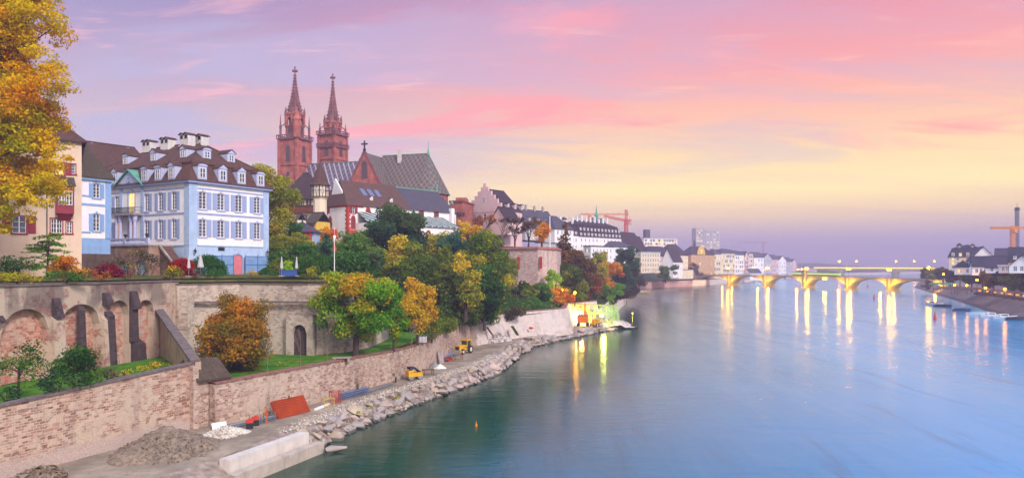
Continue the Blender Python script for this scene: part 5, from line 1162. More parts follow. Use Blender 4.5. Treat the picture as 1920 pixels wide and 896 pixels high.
for u in (4, 8, 12): h.dormer('f', u, 1.2, h.h + 1.6, 1.1, 1.1, 1.6, MATS['rose_render'], t_plum)
town('low_gable_house', 'small rose house with a dark gabled roof below the stepped gable', 950, 243, 52, 440, 412, xr=975, W=7, wall='rose_render', kind='gable', rh=4.5, rows=1, fcols=3)
# dark-roofed houses behind the terrace
h = town('slate_roof_house', 'grey house with a long dark roof and skylights behind the bare trees', 985, 292, 52, 450, 424, xr=1050, W=13, wall='grey_render', roof=t_slate, kind='gable', rh=7.5, rows=2, fcols=7)
for u in (6, 12, 18, 23): h.dormer('f', u, 2.2, h.h + 2.6, 1.3, 1.2, 1.6, MATS['grey_render'], t_slate, 'shed'); 
for u in (3, 9, 15, 21): h.chimney(u, 6.5, h.h + 6, h.h + 9, 1.0, .7, MATS['chimney_grey'])
h = town('white_roof_house', 'white house with a steep dark roof left of the slender poplar', 1040, 300, 52, 455, 428, xr=1075, W=10, kind='hip', rh=5.5, rows=2, fcols=4, roof=t_slate)
h = town('dormer_house', 'long white house with three rows of small dormers on its dark mansard roof', 1085, 372, 50, 478, 443, xr=1165, W=15, kind='mansard', rh=9.0, rows=3, fcols=11, lit=.12, roof=t_plum, wall='white_render')
for i in range(12):
    u = 2 + (h.L - 4) * i / 11; h.dormer('f', u, -.3, h.h + .3, 1.5, 1.7, 2.2, MATS['white_render'], t_plum, 'shed'); h.dormer('f', u + .8, .6, h.h + 3.2, 1.3, 1.5, 2.2, MATS['white_render'], t_plum, 'shed')
for i in range(9): h.chimney(3 + h.L * i / 10, 6, h.h + 6, h.h + 10 + (i % 3) * .5, 1.0, .8, m_white)
h = town('white_gable_house', 'white house with stacked dormers left of the long dormer house', 1052, 352, 50, 470, 440, xr=1085, W=14, kind='mansard', rh=8, rows=2, fcols=5, roof=t_plum)
for i in range(5): h.dormer('f', 1.5 + i * 2.7, -.3, h.h + .3, 1.4, 1.7, 2.2, MATS['white_render'], t_plum, 'shed'); h.chimney(2 + i * 2.6, 6, h.h + 6, h.h + 9, .9, .8, m_white)
h = town('balcony_house', 'modern white apartment house with balconies below the dormer house', 1108, 366, 50, 512, 462, xr=1150, xl=1094, kind='flat', roof=MATS['slate_grey'], rows=4, fcols=6, lcols=3, lit=.2)
mb = MB()
for k in range(3): z = h.h * (k + 1) / 4; mb.box(1, h.L * .5, -1.3, 0, z - .15, z); mb.box(1, h.L * .5, -1.3, -1.25, z, z + 1.0)
mb.build('balcony', MATS['grey_render'], h.root)
town('white_terrace_house', 'white house with a glazed top floor beside the balcony house', 1150, 385, 50, 512, 462, xr=1192, W=12, kind='hip', rh=3.0, rows=4, fcols=6, lit=.15, roof=t_slate)
h = House('church_spire_house', 'dark steep church roof with a slender green spire on its ridge', 'church', 1122, 420, 50, ZY(450, 420), ZY(424, 420), xr=1141, W=9)
h.gable('l', 5); h.walls(MATS['grey_render']); h.saddle(5, t_slate); mb = MB(); q = h.h + 5; mb.lathe([(1.1, q - 1), (1.1, q + 1.2), (1.4, q + 1.3), (.5, q + 3.4), (.08, q + 7.5)], 8, (h.L * .45, 4.5)); mb.build('spire', MATS['copper_green'], h.roof)
town('great_roof_house', 'big house with a plain dark plum roof and white gable under the red crane', 1150, 440, 55, 490, 462, xr=1210, W=16, kind='gable', rh=10, rows=2, fcols=5, roof=t_plum)
town('white_step_house', 'white house with a steep plum roof beside the beige riverside block', 1176, 425, 50, 500, 470, xr=1214, W=11, kind='gable', rh=9, rows=2, fcols=4, roof=t_plum)
h = town('beige_block', 'beige riverside apartment block with rows of windows and a light blue roof edge', 1202, 430, 42, 512, 473, xr=1238, xl=1194, kind='flat', roof=M('blue_roof_edge', '7aa2b8', .6), wall='cream_render', rows=4, fcols=7, lcols=2, wh=1.7, lit=.12)
h = town('dark_hip_house', 'house with broad dark hipped roofs above the white gabled house', 1222, 560, 48, 500, 480, xr=1268, W=18, kind='hip', rh=8, rows=2, fcols=6, wall='rose_render', roof=t_plum)
town('white_gabled_house', 'white house showing a plain sharp gable to the river before the bridge', 1262, 520, 60, 521, 489, xr=1280, xl=1240, kind='gable', rh=8.5, rows=3, fcols=3, lcols=0, wall='white_render', roof=t_plum)
town('terrace_cafe', 'low riverside building with lit windows at the bridge head', 1272, 560, 50, 523, 506, xr=1300, W=12, kind='flat', roof=MATS['slate_grey'], wall='cream_render', rows=2, fcols=6, lit=.9)
town('dark_roof_corner_house', 'plum-roofed house with a lit corner right of the white gable', 1258, 590, 50, 515, 478, xr=1290, W=14, kind='hip', rh=9, rows=4, fcols=5, wall='cream_render', roof=t_plum, lit=.3)
# apartment slab on the rise and glassy towers in the haze
h = town('white_apartment_slab', 'long white apartment slab with lit windows on the rise behind the dark roofs', 1207, 720, 20, 475, 447, xr=1270, W=14, kind='flat', roof=MATS['grey_render'], rows=4, fcols=12, ww=2.4, wh=2.4, lit=.35, cat='apartment block')
mb = MB(); mb.box(4, 9, 3, 8, h.h, h.h + 9); mb.build('roof_plant', MATS['slate_grey'], h.root)
for (xc, xr, yt, D, lab) in ((1305, 1322, 428, 1150, 'tall pale tower block with lit windows fading in the haze, left of the pair'), (1323, 1350, 432, 1190, 'broad pale tower block with lit windows fading in the haze, right of the pair')):
    h = town('tower_block', lab, xc, D, 10, 500, yt, xr=xr, W=16, kind='flat', roof=MATS['grey_render'], wall='grey_render', rows=14, fcols=4, ww=2.6, wh=2.2, lit=.3, cat='tower block')
M('ochre_render', 'c49a6a', .85, .06, .5, dirt=.1)
# ornate yellow house, river row, modern gables beyond the bridge
h = town('ornate_house', 'ornate ochre house with a curved lit gable and a small roof spire at the bridge', 1296, 690, 35, 521, 477, xr=1340, W=16, kind='hip', rh=8, rows=4, fcols=4, ww=1.5, wh=2.4, wall='ochre_render', roof=t_plum, lit=.25, sur=('cream_render', .25))
mb = MB(); n = 10; cx = h.L * .42; mb.slab([(cx + 5.6 * math.cos(math.pi * k / n), -.3, h.h - .5 + 8.5 * math.sin(math.pi * k / n)) for k in range(n + 1)], .8, 0, (0, 1, 0)); gb = mb.build('curved_gable', MATS['yellow_render'], h.root)
p, f = pane_mesh(2.0, 3.2, dict(simple=1, glass='lit_window', depth=-.05)); inst('window', p, gb, (cx, -.3, h.h + 1.6))
mb = MB(); mb.lathe([(1.2, h.h + 7), (1.2, h.h + 9.5), (1.5, h.h + 9.6), (.15, h.h + 15)], 8, (cx, 8)); mb.build('roof_spire', MATS['slate_grey'], h.root)
row = [('pale_row_house', 'pale four-storey house with dormers right of the ornate house', 1338, 725, 30, 522, 476, 1352, 'cream_render', 'hip', 4, 3), ('grand_hotel', 'long cream hotel with many windows and a flat dark roof on the far bank', 1352, 735, 30, 522, 475, 1378, 'cream_render', 'mansard', 5, 8),
       ('blue_roof_house', 'white house with bluish roof right of the cream hotel', 1378, 760, 30, 522, 478, 1395, 'white_render', 'mansard', 5, 4), ('narrow_row_house', 'narrow rose house in the far row by the bridge', 1396, 790, 30, 520, 480, 1404, 'rose_render', 'gable_y', 5, 2), ('brown_row_house', 'narrow beige house with flat top in the far row', 1404, 800, 30, 520, 476, 1412, 'cream_render', 'flat', 5, 2)]
for nm, lab, xc, D, rz, yb, ye, xr, wl, kd, rw, fc in row: town(nm, lab, xc, D, rz, yb, ye, xr=xr, W=14, wall=wl, kind=kd, rh=5, rows=rw, fcols=fc, lit=.3, roof=t_slate, ww=1.7, wh=2.7)
for i, (xc, xr, D, ye, lab) in enumerate(((1414, 1432, 850, 482, 'first far white gabled house after the beige flat-topped house'), (1431, 1447, 890, 484, 'second far white gabled house, with lit windows near the water'), (1446, 1460, 930, 486, 'third far white gabled house in the sloping row'),
        (1460, 1474, 980, 488, 'fourth far gabled house in the sloping row'), (1473, 1486, 1030, 490, 'fifth far gabled house, small and hazy'), (1484, 1494, 1080, 493, 'last hazy gabled house at the end of the far row'))):
    town('river_gable_house', lab, xc, D, 40, 519, ye, xr=xr, W=12, wall=('white_render', 'grey_render', 'rose_render')[i % 3], kind=('gable', 'gable_y')[i % 2], rh=6, rows=4, fcols=3, lit=.4, roof=t_slate, ww=1.9, wh=2.6, group='gabled houses of the far river row')
town('riverside_house', 'low white house by the water in front of the far gabled row', 1406, 760, 30, 525, 511, xr=1428, W=9, kind='gable', rh=4, rows=2, fcols=4, roof=t_slate, lit=.2)
h = town('factory_hall', 'hazy low hall with an orange-lit chimney at the far river bend', 1500, 1350, 10, 515, 503, xr=1532, W=30, wall='grey_render', kind='flat', roof=MATS['slate_grey'], rows=2, fcols=8, lit=.4)

# ------------------------------------------------------------------ right bank
h = town('corner_building', 'beige corner building with a dark mansard roof and lit dormers on the right bank', 1779, 400, -30, 506, 482, xr=1850, W=18, kind='mansard', rh=7.0, rows=3, fcols=7, lcols=3, wall='cream_render', roof=M('navy_slate', '2c2a3c', .7, .15, .6), lit=.25, cat='building')
for i in range(6): h.dormer('f', 2 + i * 3.4, -.3, h.h + .3, 1.5, 1.8, 2.2, MATS['cream_render'], MATS['navy_slate'], 'arch', glassn='lit_window' if i in (1, 4) else 'window_glass')
h.dormer('f', 5, 2.4, h.h + 5, 2.6, 1.5, 2, MATS['navy_slate'], MATS['navy_slate']); h.dormer('f', 11, 2.4, h.h + 5, 2.2, 1.3, 2, MATS['navy_slate'], MATS['navy_slate'])
h = town('white_gable_building', 'white blank gable with a dark roof in front of the corner building', 1818, 330, -27, 514, 487, xr=1870, W=16, kind='gable_y', rh=6, rows=2, fcols=0, wall='white_render', roof=M('purple_slate', '3a3246', .7, .15, .6))
town('low_white_house', 'low white house with a dark hipped roof, left of the blank white gable', 1790, 335, -30, 515, 500, xr=1822, W=10, kind='hip', rh=3, rows=1, fcols=3, roof=MATS['navy_slate'], lit=.4)
town('pale_blue_house', 'pale blue house with a lit screen wall and dark roof on the right bank', 1823, 310, -28, 516, 498, xr=1856, W=10, kind='gable', rh=4.0, rows=1, fcols=3, wall='white_render', roof=MATS['navy_slate'], lit=.5)
town('skylight_house', 'low house with steep dark roof planes and white ridges on the right bank', 1848, 285, -36, 512, 500, xr=1886, W=11, kind='gable', rh=4.2, rows=1, fcols=2, roof=MATS['purple_slate'])
town('long_roof_house', 'long house with a dim purple roof below the yellow crane', 1868, 420, -30, 505, 488, xr=1912, W=14, kind='gable', rh=7, rows=1, fcols=4, wall='rose_render', roof=MATS['purple_slate'])
h = town('edge_house', 'ochre house with dark roof and dormers at the right edge', 1893, 330, -33, 512, 490, xr=1960, W=14, kind='gable', rh=6.5, rows=2, fcols=6, wall='yellow_render', roof=MATS['navy_slate'], lit=.3)
for i in range(4): h.dormer('f', 2 + i * 3.5, .8, h.h + 1.2, 1.3, 1.3, 1.5, MATS['white_render'], MATS['navy_slate'], 'shed')
town('flat_pavilion', 'flat-roofed beige pavilion between the roofs on the right bank', 1872, 268, -33, 512, 499, xr=1906, W=9, kind='flat', rows=1, fcols=3, wall='grey_render', roof=MATS['grey_render'])
town('front_roof_house', 'dark-roofed house with white gable edge nearest the right frame edge', 1892, 245, -34, 512, 498, xr=1940, W=10, kind='gable_y', rh=3.5, rows=1, fcols=3, roof=MATS['purple_slate'])

# cranes
def lattice(mb, a, b, w_, n, t=.14):
    a, b = Vector(a), Vector(b); d = (b - a); q = d.to_track_quat('Z', 'Y'); cs = [q @ Vector((sx * w_ / 2, sy * w_ / 2, 0)) for sx, sy in ((-1, -1), (1, -1), (1, 1), (-1, 1))]
    for c in cs: mb.bar(a + c, b + c, t * 1.3)
    for i in range(n):
        p, r = a + d * i / n, a + d * (i + 1) / n
        for k in range(4): mb.bar(p + cs[k], r + cs[(k + 1) % 4], t); mb.bar(p + cs[k], p + cs[(k + 1) % 4], t)
def crane(name, label, px, D, ytop, ybase, yjib, xj0, xj1, mat, w_=2.0, dz=0):
    z0, zj, zt = ZY(ybase, D), ZY(yjib, D), ZY(ytop, D); t = thing(name, label, 'crane', (PX(px, D), D, z0)); k = D / F
    mb = MB(); lattice(mb, (0, 0, 0), (0, 0, zj - z0), w_, 12, .18); mb.build('mast', mat, t)
    mb = MB(); lattice(mb, ((xj0 - px) * k, 0, zj - z0 + .8 + dz), (0, 0, zj - z0 + .8), w_ * .6, 14, .17); mb.build('jib', mat, t)
    mb = MB(); lattice(mb, (0, 0, zj - z0 + .8), ((xj1 - px) * k, 0, zj - z0 + .8), w_ * .6, 5, .22); mb.build('counter_jib', mat, t)
    mb = MB(); mb.box((xj1 - px) * k - 1.6, (xj1 - px) * k, -.9, .9, zj - z0 - 2.0, zj - z0 + .6); mb.build('counterweight', m_conc, t)
    mb = MB(); mb.box(-.2, 1.6, -1.6, -.5, zj - z0 - 1.9, zj - z0); mb.build('cab', mat, t)
    if zt > zj + .5:
        mb = MB(); lattice(mb, (0, 0, zj - z0), (0, 0, zt - z0), w_ * .6, 4, .24); mb.bar((0, 0, zt - z0), ((xj0 - px) * k * .7, 0, zj - z0 + 1.2 + dz * .7), .16); mb.bar((0, 0, zt - z0), ((xj1 - px) * k * .9, 0, zj - z0 + 1.2), .16); mb.build('tower_head', mat, t)
    return t
m_cr = M('crane_red', 'd2483c', .5, .1); m_cy = M('crane_orange', 'd8862a', .5, .1)
crane('tower_crane', 'tall red tower crane with a raised back jib right of the church spire', 1174, 520, 393, 440, 416, 1133, 1184, m_cr, 2.4, 3.2)
crane('tower_crane', 'red tower crane with a long orange level jib left of the church spire', 1105, 600, 403, 425, 403.5, 1178, 1088, M('crane_pale_red', 'd87a5c', .5, .1), 1.8)
crane('tower_crane', 'faint pale tower crane far off in the haze', 1431, 1500, 455, 475, 455, 1384, 1440, M('crane_faint', 'b86a5c', .6), 2.2)
crane('tower_crane', 'orange tower crane with a lit jib over the right bank roofs', 1899, 400, 424, 495, 430, 1858, 1935, m_cy, 1.8)
t = thing('lattice_mast', 'tall slim bluish lattice mast behind the orange crane', 'mast', (PX(1907, 470), 470, ZY(480, 470))); mb = MB(); lattice(mb, (0, 0, 0), (0, 0, ZY(394, 470) - ZY(480, 470)), 1.5, 16, .22); mb.build('mast', M('mast_blue', '5a6478', .5), t)
mb = MB(); zt = ZY(394, 470) - ZY(480, 470); mb.box(-1.3, 1.3, -1.3, 1.3, zt, zt + .5); mb.box(-.9, .9, -.9, .9, zt + .5, zt + 1.8); mb.bar((0, 0, zt + 1.8), (0, 0, zt + 5), .15); mb.build('platform', m_dark, t)

# ------------------------------------------------------------------ the stone arch bridge
BA, BANG = Vector((168, 700)), math.atan2(470 - 700, 276 - 168); BL = (Vector((276, 470)) - BA).length
m_bridge = masonry('bridge_stone', ['8a7850', 'a4905e', 'b8a068', '948256'], '877a60', 1.1, .5, None, stain=.4)
br = thing('arch_bridge', 'long stone arch bridge lit yellow from below across the river', 'bridge', (BA.x, BA.y, 0), BANG)
sb = lambda px: on_line(BA.x, BA.y, BANG, px)
zd = lambda s: 9.0 + 1.1 * (1 - ((s / BL) * 2 - 1) ** 2) - .9 * (s / BL)
ps = [sb(x) for x in (1305, 1367, 1434, 1508, 1588, 1666)] + [BL + 3]
BW = 9.5
for i in range(len(ps) - 1):
    a, b = ps[i], ps[i + 1]; hw = (b - a) / 2 - 1.5; mid = (a + b) / 2; zs = 2.6; rise = zd(mid) - .85 - zs; mb = MB()
    for y0, dep in ((0.0, BW / 2), (BW, -BW / 2)): arch_wall(mb, a, b, zs - .6, 0, [(mid, hw, zs, zs - .6, rise)], y0, dep, None, 14, zd)
    mb.build('arch_span', m_bridge, br)
for i, s in enumerate(ps[:-1]):
    mb = MB(); w_ = 1.6 if i == 3 else 1.1; zt = zd(s) - .05
    for (wa, oa, z0, z1) in ((w_ + .9, 2.2, -1, .8), (w_ + .4, 1.4, .8, 1.4)): mb.slab([(s - wa, -oa * .3, z1), (s, -oa - 1.2, z1), (s + wa, -oa * .3, z1), (s + wa, BW + .5, z1), (s - wa, BW + .5, z1)], z1 - z0)
    mb.slab([(s - w_, .2, zt), (s - w_ * .7, -1.5, zt), (s + w_ * .7, -1.5, zt), (s + w_, .2, zt), (s + w_, BW, zt), (s - w_, BW, zt)], zt - 1.5); mb.build('pier', m_bridge, br)
mb = MB(); md = MB(); n = 40
for i in range(n):
    s0, s1 = BL * 1.03 * i / n - 8, BL * 1.03 * (i + 1) / n - 8
    for y0, y1 in ((-.35, .05), (BW - .05, BW + .35)): md.slab([(s0, y0, zd(s0) + .25), (s1, y0, zd(s1) + .25), (s1, y1, zd(s1) + .25), (s0, y1, zd(s0) + .25)], .5)
    mb.slab([(s0, 0.06, zd(s0)), (s1, .06, zd(s1)), (s1, BW - .06, zd(s1)), (s0, BW - .06, zd(s0))], .4)
mb.build('deck', m_asph, br); md.build('cornice', m_bridge, br)
mb = MB()
for i in range(100): s = -6 + (BL + 6) * i / 99; mb.box(s - .05, s + .05, -.22, -.12, zd(s) + .25, zd(s) + 1.25)
for i in range(n):
    s0, s1 = BL * 1.03 * i / n - 8, BL * 1.03 * (i + 1) / n - 8; mb.bar((s0, -.17, zd(s0) + 1.25), (s1, -.17, zd(s1) + 1.25), .12); mb.bar((s0, -.17, zd(s0) + .7), (s1, -.17, zd(s1) + .7), .08)
mb.build('railing', M('railing_bronze', '5a4a3a', .5), br)
s = ps[3]; mb = MB(); zt = zd(s); mb.box(s - 1.5, s + 1.5, -1.3, 1.2, zt - .4, zt + 3.2); mb.slab([(s - 1.8, -1.6, zt + 3.2), (s + 1.8, -1.6, zt + 3.2), (s, -1.6, zt + 5.6)], 3.2, 1, (0, 1, 0)); mb.build('bridge_chapel', [m_bridge, t_dark], br)
bridge_pt = lambda s, y, z: Vector((BA.x, BA.y, 0)) + Matrix.Rotation(BANG, 3, 'Z') @ Vector((s, y, z))
# a tram crossing, seen as a long low vehicle on the deck
tr = thing('tram', 'green and white tram crossing the stone bridge', 'tram', bridge_pt(0, 3, 0), BANG); s0, s1 = sb(1482), sb(1570)
for i in range(5):
    a, b = s0 + (s1 - s0) * i / 5 + .2, s0 + (s1 - s0) * (i + 1) / 5 - .2; z = zd((a + b) / 2); mb = MB(); mb.box(a, b, -1.2, 1.2, z + .35, z + 1.5, 0); mb.box(a + .05, b - .05, -1.15, 1.15, z + 1.5, z + 2.5, 1); mb.box(a, b, -1.2, 1.2, z + 2.5, z + 3.1, 0)
    mb.build('car_body', [M('tram_green', '6fae3c', .4), glow('tram_windows', 'e8f08a', 1.1)], tr)

# the far road bridge: a slender lit girder
fb = thing('far_bridge', 'slender far road bridge glowing yellow in the haze', 'bridge', (0, 0, 0)); D1, D2 = 1120, 960; a, b = P(1526, 503.5, D1), P(1752, 504.5, D2)
mb = MB(); n = 24
for i in range(n):
    f0, f1 = i / n, (i + 1) / n; p, q = a.lerp(b, f0), a.lerp(b, f1); t0 = 1.6 + 3.0 * abs(math.sin(f0 * math.pi * 2.0)) ** 6; t1 = 1.6 + 3.0 * abs(math.sin(f1 * math.pi * 2.0)) ** 6
    mb.slab([(p.x, p.y, p.z - t0), (q.x, q.y, q.z - t1), (q.x, q.y, q.z), (p.x, p.y, p.z)], 12, 0, (.4, 1, 0))
mb.build('girder', M('girder_concrete', 'c8b890', .8), fb)
mb = MB(); mb.bar(a + Vector((0, -.6, 1.3)), b + Vector((0, -.6, 1.3)), .5, 1.6); mb.build('added_glow_strip', glow('added_strip_glow', 'ffd23c', 2.2), fb)  # emissive strip added along the railing, standing in for lamplight on the bridge
for f in (.27, .73): p = a.lerp(b, f); mb = MB(); mb.box(p.x - 2.5, p.x + 2.5, p.y + 1, p.y + 13, -1, p.z - 2); mb.build('pier', MATS['girder_concrete'], fb)
# water stair and quay wall at the far bank before the bridge
qw = loft_wall('quay_promenade_wall', 'pinkish quay wall with a dark base between the leaning trees and the bridge', [(58, 372), (72, 462), (99, 560), (128, 605), (152, 634), (166, 662)], lambda f: -.6, lambda f: 5.0, 1.0, M('rose_quay', 'c49c96', .9, .14, .12, dirt=.45), n=12)
qd = MB()
# ------------------------------------------------------------------ trees and shrubs
PAL = {
 'gold': ['8a9014', 'bca60e', 'dcac0c', 'e8ae0e', 'e29a0e', 'd2840e'],
 'orangeolive': ['4c4a18', '60561a', '785c1a', '94641a', 'b26a1c', 'c8741e'],
 'limegreen': ['2f5a14', '427216', '5c841a', '78881c', '94841c', 'a8781c'],
 'yellow': ['6a6a18', '9a8416', 'b8921a', 'c8981a', 'b87a1a', '8a6a1a'],
 'green': ['1c3a18', '284a1c', '345820', '456426', '586a28'],
 'darkgreen': ['142c1e', '1c3824', '28442a', '34502c', '4a5a30'],
 'bluegreen': ['173832', '1f463a', '2a5040', '3a5a40', '4c6040'],
 'olive': ['2c4016', '3e5018', '52601a', '666c1e', '807620'],
 'autumn': ['33481a', '4a5e1c', '6a721e', '8e8620', 'b49420', 'c88c1e'],
 'brown': ['43341f', '554326', '674c28', '79562a', '866030'],
 'russet': ['523420', '6a4024', '824c28', '96582a', 'a4662e'],
 'purplebrown': ['3a2c2e', '4c3836', '5e4640', '6c4e42', '7a5a46'],
 'red': ['6a1a18', '8a1c1a', 'a8261c', 'b83a20'],
 'crimson': ['4a1020', '661428', '801c30', '8e2a34'],
 'hedge': ['1e4418', '28541c', '346420', '427024'],
 'yellowgreen': ['4c5a18', '6a701a', '84801c', '988a20', '7a6a20'],
 'orange': ['8a4a12', 'b06012', 'cc7414', 'd88818', 'b0661a'],
 'bright': ['3c6a14', '527e18', '6a901c', '84a024'],
 'dusky': ['2c2a20', '3a3626', '4a422c', '58502e', '4c3c2a'],
}
m_bark = M('bark', '4a3c34', .95, .25, 3.0, bump=.6); m_barkp = M('pale_bark', '7a6a5c', .95, .2, 3.0)
LUM = dict(gold=1.25, hedge=1.5, red=1.3, crimson=1.2, purplebrown=1.35, dusky=1.45, brown=1.4)
for k, v in PAL.items(): leafmat('leaves_' + k, [tuple(min(.75, x * LUM.get(k, 1.75)) for x in lin(c)[:3]) for c in v])

def leaf_mesh(name, clumps, per, size, pal, tint=None, seed=0, flat=0.0, jitter=.28):
    """leaf-sized rhombs spread through clumps: list of (x, y, z, rx, ry, rz, tone)"""
    g = np.random.default_rng(seed); V = []; T = []
    for (x, y, z, rx, ry, rz, tone) in clumps:
        n = max(4, int(per * (rx * ry * rz) ** (2 / 3)))
        d = g.normal(size=(n, 3)); d /= np.linalg.norm(d, axis=1)[:, None]; rad = g.uniform(.35, 1.08, n)[:, None] ** .6
        c = d * rad * np.array((rx, ry, rz)) + np.array((x, y, z))
        nrm = d * .8 + g.normal(size=(n, 3)) * .75 + np.array((0, 0, .35)); nrm[:, 2] += flat * np.sign(nrm[:, 2]); nrm /= np.linalg.norm(nrm, axis=1)[:, None]
        a = np.cross(nrm, g.normal(size=(n, 3))); a /= np.linalg.norm(a, axis=1)[:, None]; b = np.cross(nrm, a)
        s = size * g.uniform(.4, 1.5, n)[:, None]
        q = np.stack([c - a * s * .62, c - b * s * .36 + nrm * s * .1, c + a * s * .62, c + b * s * .36 + nrm * s * .1], axis=1); V.append(q.reshape(-1, 3))
        T.append(np.clip(tone + g.normal(size=n) * jitter * .5, 0.01, .99))
    V = np.concatenate(V); T = np.concatenate(T); m = len(T)
    me = bpy.data.meshes.new(name); me.vertices.add(m * 4); me.vertices.foreach_set('co', V.ravel())
    me.loops.add(m * 4); me.loops.foreach_set('vertex_index', np.arange(m * 4, dtype=np.int32))
    me.polygons.add(m); me.polygons.foreach_set('loop_start', np.arange(0, m * 4, 4, dtype=np.int32)); me.polygons.foreach_set('loop_total', np.full(m, 4, dtype=np.int32))
    at = me.attributes.new('tint', 'FLOAT', 'FACE'); at.data.foreach_set('value', T.astype(np.float32)); me.materials.append(MATS['leaves_' + pal]); me.update(); me.validate(); return me

def crown_clumps(rx, ry, rz, n, g, cz=0.0, shape='round', lo=.30, hi=.46, tone=(.15, .85), grad=0.0):
    """clump centres through an uneven crown envelope; shape: round, cone, column, spread"""
    out = []; nl = max(7, int(n / (2.4 if shape == 'cone' else 7))); L_ = []
    k = 0
    while len(L_) < nl and k < nl * 60:        # lobes first: boughs that stand apart, with gaps between
        k += 1; d = g.normal(size=3); d /= np.linalg.norm(d); r = g.uniform(.45, 1.04) ** .5 * g.uniform(.82, 1.14); x, y, z = d * r * .88
        if shape == 'cone': f = max(.12, 1 - (z + 1) / 2.15); x, y = x * f * 1.3, y * f * 1.3
        if shape == 'column': f = 1 - .45 * max(0, z) ** 2; x, y = x * f, y * f
        if shape == 'spread' and z < -.45: continue
        if k < nl * 40 and any((x - a) ** 2 + (y - b) ** 2 + (z - c) ** 2 < (1.35 / nl ** .42) ** 2 * .5 for a, b, c, _ in L_): continue
        L_.append((x, y, z, g.uniform(*tone)))
    lr = 1.0 / nl ** .40
    for i in range(n):
        x, y, z, t0 = L_[i % len(L_)]; d = g.normal(size=3) * lr * .42; sz = (1 - .55 * (z + 1) / 2) if shape == 'cone' else 1
        s = g.uniform(lo, hi) * (rx * ry * rz) ** (1 / 3) * .92 * sz; t = t0 + g.normal() * .07 + grad * z * .5 + d[2] * .25
        out.append(((x + d[0] * sz) * rx * .9, (y + d[1] * sz) * ry * .9, cz + (z + d[2] * .8) * rz * .88, s, s, s * .68, t))
    return out

def limbs(mb, base_r, h0, clumps, g, n=8, lean=(0, 0)):
    """tapered trunk with limbs to the bigger clumps"""
    top = Vector((lean[0], lean[1], h0)); mb.tube([(0, 0, -.4), (lean[0] * .3, lean[1] * .3, h0 * .45), top], [base_r * 1.25, base_r, base_r * .75], 7)
    idx = g.permutation(len(clumps))[:n]
    for i in idx:
        c = Vector(clumps[i][:3]); s = Vector((lean[0] * .6, lean[1] * .6, h0 * g.uniform(.7, 1.0))); m = s.lerp(c, .5) + Vector((0, 0, .12 * (c - s).length)); mb.tube([s, m, c], [base_r * .5, base_r * .32, base_r * .1], 5)
TREE_N = [0]
def tree(name, label, loc, hgt, rx, pal, rz=None, trunk=.28, n=70, per=60, size=.34, shape='round', tone=(.15, .85), grad=0.0, group=None, cat='tree', ry=None, flat=0.0, clear=None, bare=0, lo=.30, hi=.46):
    TREE_N[0] += 1; g = np.random.default_rng(100 + TREE_N[0]); rz = rz or (hgt - (clear if clear is not None else hgt * .22)) / 2; cz = hgt - rz
    t = thing(name, label, cat, loc, 0, group); cl = crown_clumps(rx, ry or rx, rz, n, g, cz, shape, tone=tone, grad=grad, lo=lo, hi=hi)
    inst('crown', leaf_mesh('crown', cl, per, size, pal, seed=TREE_N[0], flat=flat), t)
    mb = MB(); limbs(mb, trunk, max(.8, cz - rz * .35), cl, g, 10); mb.build('trunk', m_bark, t); return t
def px_tree(name, label, x0, x1, ytop, ybase, D, pal, zb=None, **k):
    """tree that spans photo columns x0..x1 at distance D"""
    zt = ZY(ytop, D); zb = ZY(ybase, D) if zb is None else zb; return tree(name, label, (PX((x0 + x1) / 2, D), D, zb), zt - zb, (x1 - x0) / 2 / F * D, pal, **k)
def shrub(name, label, x0, x1, yt, yb, D, pal, n=14, per=80,  size=.2, cat='shrub', ry=None, round_=False, group=None, dz=0.0, stem=True):
    TREE_N[0] += 1; g = np.random.default_rng(500 + TREE_N[0]); rx = (x1 - x0) / 2 / F * D; zt, zb = ZY(yt, D) + dz, ZY(yb, D) + dz; hh = zt - zb; t = thing(name, label, cat, (PX((x0 + x1) / 2, D), D, zb), 0, group)
    ry = ry or min(rx, 1.6)
    if round_:
        cl = []
        for k in range(n * 3):
            d = g.normal(size=3); d /= np.linalg.norm(d); d[2] = abs(d[2]); cl.append((d[0] * rx * .88, d[1] * ry * .88, hh * .08 + d[2] * hh * .84, .3 * rx, .3 * ry, .2 * hh, g.uniform(.25, .7)))
    else: cl = [(a * rx / rx, b, c, d, e, f, tt) for a, b, c, d, e, f, tt in crown_clumps(rx, ry, hh / 2, n, g, hh / 2, lo=.42, hi=.62)]
    inst('crown', leaf_mesh('crown', cl, per * 1.5, size, pal, seed=900 + TREE_N[0]), t)
    if stem:
        mb = MB()
        for k in range(4): a = g.uniform(0, 6.28); mb.tube([(0, 0, -.3), (math.cos(a) * rx * .25, math.sin(a) * ry * .25, hh * .3), (math.cos(a) * rx * .5, math.sin(a) * ry * .5, hh * .62)], [.06, .045, .02], 5)
        mb.build('stem', m_bark, t)
    return t
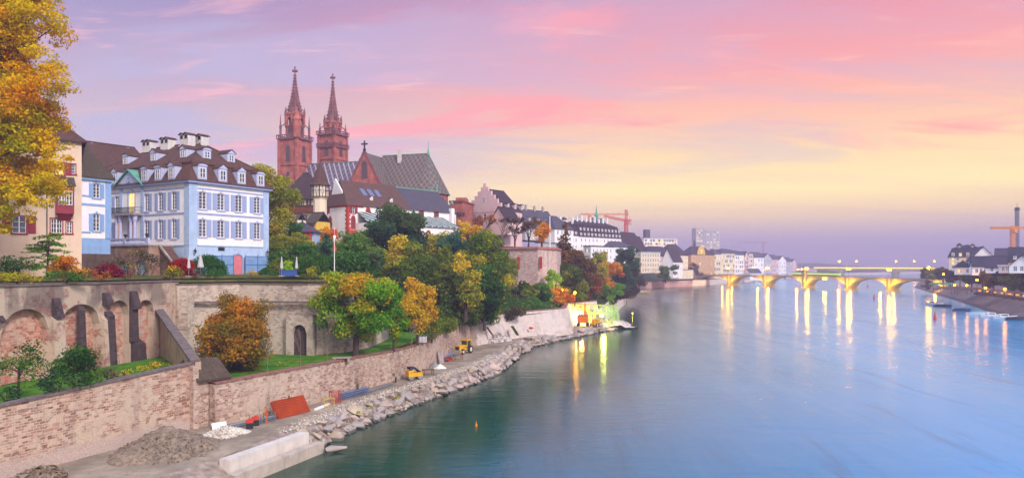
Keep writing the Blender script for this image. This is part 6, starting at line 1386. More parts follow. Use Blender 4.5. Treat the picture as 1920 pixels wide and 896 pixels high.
def bare_tree(name, label, loc, hgt, rx, mat, seed, depth=4, trunk=.22, group=None, leaves=None):
    g = random.Random(seed); t = thing(name, label, 'tree', loc, 0, group); mb = MB(); mt = MB(); tips = []
    def grow(p, d, L, r, k):
        q = p + d * L; m = p.lerp(q, .5) + Vector((g.uniform(-1, 1), g.uniform(-1, 1), 0)) * L * .06; (mb if k >= depth - 0 else mt).tube([p, m, q], [r, r * .85, r * .66], 6 if k >= depth else (4 if k > 1 else 3), 0, False)
        if k == 0: tips.append(q); return
        for i in range(3 if k > 1 else 4):
            a = g.uniform(0, 6.28); s = g.uniform(.35, .8); nd = (d + Vector((math.cos(a) * s * rx, math.sin(a) * s * rx, g.uniform(-.1, .35)))).normalized(); grow(q if i < 2 else p.lerp(q, g.uniform(.5, .9)), nd, L * g.uniform(.58, .8), max(.018, r * .6), k - 1)
    grow(Vector((0, 0, -.3)), Vector((0, 0, 1)), hgt * .34, trunk, depth); mb.build('trunk', mat, t); mt.build('twigs', mat, t)
    if leaves:
        pal, per, size = leaves; cl = [(q.x, q.y, q.z, .45, .45, .4, g.uniform(.1, .9)) for q in tips]; inst('crown', leaf_mesh('crown', cl, per, size, pal, seed=seed), t)
    return t

# big golden tree at the left edge
TREE_N[0] = 1; g = np.random.default_rng(3); D = 76; loc = Vector((PX(20, D), D, 15.3)); t = thing('golden_tree', 'tall golden yellow tree filling the left edge of the view', 'tree', loc)
cl = []
for (px, py, r, dy_) in ((60, 40, 78, 0), (10, 90, 95, 1), (70, 150, 72, -1), (20, 210, 105, 0), (75, 245, 68, 1), (100, 290, 42, -1), (30, 310, 90, 0), (70, 360, 55, -1), (20, 385, 48, 0), (90, 380, 30, 1), (-60, 250, 110, 1), (-70, 120, 110, 0), (30, -40, 90, 0), (-40, 380, 70, 0), (112, 60, 18, 0), (92, 20, 32, 0), (-30, -120, 110, 1), (5, 428, 22, -1), (45, 395, 24, 0), (60, 408, 16, -1)):
    c = P(px, py, D + dy_ * 1.5) - loc; rr = r / F * D * .86
    for q in crown_clumps(rr, rr, rr * .95, max(5, int(rr * rr * 6)), g, 0, lo=.20, hi=.42): cl.append((q[0] + c.x, q[1] + c.y, q[2] + c.z, q[3], q[4], q[5] * .8, q[6] + .10 * (py - 200) / 200 * -1 + (.12 if px > 60 else 0)))
inst('crown', leaf_mesh('crown', cl, 120, .23, 'gold', seed=5), t)
mb = MB(); mb.tube([(-7, 1, -.5), (-6.4, 1, 6), (-4, .5, 14), (-2, 0, 26)], [.5, .42, .3, .12], 8)
for c in [c for c in cl if c[2] > 6][::40]: s = Vector((-5.2 + max(0, c[2] - 8) * .12, .6, max(8, c[2] * .8))); mb.tube([s, s.lerp(Vector(c[:3]), .5) + Vector((0, 0, .4)), Vector(c[:3])], [.16, .1, .04], 5)
mb.build('trunk', m_bark, t)

# trees on the lawn and behind
px_tree('maple', 'round rusty orange and olive tree on the lawn before the bastion wall', 355, 525, 538, 716, 80.5, 'orangeolive', zb=5.7, n=230, per=110, size=.24, rz=5.3, trunk=.24, grad=.5, tone=(.05, .75), ry=4.6, lo=.2, hi=.31)
px_tree('chestnut', 'broad yellow-green chestnut tree on the lawn beside the stone bench', 583, 752, 500, 655, 92, 'limegreen', zb=5.8, n=240, per=95, size=.28, clear=1.5, trunk=.36, grad=.35, tone=(.12, .85), ry=5.0, lo=.2, hi=.31)
px_tree('yellow_maple', 'bright golden small tree at the end of the lawn', 748, 818, 513, 630, 105, 'yellow', zb=6.2, n=130, per=100, size=.27, clear=1.2, trunk=.18, tone=(.25, .95), lo=.22, hi=.33)
px_tree('green_maple', 'small green tree between the chestnut and the golden tree', 715, 762, 545, 640, 98, 'limegreen', zb=6.0, n=70, per=90, size=.28, clear=.8, tone=(.1, .55), trunk=.16)
hill = [('cedar', 'dark green spreading cedar rising in front of the chapel cloister', 690, 795, 388, 500, 150, 'darkgreen', dict(shape='spread', n=130, grad=.15)),
 ('autumn_tree', 'large olive and gold tree in the middle of the slope below the cedar', 700, 800, 425, 560, 138, 'autumn', dict(n=150, tone=(.1, .8))),
 ('fir', 'blue-green conifer behind the flagpole', 585, 640, 430, 520, 128, 'bluegreen', dict(shape='cone', n=70)),
 ('beech', 'mid green bushy tree right of the flagpole', 632, 712, 428, 530, 124, 'green', dict(n=120)),
 ('pine', 'dark bluish pine at the foot of the golden slope tree', 655, 735, 465, 575, 118, 'darkgreen', dict(n=90)),
 ('yew', 'dark blue-green conifer below the chapel apse', 822, 885, 425, 530, 150, 'bluegreen', dict(n=90)),
 ('ash', 'tall green tree with gold patches at the right of the slope', 850, 945, 412, 590, 146, 'autumn', dict(n=170, tone=(.02, .62))),
 ('linden', 'olive green tree before the yew, left of the gold-flecked ash', 800, 868, 455, 580, 140, 'olive', dict(n=110)),
 ('hornbeam', 'brownish olive tree low on the slope above the curved wall', 818, 900, 490, 597, 134, 'olive', dict(n=110, tone=(.05, .7))),
 ('ivy_tree', 'deep green tree at the right foot of the slope', 868, 948, 485, 592, 140, 'green', dict(n=100, tone=(.0, .6))),
 ('gold_tree', 'small yellow tree poking out above the ash', 858, 905, 415, 470, 158, 'yellow', dict(n=50)),
 ('amber_tree', 'amber tree low between the linden and the ivy tree', 850, 896, 470, 575, 130, 'autumn', dict(n=60, tone=(.35, .9))),
 ('shade_tree', 'dark tree filling the dip behind the golden maple', 735, 825, 470, 600, 132, 'olive', dict(n=110, tone=(.0, .55))),
 ('laurel', 'low dark green laurel mass behind the chestnut', 595, 690, 465, 540, 112, 'green', dict(n=80, tone=(.0, .5)))]
for nm, lab, x0, x1, yt, yb, D, pal, k in hill:
    kk = dict(per=80, size=.42, trunk=.28, lo=.22, hi=.36); kk.update(k); px_tree(nm, lab, x0 - 6, x1 + 6, yt - 3, yb + 24, D, pal, clear=.2, **kk)
fill = [('garden_hedge', 'green hedge mass in the garden left of the flagpole, behind the parasols', 505, 610, 462, 502, 116, 'green'), ('garden_hedge', 'dull yellow hedge below the garden pavilion', 505, 590, 448, 470, 140, 'yellowgreen'), ('undergrowth_shrub', 'olive undergrowth at the foot of the slope behind the golden small tree', 770, 850, 570, 625, 124, 'olive'), ('undergrowth_shrub', 'dark undergrowth at the upper left of the slope behind the flagpole', 600, 700, 500, 560, 116, 'green'), ('undergrowth_shrub', 'yellowing undergrowth under the large gold and olive tree', 690, 790, 540, 600, 128, 'autumn'),
 ('undergrowth_shrub', 'dark green bank of shrubs below the brick terrace', 930, 1050, 560, 592, 172, 'green'), ('undergrowth_shrub', 'brown shrubs along the top of the quay wall', 900, 980, 575, 600, 158, 'dusky'), ('undergrowth_shrub', 'green shrubs before the cloister windows', 655, 740, 432, 470, 165, 'green'), ('undergrowth_shrub', 'golden shrubs before the chapel wall', 790, 850, 440, 480, 160, 'autumn'),
 ('undergrowth_shrub', 'dusky shrubs on the slope left of the brick terrace', 925, 965, 470, 580, 178, 'olive'), ('undergrowth_shrub', 'dark shrubs at the waterside under the leaning trees', 1100, 1180, 540, 570, 262, 'dusky'), ('undergrowth_shrub', 'mid green shrubs between the terrace and the garden hedge', 590, 680, 450, 500, 134, 'olive')]
for nm, lab, x0, x1, yt, yb, D, pal in fill: shrub(nm, lab, x0, x1, yt, yb, D, pal, n=70, per=46, size=.36, ry=3.5)
px_tree('plane_tree', 'tall yellow-olive tree rising behind the mansion', 440, 552, 298, 470, 142, 'yellowgreen', zb=17, n=200, per=75, size=.36, trunk=.4, clear=3, lo=.2, hi=.32, tone=(.15, .95))
px_tree('orange_maple', 'small orange tree in front of the white court house', 596, 640, 424, 452, 168, 'orange', zb=22, n=40, per=50, size=.4, clear=.5)
# bare and brown trees on the terrace
for i, (px, yt, D, lab, lv) in enumerate(((905, 398, 206, 'reddish almost bare tree left on the brick terrace', ('russet', 26, .35)), (940, 404, 204, 'grey bare tree second from the left on the brick terrace', None), (965, 402, 206, 'purple-brown bare tree in the middle of the brick terrace', ('purplebrown', 16, .35)), (992, 406, 204, 'brown thinning tree right of the middle of the brick terrace', ('brown', 26, .35)))):
    z0 = 21.7; bare_tree('bare_tree', lab, (PX(px, D), D, z0), ZY(yt, D) - z0, .95, m_bark if i != 1 else m_barkp, 40 + i, 5, .3, 'bare trees on the brick terrace', lv)
px_tree('terrace_maple', 'golden orange tree at the right end of the brick terrace', 1000, 1032, 412, 466, 203, 'orange', zb=21.7, n=60, per=50, size=.42, tone=(.2, .95))
# along the river beyond the terrace
row = [('poplar', 'slender rust-topped poplar beside the brick terrace', 1040, 1080, 400, 560, 218, 'brown', dict(shape='cone', n=90, grad=.3)), ('brown_tree', 'broad dull brown tree behind the building-site lamps', 1045, 1108, 440, 570, 226, 'brown', dict(n=130)),
 ('olive_tree', 'dark olive tree between the brown tree and the floodlit site', 1040, 1100, 490, 590, 212, 'olive', dict(n=110)), ('russet_tree', 'russet tree right of the brown tree', 1090, 1122, 480, 560, 236, 'russet', dict(n=80)),
 ('amber_river_tree', 'amber and green tree by the river left of the orange one', 1102, 1136, 468, 555, 250, 'autumn', dict(n=90)), ('orange_river_tree', 'orange-yellow tree by the river before the white houses', 1128, 1162, 482, 556, 262, 'orange', dict(n=80)),
 ('green_river_tree', 'green shrubby tree at the water under the orange tree', 1130, 1165, 515, 562, 256, 'bright', dict(n=50, tone=(0, .7))), ('dark_poplar', 'dark green pointed tree standing before the beige block', 1152, 1192, 454, 545, 320, 'darkgreen', dict(n=100, shape='column')),
 ('mixed_river_tree', 'brown and green tree overhanging the water right of the dark pointed tree', 1168, 1206, 495, 548, 330, 'dusky', dict(n=80)), ('willow_tree', 'grey-green small tree by the quay wall before the white gable', 1234, 1262, 494, 522, 430, 'olive', dict(n=50)),
 ('green_bush_tree', 'lime green tree at the foot of the brick terrace', 1026, 1052, 505, 575, 190, 'bright', dict(n=60, tone=(0, .8))), ('thicket_tree', 'dusky brown thicket at the base of the brick terrace', 945, 1010, 525, 585, 176, 'olive', dict(n=80)),
 ('round_tree', 'round green tree beside the thicket under the brick terrace', 984, 1034, 520, 580, 178, 'green', dict(n=70)), ('lamp_tree', 'orange-lit tree beside the first building-site lamp', 1036, 1066, 535, 575, 184, 'orange', dict(n=40)),
 ('bridge_tree', 'dark round tree in front of the ornate house', 1286, 1306, 490, 517, 640, 'dusky', dict(n=40))]
for nm, lab, x0, x1, yt, yb, D, pal, k in row:
    kk = dict(per=62, size=.55, trunk=.3, lo=.22, hi=.36); kk.update(k); px_tree(nm, lab, x0 - 4, x1 + 4, yt - 2, yb, D, pal, zb=max(1.5, ZY(yb + 8, D)), clear=.2, **kk)
# right-bank promenade trees, one row of pollarded limes
tr0 = None
xs = [(1738, 478, 8), (1748, 470, 7), (1768, 455, 8), (1782, 420, 7), (1800, 390, 8), (1822, 350, 8), (1842, 322, 8), (1862, 300, 8.5), (1882, 282, 8), (1902, 268, 8.5), (1922, 256, 8.5), (1856, 335, 8), (1892, 300, 8), (1812, 400, 8), (1915, 290, 9)]
for i, (px, D, hh) in enumerate(xs):
    g = np.random.default_rng(70 + i); place = ('at the bridge head', 'next after the bridge head', 'before the low white house', 'before the corner building', 'before the lit screen wall', 'left of the awnings', 'behind the first moored boats', 'before the skylight house', 'behind the last boats', 'beneath the crane', 'at the frame edge', 'in the second row behind the boats', 'in the second row by the pavilion', 'in the second row by the corner building', 'in the second row at the frame edge')[i]
    tree('promenade_tree', 'dusky brown-green promenade tree ' + place, (PX(px, D), D, 5.35), hh + 4.0, 4.4, ('dusky', 'olive', 'dusky', 'brown')[i % 4], n=70, per=60, size=.6, trunk=.26, clear=3.0, group='trees along the right bank promenade', lo=.24, hi=.4, tone=(.1, .8))
shrub('bank_shrub', 'round green shrub on the embankment by the bridge', 1728, 1748, 526, 541, 470, 'dusky', n=16, per=30, size=.6, ry=3)

# garden of the mansion and lower gardens
TZ = 15.75
def gshrub(name, label, x0, x1, yt, D, pal, **k): return shrub(name, label, x0, x1, yt, HY + (H - TZ) * F / D + 3, D, pal, **k)
t = thing('layered_tree', 'small green tree with layered branches in front of the cream house', 'tree', (PX(88, 84), 84, 15.6)); g = np.random.default_rng(8); cl = []
br_ = []
for k in range(30):
    f = g.uniform(0, 1) ** .9; zz = .9 + 4.4 * f; rr = g.uniform(.5, 1) * 4.2 * (1 - .62 * f) * (.75 if f < .15 else 1); a = g.uniform(0, 6.28); e = (math.cos(a) * rr + .4, math.sin(a) * rr * .7, zz + g.uniform(-.35, .25)); br_.append((zz, e)); tn = g.uniform(.1, .85)
    for q in (.35, .6, .82, 1.0): cl.append((e[0] * q + g.normal() * .2, e[1] * q + g.normal() * .2, zz + .25 + (e[2] - zz) * q - .28 * q * q, .28 + .42 * math.sin(q * 2.6), .34, .13, tn + g.normal() * .06))
inst('crown', leaf_mesh('crown', cl, 330, .19, 'bright', seed=77, flat=.8), t); mb = MB(); mb.tube([(0, 0, -.3), (.1, 0, 2.2), (.3, 0, 5.0)], [.14, .1, .04], 6)
for zz, e in br_: mb.tube([(.15, 0, zz - .1), (e[0] * .5, e[1] * .5, zz + .15), e], [.05, .035, .012], 4)
mb.build('trunk', m_bark, t)
gshrub('orange_shrub', 'orange autumn shrub under the layered green tree', 98, 160, 478, 84, 'orange', n=40, size=.2, per=90, ry=1.8)
gshrub('round_laurel', 'dark green bush beside the cream house wall', 0, 60, 484, 80, 'green', n=34, size=.2, ry=1.6)
gshrub('yellow_hedge', 'low yellow-green hedge along the top of the arcade wall', -30, 92, 514, 71, 'yellowgreen', n=70, per=80, size=.16, cat='hedge', ry=1.0)
gshrub('green_hedge', 'low green hedge along the terrace edge right of the yellow one', 85, 165, 511, 74, 'green', n=44, per=80, size=.18, cat='hedge', ry=.9)
gshrub('crimson_maple', 'low spreading dark crimson maple before the entrance terrace', 170, 243, 498, 86, 'crimson', n=36, size=.2, per=90, ry=1.8)
gshrub('rusty_shrub', 'straggly rusty pink shrub left of the crimson maple', 160, 215, 508, 79, 'russet', n=26, size=.16, per=60, ry=1.0)
gshrub('grey_vine', 'bare tangled vine over the vaulted base of the entrance terrace', 206, 318, 462, 98.5, 'dusky', n=60, size=.16, per=34, ry=.7)
gshrub('yellow_vine', 'yellow-green climbing vine on the terrace front', 236, 275, 462, 98, 'yellowgreen', n=12, size=.18, per=30, ry=.5)
gshrub('red_shrub', 'round bright red bush beside the stair of the mansion', 316, 367, 486, 99, 'red', n=34, per=110, size=.17, ry=1.9, round_=True)
gshrub('flame_shrub', 'yellow and orange loose shrub in front of the red bush', 303, 340, 499, 92, 'autumn', n=22, size=.17, ry=1.0)
gshrub('clipped_hedge', 'big sloping clipped green hedge against the mansion base', 352, 424, 480, 104, 'hedge', n=60, per=120, size=.15, cat='hedge', ry=1.4, round_=True)
gshrub('dome_shrub', 'small clipped dome of boxwood below the clipped hedge', 388, 420, 506, 95, 'hedge', n=14, per=120, size=.13, ry=1.0, round_=True)
gshrub('dome_shrub', 'clipped green dome right of the pink door', 487, 516, 502, 108, 'hedge', n=14, per=120, size=.14, ry=1.1, round_=True)
gshrub('dome_shrub', 'lower clipped green dome beside the blue planter', 502, 522, 508, 103, 'hedge', n=10, per=120, size=.14, ry=.9, round_=True)
gshrub('amber_shrub', 'low amber hedge at the mansion base right of the door', 455, 492, 505, 110, 'yellow', n=20, size=.16, cat='hedge', ry=.8)
gshrub('lavender_bed', 'low grey lavender bed along the bastion edge', 422, 505, 519, 100, 'purplebrown', n=30, size=.14, per=60, cat='flower bed', ry=.8)
gshrub('lime_shrub', 'lime green upright shrub behind the right pair of folded parasols', 528, 553, 483, 104, 'bright', n=22, size=.2, ry=1.2)
gshrub('olive_shrub', 'brownish olive shrub left behind the lime green one', 505, 545, 478, 112, 'olive', n=26, size=.22, ry=1.6)
gshrub('boxwood_hedge', 'large rounded dark hedge right of the folded parasols', 552, 622, 480, 108, 'green', n=50, size=.2, per=90, cat='hedge', ry=1.8, round_=True)
gshrub('gold_shrub', 'yellow shrub in front of the large rounded hedge', 570, 597, 496, 102, 'yellowgreen', n=18, size=.18, ry=1.0)
gshrub('edge_hedge', 'low green planting along the bastion rim below the flagpole', 556, 606, 513, 98, 'olive', n=24, size=.16, cat='hedge', ry=.7)
shrub('ivy_arch', 'green ivy arch growing over the pavilion front', 520, 572, 430, 458, 143, 'hedge', n=34, size=.26, per=70, ry=1.0, dz=1.6)
shrub('long_hedge', 'long clipped yellow-green hedge below the ivy arch', 500, 585, 456, 472, 134, 'yellowgreen', n=60, size=.24, per=70, cat='hedge', ry=1.0, dz=1.6)
shrub('mid_hedge', 'dark shrub row between the long hedge and the garden', 503, 600, 470, 500, 126, 'olive', n=60, size=.26, per=60, ry=1.6, dz=1.6)
# lower terrace before the arcade
px_tree('quince_tree', 'small leaning grey-green tree in the lower garden at the left edge', -10, 80, 625, 752, 57, 'green', zb=5.9, n=60, per=70, size=.17, trunk=.10, clear=1.2, tone=(.2, .95), rz=1.9)
shrub('laurel_bush', 'big glossy green bush in front of the arcade buttresses', 106, 190, 648, 728, 60, 'green', n=60, per=120, size=.17, ry=1.7)
shrub('low_laurel', 'dark low bush left of the big glossy bush', 76, 140, 695, 738, 57, 'darkgreen', n=26, per=90, size=.17, ry=1.2)
shrub('low_laurel', 'dark low bush under the small leaning tree', -12, 40, 725, 757, 56, 'darkgreen', n=20, per=90, size=.16, ry=1.0)
shrub('purple_shrub', 'dull purple shrub beside the big glossy bush', 180, 222, 686, 716, 63, 'purplebrown', n=20, per=80, size=.15, ry=.9)
shrub('yellow_flower_bush', 'small yellow shrub at the foot of the tallest buttress', 220, 252, 687, 708, 65.5, 'yellow', n=14, per=70, size=.13, ry=.6)
shrub('yellow_border', 'yellow flowering border along the wing wall foot', 262, 332, 678, 694, 67.5, 'yellow', n=34, per=60, size=.13, ry=.6, cat='flower bed')
# saplings on the lawn, bank shrubs above the curved wall
for i, (px, yb, yt, D, lab) in enumerate(((502, 700, 600, 78, 'thin bare sapling on the lawn right of the orange tree'), (563, 690, 600, 84.5, 'thin bare sapling in the middle of the lawn'), (613, 677, 585, 88, 'twiggy bare sapling left of the stone bench'), (772, 645, 590, 100, 'thin bare sapling below the golden small tree'))):
    bare_tree('sapling', lab, (PX(px, D), D, lz(D, 3) + .1), 5.0 if i != 2 else 6.4, .55, m_barkp, 60 + i, 3 if i != 2 else 4, .06, 'bare saplings on the lawn')
shrub('corner_shrub', 'olive shrub behind the wall at the end of the lawn', 790, 830, 595, 640, 110, 'olive', n=24, per=60, size=.26, ry=1.5)
shrub('ivy_slope', 'dark ivy bank above the curved wall', 880, 950, 565, 595, 146, 'green', n=40, per=50, size=.3, ry=2, stem=False)
shrub('wall_plant', 'tall narrow green plant against the embankment wall', 736, 747, 694, 722, 96.5, 'hedge', n=8, per=60, size=.15, ry=.3)
shrub('wall_plant', 'dry brown climbing plant on the embankment wall above the steel poles', 664, 676, 704, 738, 86.6, 'olive', n=8, per=40, size=.14, ry=.25)
shrub('wall_plant', 'little tuft of weeds on the embankment wall above the orange stack', 537, 546, 737, 748, 75.8, 'olive', n=4, per=60, size=.12, ry=.25)

cl = []
g = np.random.default_rng(12)
for (px, D, sp, n_) in ((440, 80, 5, 40), (655, 90, 5, 40), (782, 104, 3, 24), (560, 86, 6, 20)):
    for k in range(n_): x, y = PX(px, D) + g.normal() * sp * .6, D + g.normal() * sp * .5; cl.append((x, y, lz(y, 4) + .2, .7, .7, .05, g.uniform(.2, 1)))
tag(inst('fallen_leaves', leaf_mesh('fallen_leaves', cl, 26, .17, 'orangeolive', seed=91, flat=2)), 'fallen autumn leaves strewn on the lawn under the trees', 'leaves', kind='stuff')
# ------------------------------------------------------------------ riprap boulders
import bmesh
m_rock = [M('rock_%s' % n, c, .9, .22, 1.3, bump=.6, dirt=.2) for n, c in (('rose', 'b29e94'), ('grey', '9e9490'), ('buff', 'b0a08c'), ('lilac', 'a0948f'))]
def rock_mesh(i, flat=.7):
    g = random.Random(300 + i); bm = bmesh.new()
    for k in range(15):
        v = Vector((g.gauss(0, 1), g.gauss(0, 1), g.gauss(0, 1))).normalized(); bm.verts.new((v.x * g.uniform(.8, 1.15) * .62, v.y * g.uniform(.8, 1.1) * .5, v.z * flat * .52))
    bmesh.ops.convex_hull(bm, input=bm.verts); bmesh.ops.delete(bm, geom=[v for v in bm.verts if not v.link_faces], context='VERTS')
    bmesh.ops.bevel(bm, geom=bm.edges[:], offset=.02, segments=1, affect='EDGES')
    me = bpy.data.meshes.new('boulder'); bm.to_mesh(me); bm.free(); me.materials.append(m_rock[i % 4]); return me
ROCKS = [rock_mesh(i) for i in range(14)]
g = random.Random(5); cE = cum(El); nb = 0
for row, (o0, z0, s0, cnt) in enumerate(((.35, .16, 1.35, 96), (1.15, .85, 1.35, 102), (1.8, 1.35, 1.1, 98))):
    for k in range(cnt):
        f = (k + g.uniform(-.3, .3)) / cnt; d = 19.5 + f * (cE[-1] - 20) if row < 2 else 21 + f * (cE[-1] - 22)
        i = min(len(El) - 2, max(0, max(j for j in range(len(cE)) if cE[j] <= max(d, 0)))); q = min(1, (d - cE[i]) / max(1e-6, cE[i + 1] - cE[i])); nn = en(i)
        x, y = El[i][0] + (El[i + 1][0] - El[i][0]) * q, El[i][1] + (El[i + 1][1] - El[i][1]) * q
        if y < 67.2: continue
        o = o0 + g.uniform(-.3, .35); s = s0 * g.choice([.7, .85, 1, 1.1, 1.3, 1.55]) * (1 if y < 140 else 1.15)
        b = inst('boulder', ROCKS[g.randrange(14)], None, (x + nn[0] * o, y + nn[1] * o, z0 + g.uniform(-.1, .2)), g.uniform(0, 6.28), (s * g.uniform(.9, 1.3), s, s * g.uniform(.8, 1.15))); b.rotation_euler = (g.uniform(-.4, .4), g.uniform(-.4, .4), g.uniform(0, 6.28)); nb += 1
        tag(b, 'pale angular boulder of the riprap along the water edge', 'boulder', 'riprap boulders')
for m in m_rock:      # stones are dark and wet where the river laps them
    t = NT(m.node_tree); b_ = [n for n in t.n if n.type == 'BSDF_PRINCIPLED'][0]; old = b_.inputs['Base Color'].links[0].from_socket; ge = t.node('ShaderNodeNewGeometry'); sx = t.node('ShaderNodeSeparateXYZ'); t.l.new(ge.outputs['Position'], sx.inputs[0])
    t.put(b_.inputs['Base Color'], t.mix(t.range(sx.outputs[2], .16, .34, 1, 0), old, t.mix(.8, old, lin('2a2a22')))); t.put(b_.inputs['Roughness'], t.range(sx.outputs[2], .16, .34, .3, .9))
g = random.Random(77); rv = [([tuple(v.co) for v in m.vertices], [tuple(p.vertices) for p in m.polygons]) for m in ROCKS]
sm = MB()
for k in range(650):
    d = g.uniform(38, cE[-1] - .5); i = min(len(El) - 2, max(j for j in range(len(cE)) if cE[j] <= d)); nn = en(i); q = g.random(); x, y = El[i][0] + (El[i + 1][0] - El[i][0]) * q, El[i][1] + (El[i + 1][1] - El[i][1]) * q; o = g.uniform(-.5, 2.7)
    if y < 67: continue
    vv, ff = rv[g.randrange(14)]; s = g.uniform(.25, .55); M_ = Matrix.Translation((x + nn[0] * o, y + nn[1] * o, max(-.15, .12 + o * .55) + g.uniform(-.05, .3))) @ Matrix.Rotation(g.uniform(0, 6.28), 4, Vector((g.gauss(0, 1), g.gauss(0, 1), g.gauss(0, 1))).normalized()) @ Matrix.Scale(s, 4); sm.add([M_ @ Vector(v) for v in vv], ff, k % 4)
tag(sm.build('riprap_rubble', m_rock), 'small broken stones filling the gaps between the riprap boulders', 'rubble', kind='stuff')
def heap(name, label, c, rx, ry, hgt, mat, rot=0, seed=1, n=26, z0=1.70, stones=0, smat=None):
    g = np.random.default_rng(seed); mb = MB(); vs = []; ph = g.uniform(0, 6.28, 6)
    for i in range(n + 1):
        for j in range(n + 1):
            u, v = -1 + 2 * i / n, -1 + 2 * j / n; r = math.hypot(u, v); a = math.atan2(v, u); e = 1 + .13 * math.sin(2 * a + ph[0]) + .08 * math.sin(5 * a + ph[1]); k = max(0, 1 - r / e)
            z = hgt * (k ** .85) * (1 + .22 * math.sin(3.1 * u + ph[2]) * math.sin(2.7 * v + ph[3])) * (1 if k > 0 else 0) + (g.normal() * .05 * hgt if k > 0 else -.15); vs.append((u * rx, v * ry, z))
    mb.add(vs, [(i * (n + 1) + j, (i + 1) * (n + 1) + j, (i + 1) * (n + 1) + j + 1, i * (n + 1) + j + 1) for i in range(n) for j in range(n)]); o = mb.build(name, mat, None, (c[0], c[1], z0), rot, smooth=True); tag(o, label, 'heap')
    if stones:
        sb_ = MB(); gg = random.Random(seed)
        for k in range(stones):
            a, r = gg.uniform(0, 6.28), gg.uniform(0, .98) ** .6; x, y = math.cos(a) * r * rx, math.sin(a) * r * ry; z = hgt * max(0, 1 - r) ** .85; s = gg.uniform(.05, .16) if stones > 200 else gg.uniform(.2, .5)
            p = [Vector((gg.gauss(0, 1), gg.gauss(0, 1), gg.gauss(0, .8))).normalized() * s for _ in range(6)]; c_ = Vector((x, y, z + s * .3)); sb_.add([c_ + q for q in p], [(0, 1, 2), (0, 2, 3), (3, 2, 4), (4, 2, 1), (5, 1, 0), (5, 0, 3), (5, 3, 4), (5, 4, 1)])
        s_ = sb_.build('stones', smat or mat, o); s_['kind'] = 'stuff'
    return o
m_gr1 = M('dark_gravel', '8a7866', .95, .35, 3.0, bump=1.2); m_gr2 = M('white_gravel', 'd8cdbf', .95, .25, 5.0, bump=1.2); m_rub = M('pale_rubble', 'c2b6b0', .95, .25, 3.0, bump=.8)
heap('gravel_heap', 'big heap of dark grey gravel at the foot of the pink wall', (-28.8, 61.0), 4.0, 5.0, 1.8, m_gr1, .35, 3, stones=600)
heap('gravel_heap', 'small spill of gravel at the bottom left under the pink wall', (-33.6, 51.8), 1.6, 2.2, .9, m_gr1, .2, 5, stones=150)
heap('white_gravel_heap', 'low heap of white gravel beside the dark gravel heap', (-26.2, 66.4), 1.5, 2.4, .8, m_gr2, -.5, 4, stones=500)
heap('rubble_heap', 'heap of pale broken stone against the quay wall behind the yellow loader', (-2.9, 149.4), 4.2, 1.5, 1.7, m_rub, .95, 8, stones=150)
# white pebbles and weeds on the shoulder
mb = MB(); gg = random.Random(9)
for k in range(2800):
    d = gg.uniform(43, 104); i = min(len(El) - 2, max(j for j in range(len(cE)) if cE[j] <= d)); nn = en(i); o = gg.gauss(2.8, .24); s = gg.uniform(.04, .11); c_ = Vector((El[i][0] + nn[0] * o + gg.uniform(-1, 1), El[i][1] + nn[1] * o + gg.uniform(-1, 1), 1.76))
    p = [Vector((gg.gauss(0, 1), gg.gauss(0, 1), gg.gauss(0, .8))).normalized() * s for _ in range(5)]; mb.add([c_ + q for q in p], [(0, 1, 2), (0, 2, 3), (3, 2, 4), (4, 2, 1), (0, 4, 1), (0, 3, 4)])
tag(mb.build('gravel', m_gr2), 'strip of white gravel between the path and the boulders', 'gravel', kind='stuff')
for i, (px, py) in enumerate(((672, 775), (695, 765), (742, 748), (748, 745))):
    D = 15.2 * F / (py - HY); v = P(px, py, D); cl = [(gg.gauss(0, .14), gg.gauss(0, .12), .12, .3, .3, .18, gg.uniform(.2, .9)) for _ in range(6)]
    tag(inst('weed_tuft', leaf_mesh('weed_tuft', cl, 160, .13, 'yellowgreen', seed=40 + i), None, v), 'weed tuft on the gravel shoulder by the boulders', 'weed', 'weeds on the gravel shoulder')

# ------------------------------------------------------------------ building-site things
def rot_to(a, b): return math.atan2(b[1] - a[1], b[0] - a[0])
def beam(name, label, a, b, w_, z0, z1, mat, cat, group=None, ribs=0):
    L = math.hypot(b[0] - a[0], b[1] - a[1]); mb = MB(); mb.box(0, L, 0, w_, z0, z1)
    o = mb.build(name, mat, None, (a[0], a[1], 0), rot_to(a, b)); return tag(o, label, cat, group)
m_cb = M('cast_concrete', 'b8aa9c', .9, .12, .9, bump=.3, dirt=.4)
ca = (-26.6, 44); beam('concrete_beam', 'long pale concrete beam lying lowest, at the water edge', (-21.2, 56.0), (-17.2, 67.0), .85, -.2, 1.0, m_cb, 'beam', 'concrete beams at the water edge')
o = beam('concrete_beam', 'white-topped concrete beam lying above the lowest beam', (-22.0, 57.0), (-18.5, 66.6), 1.0, .6, 1.95, M('white_concrete', 'cfc5bc', .9, .08, .9, dirt=.25), 'beam', 'concrete beams at the water edge')
beam('concrete_beam', 'worn brownish concrete beam at the bottom edge of the view', (-25.6, 46.0), (-21.4, 55.8), .95, -.2, 1.15, M('worn_concrete', 'a8957f', .95, .25, 1.2, bump=.5, dirt=.6), 'beam', 'concrete beams at the water edge')
b = inst('boulder', ROCKS[3], None, (-16.6, 67.0, .3), .4, (2.4, 1.0, 1.0)); tag(b, 'long buff block stone at the end of the concrete beams', 'boulder')
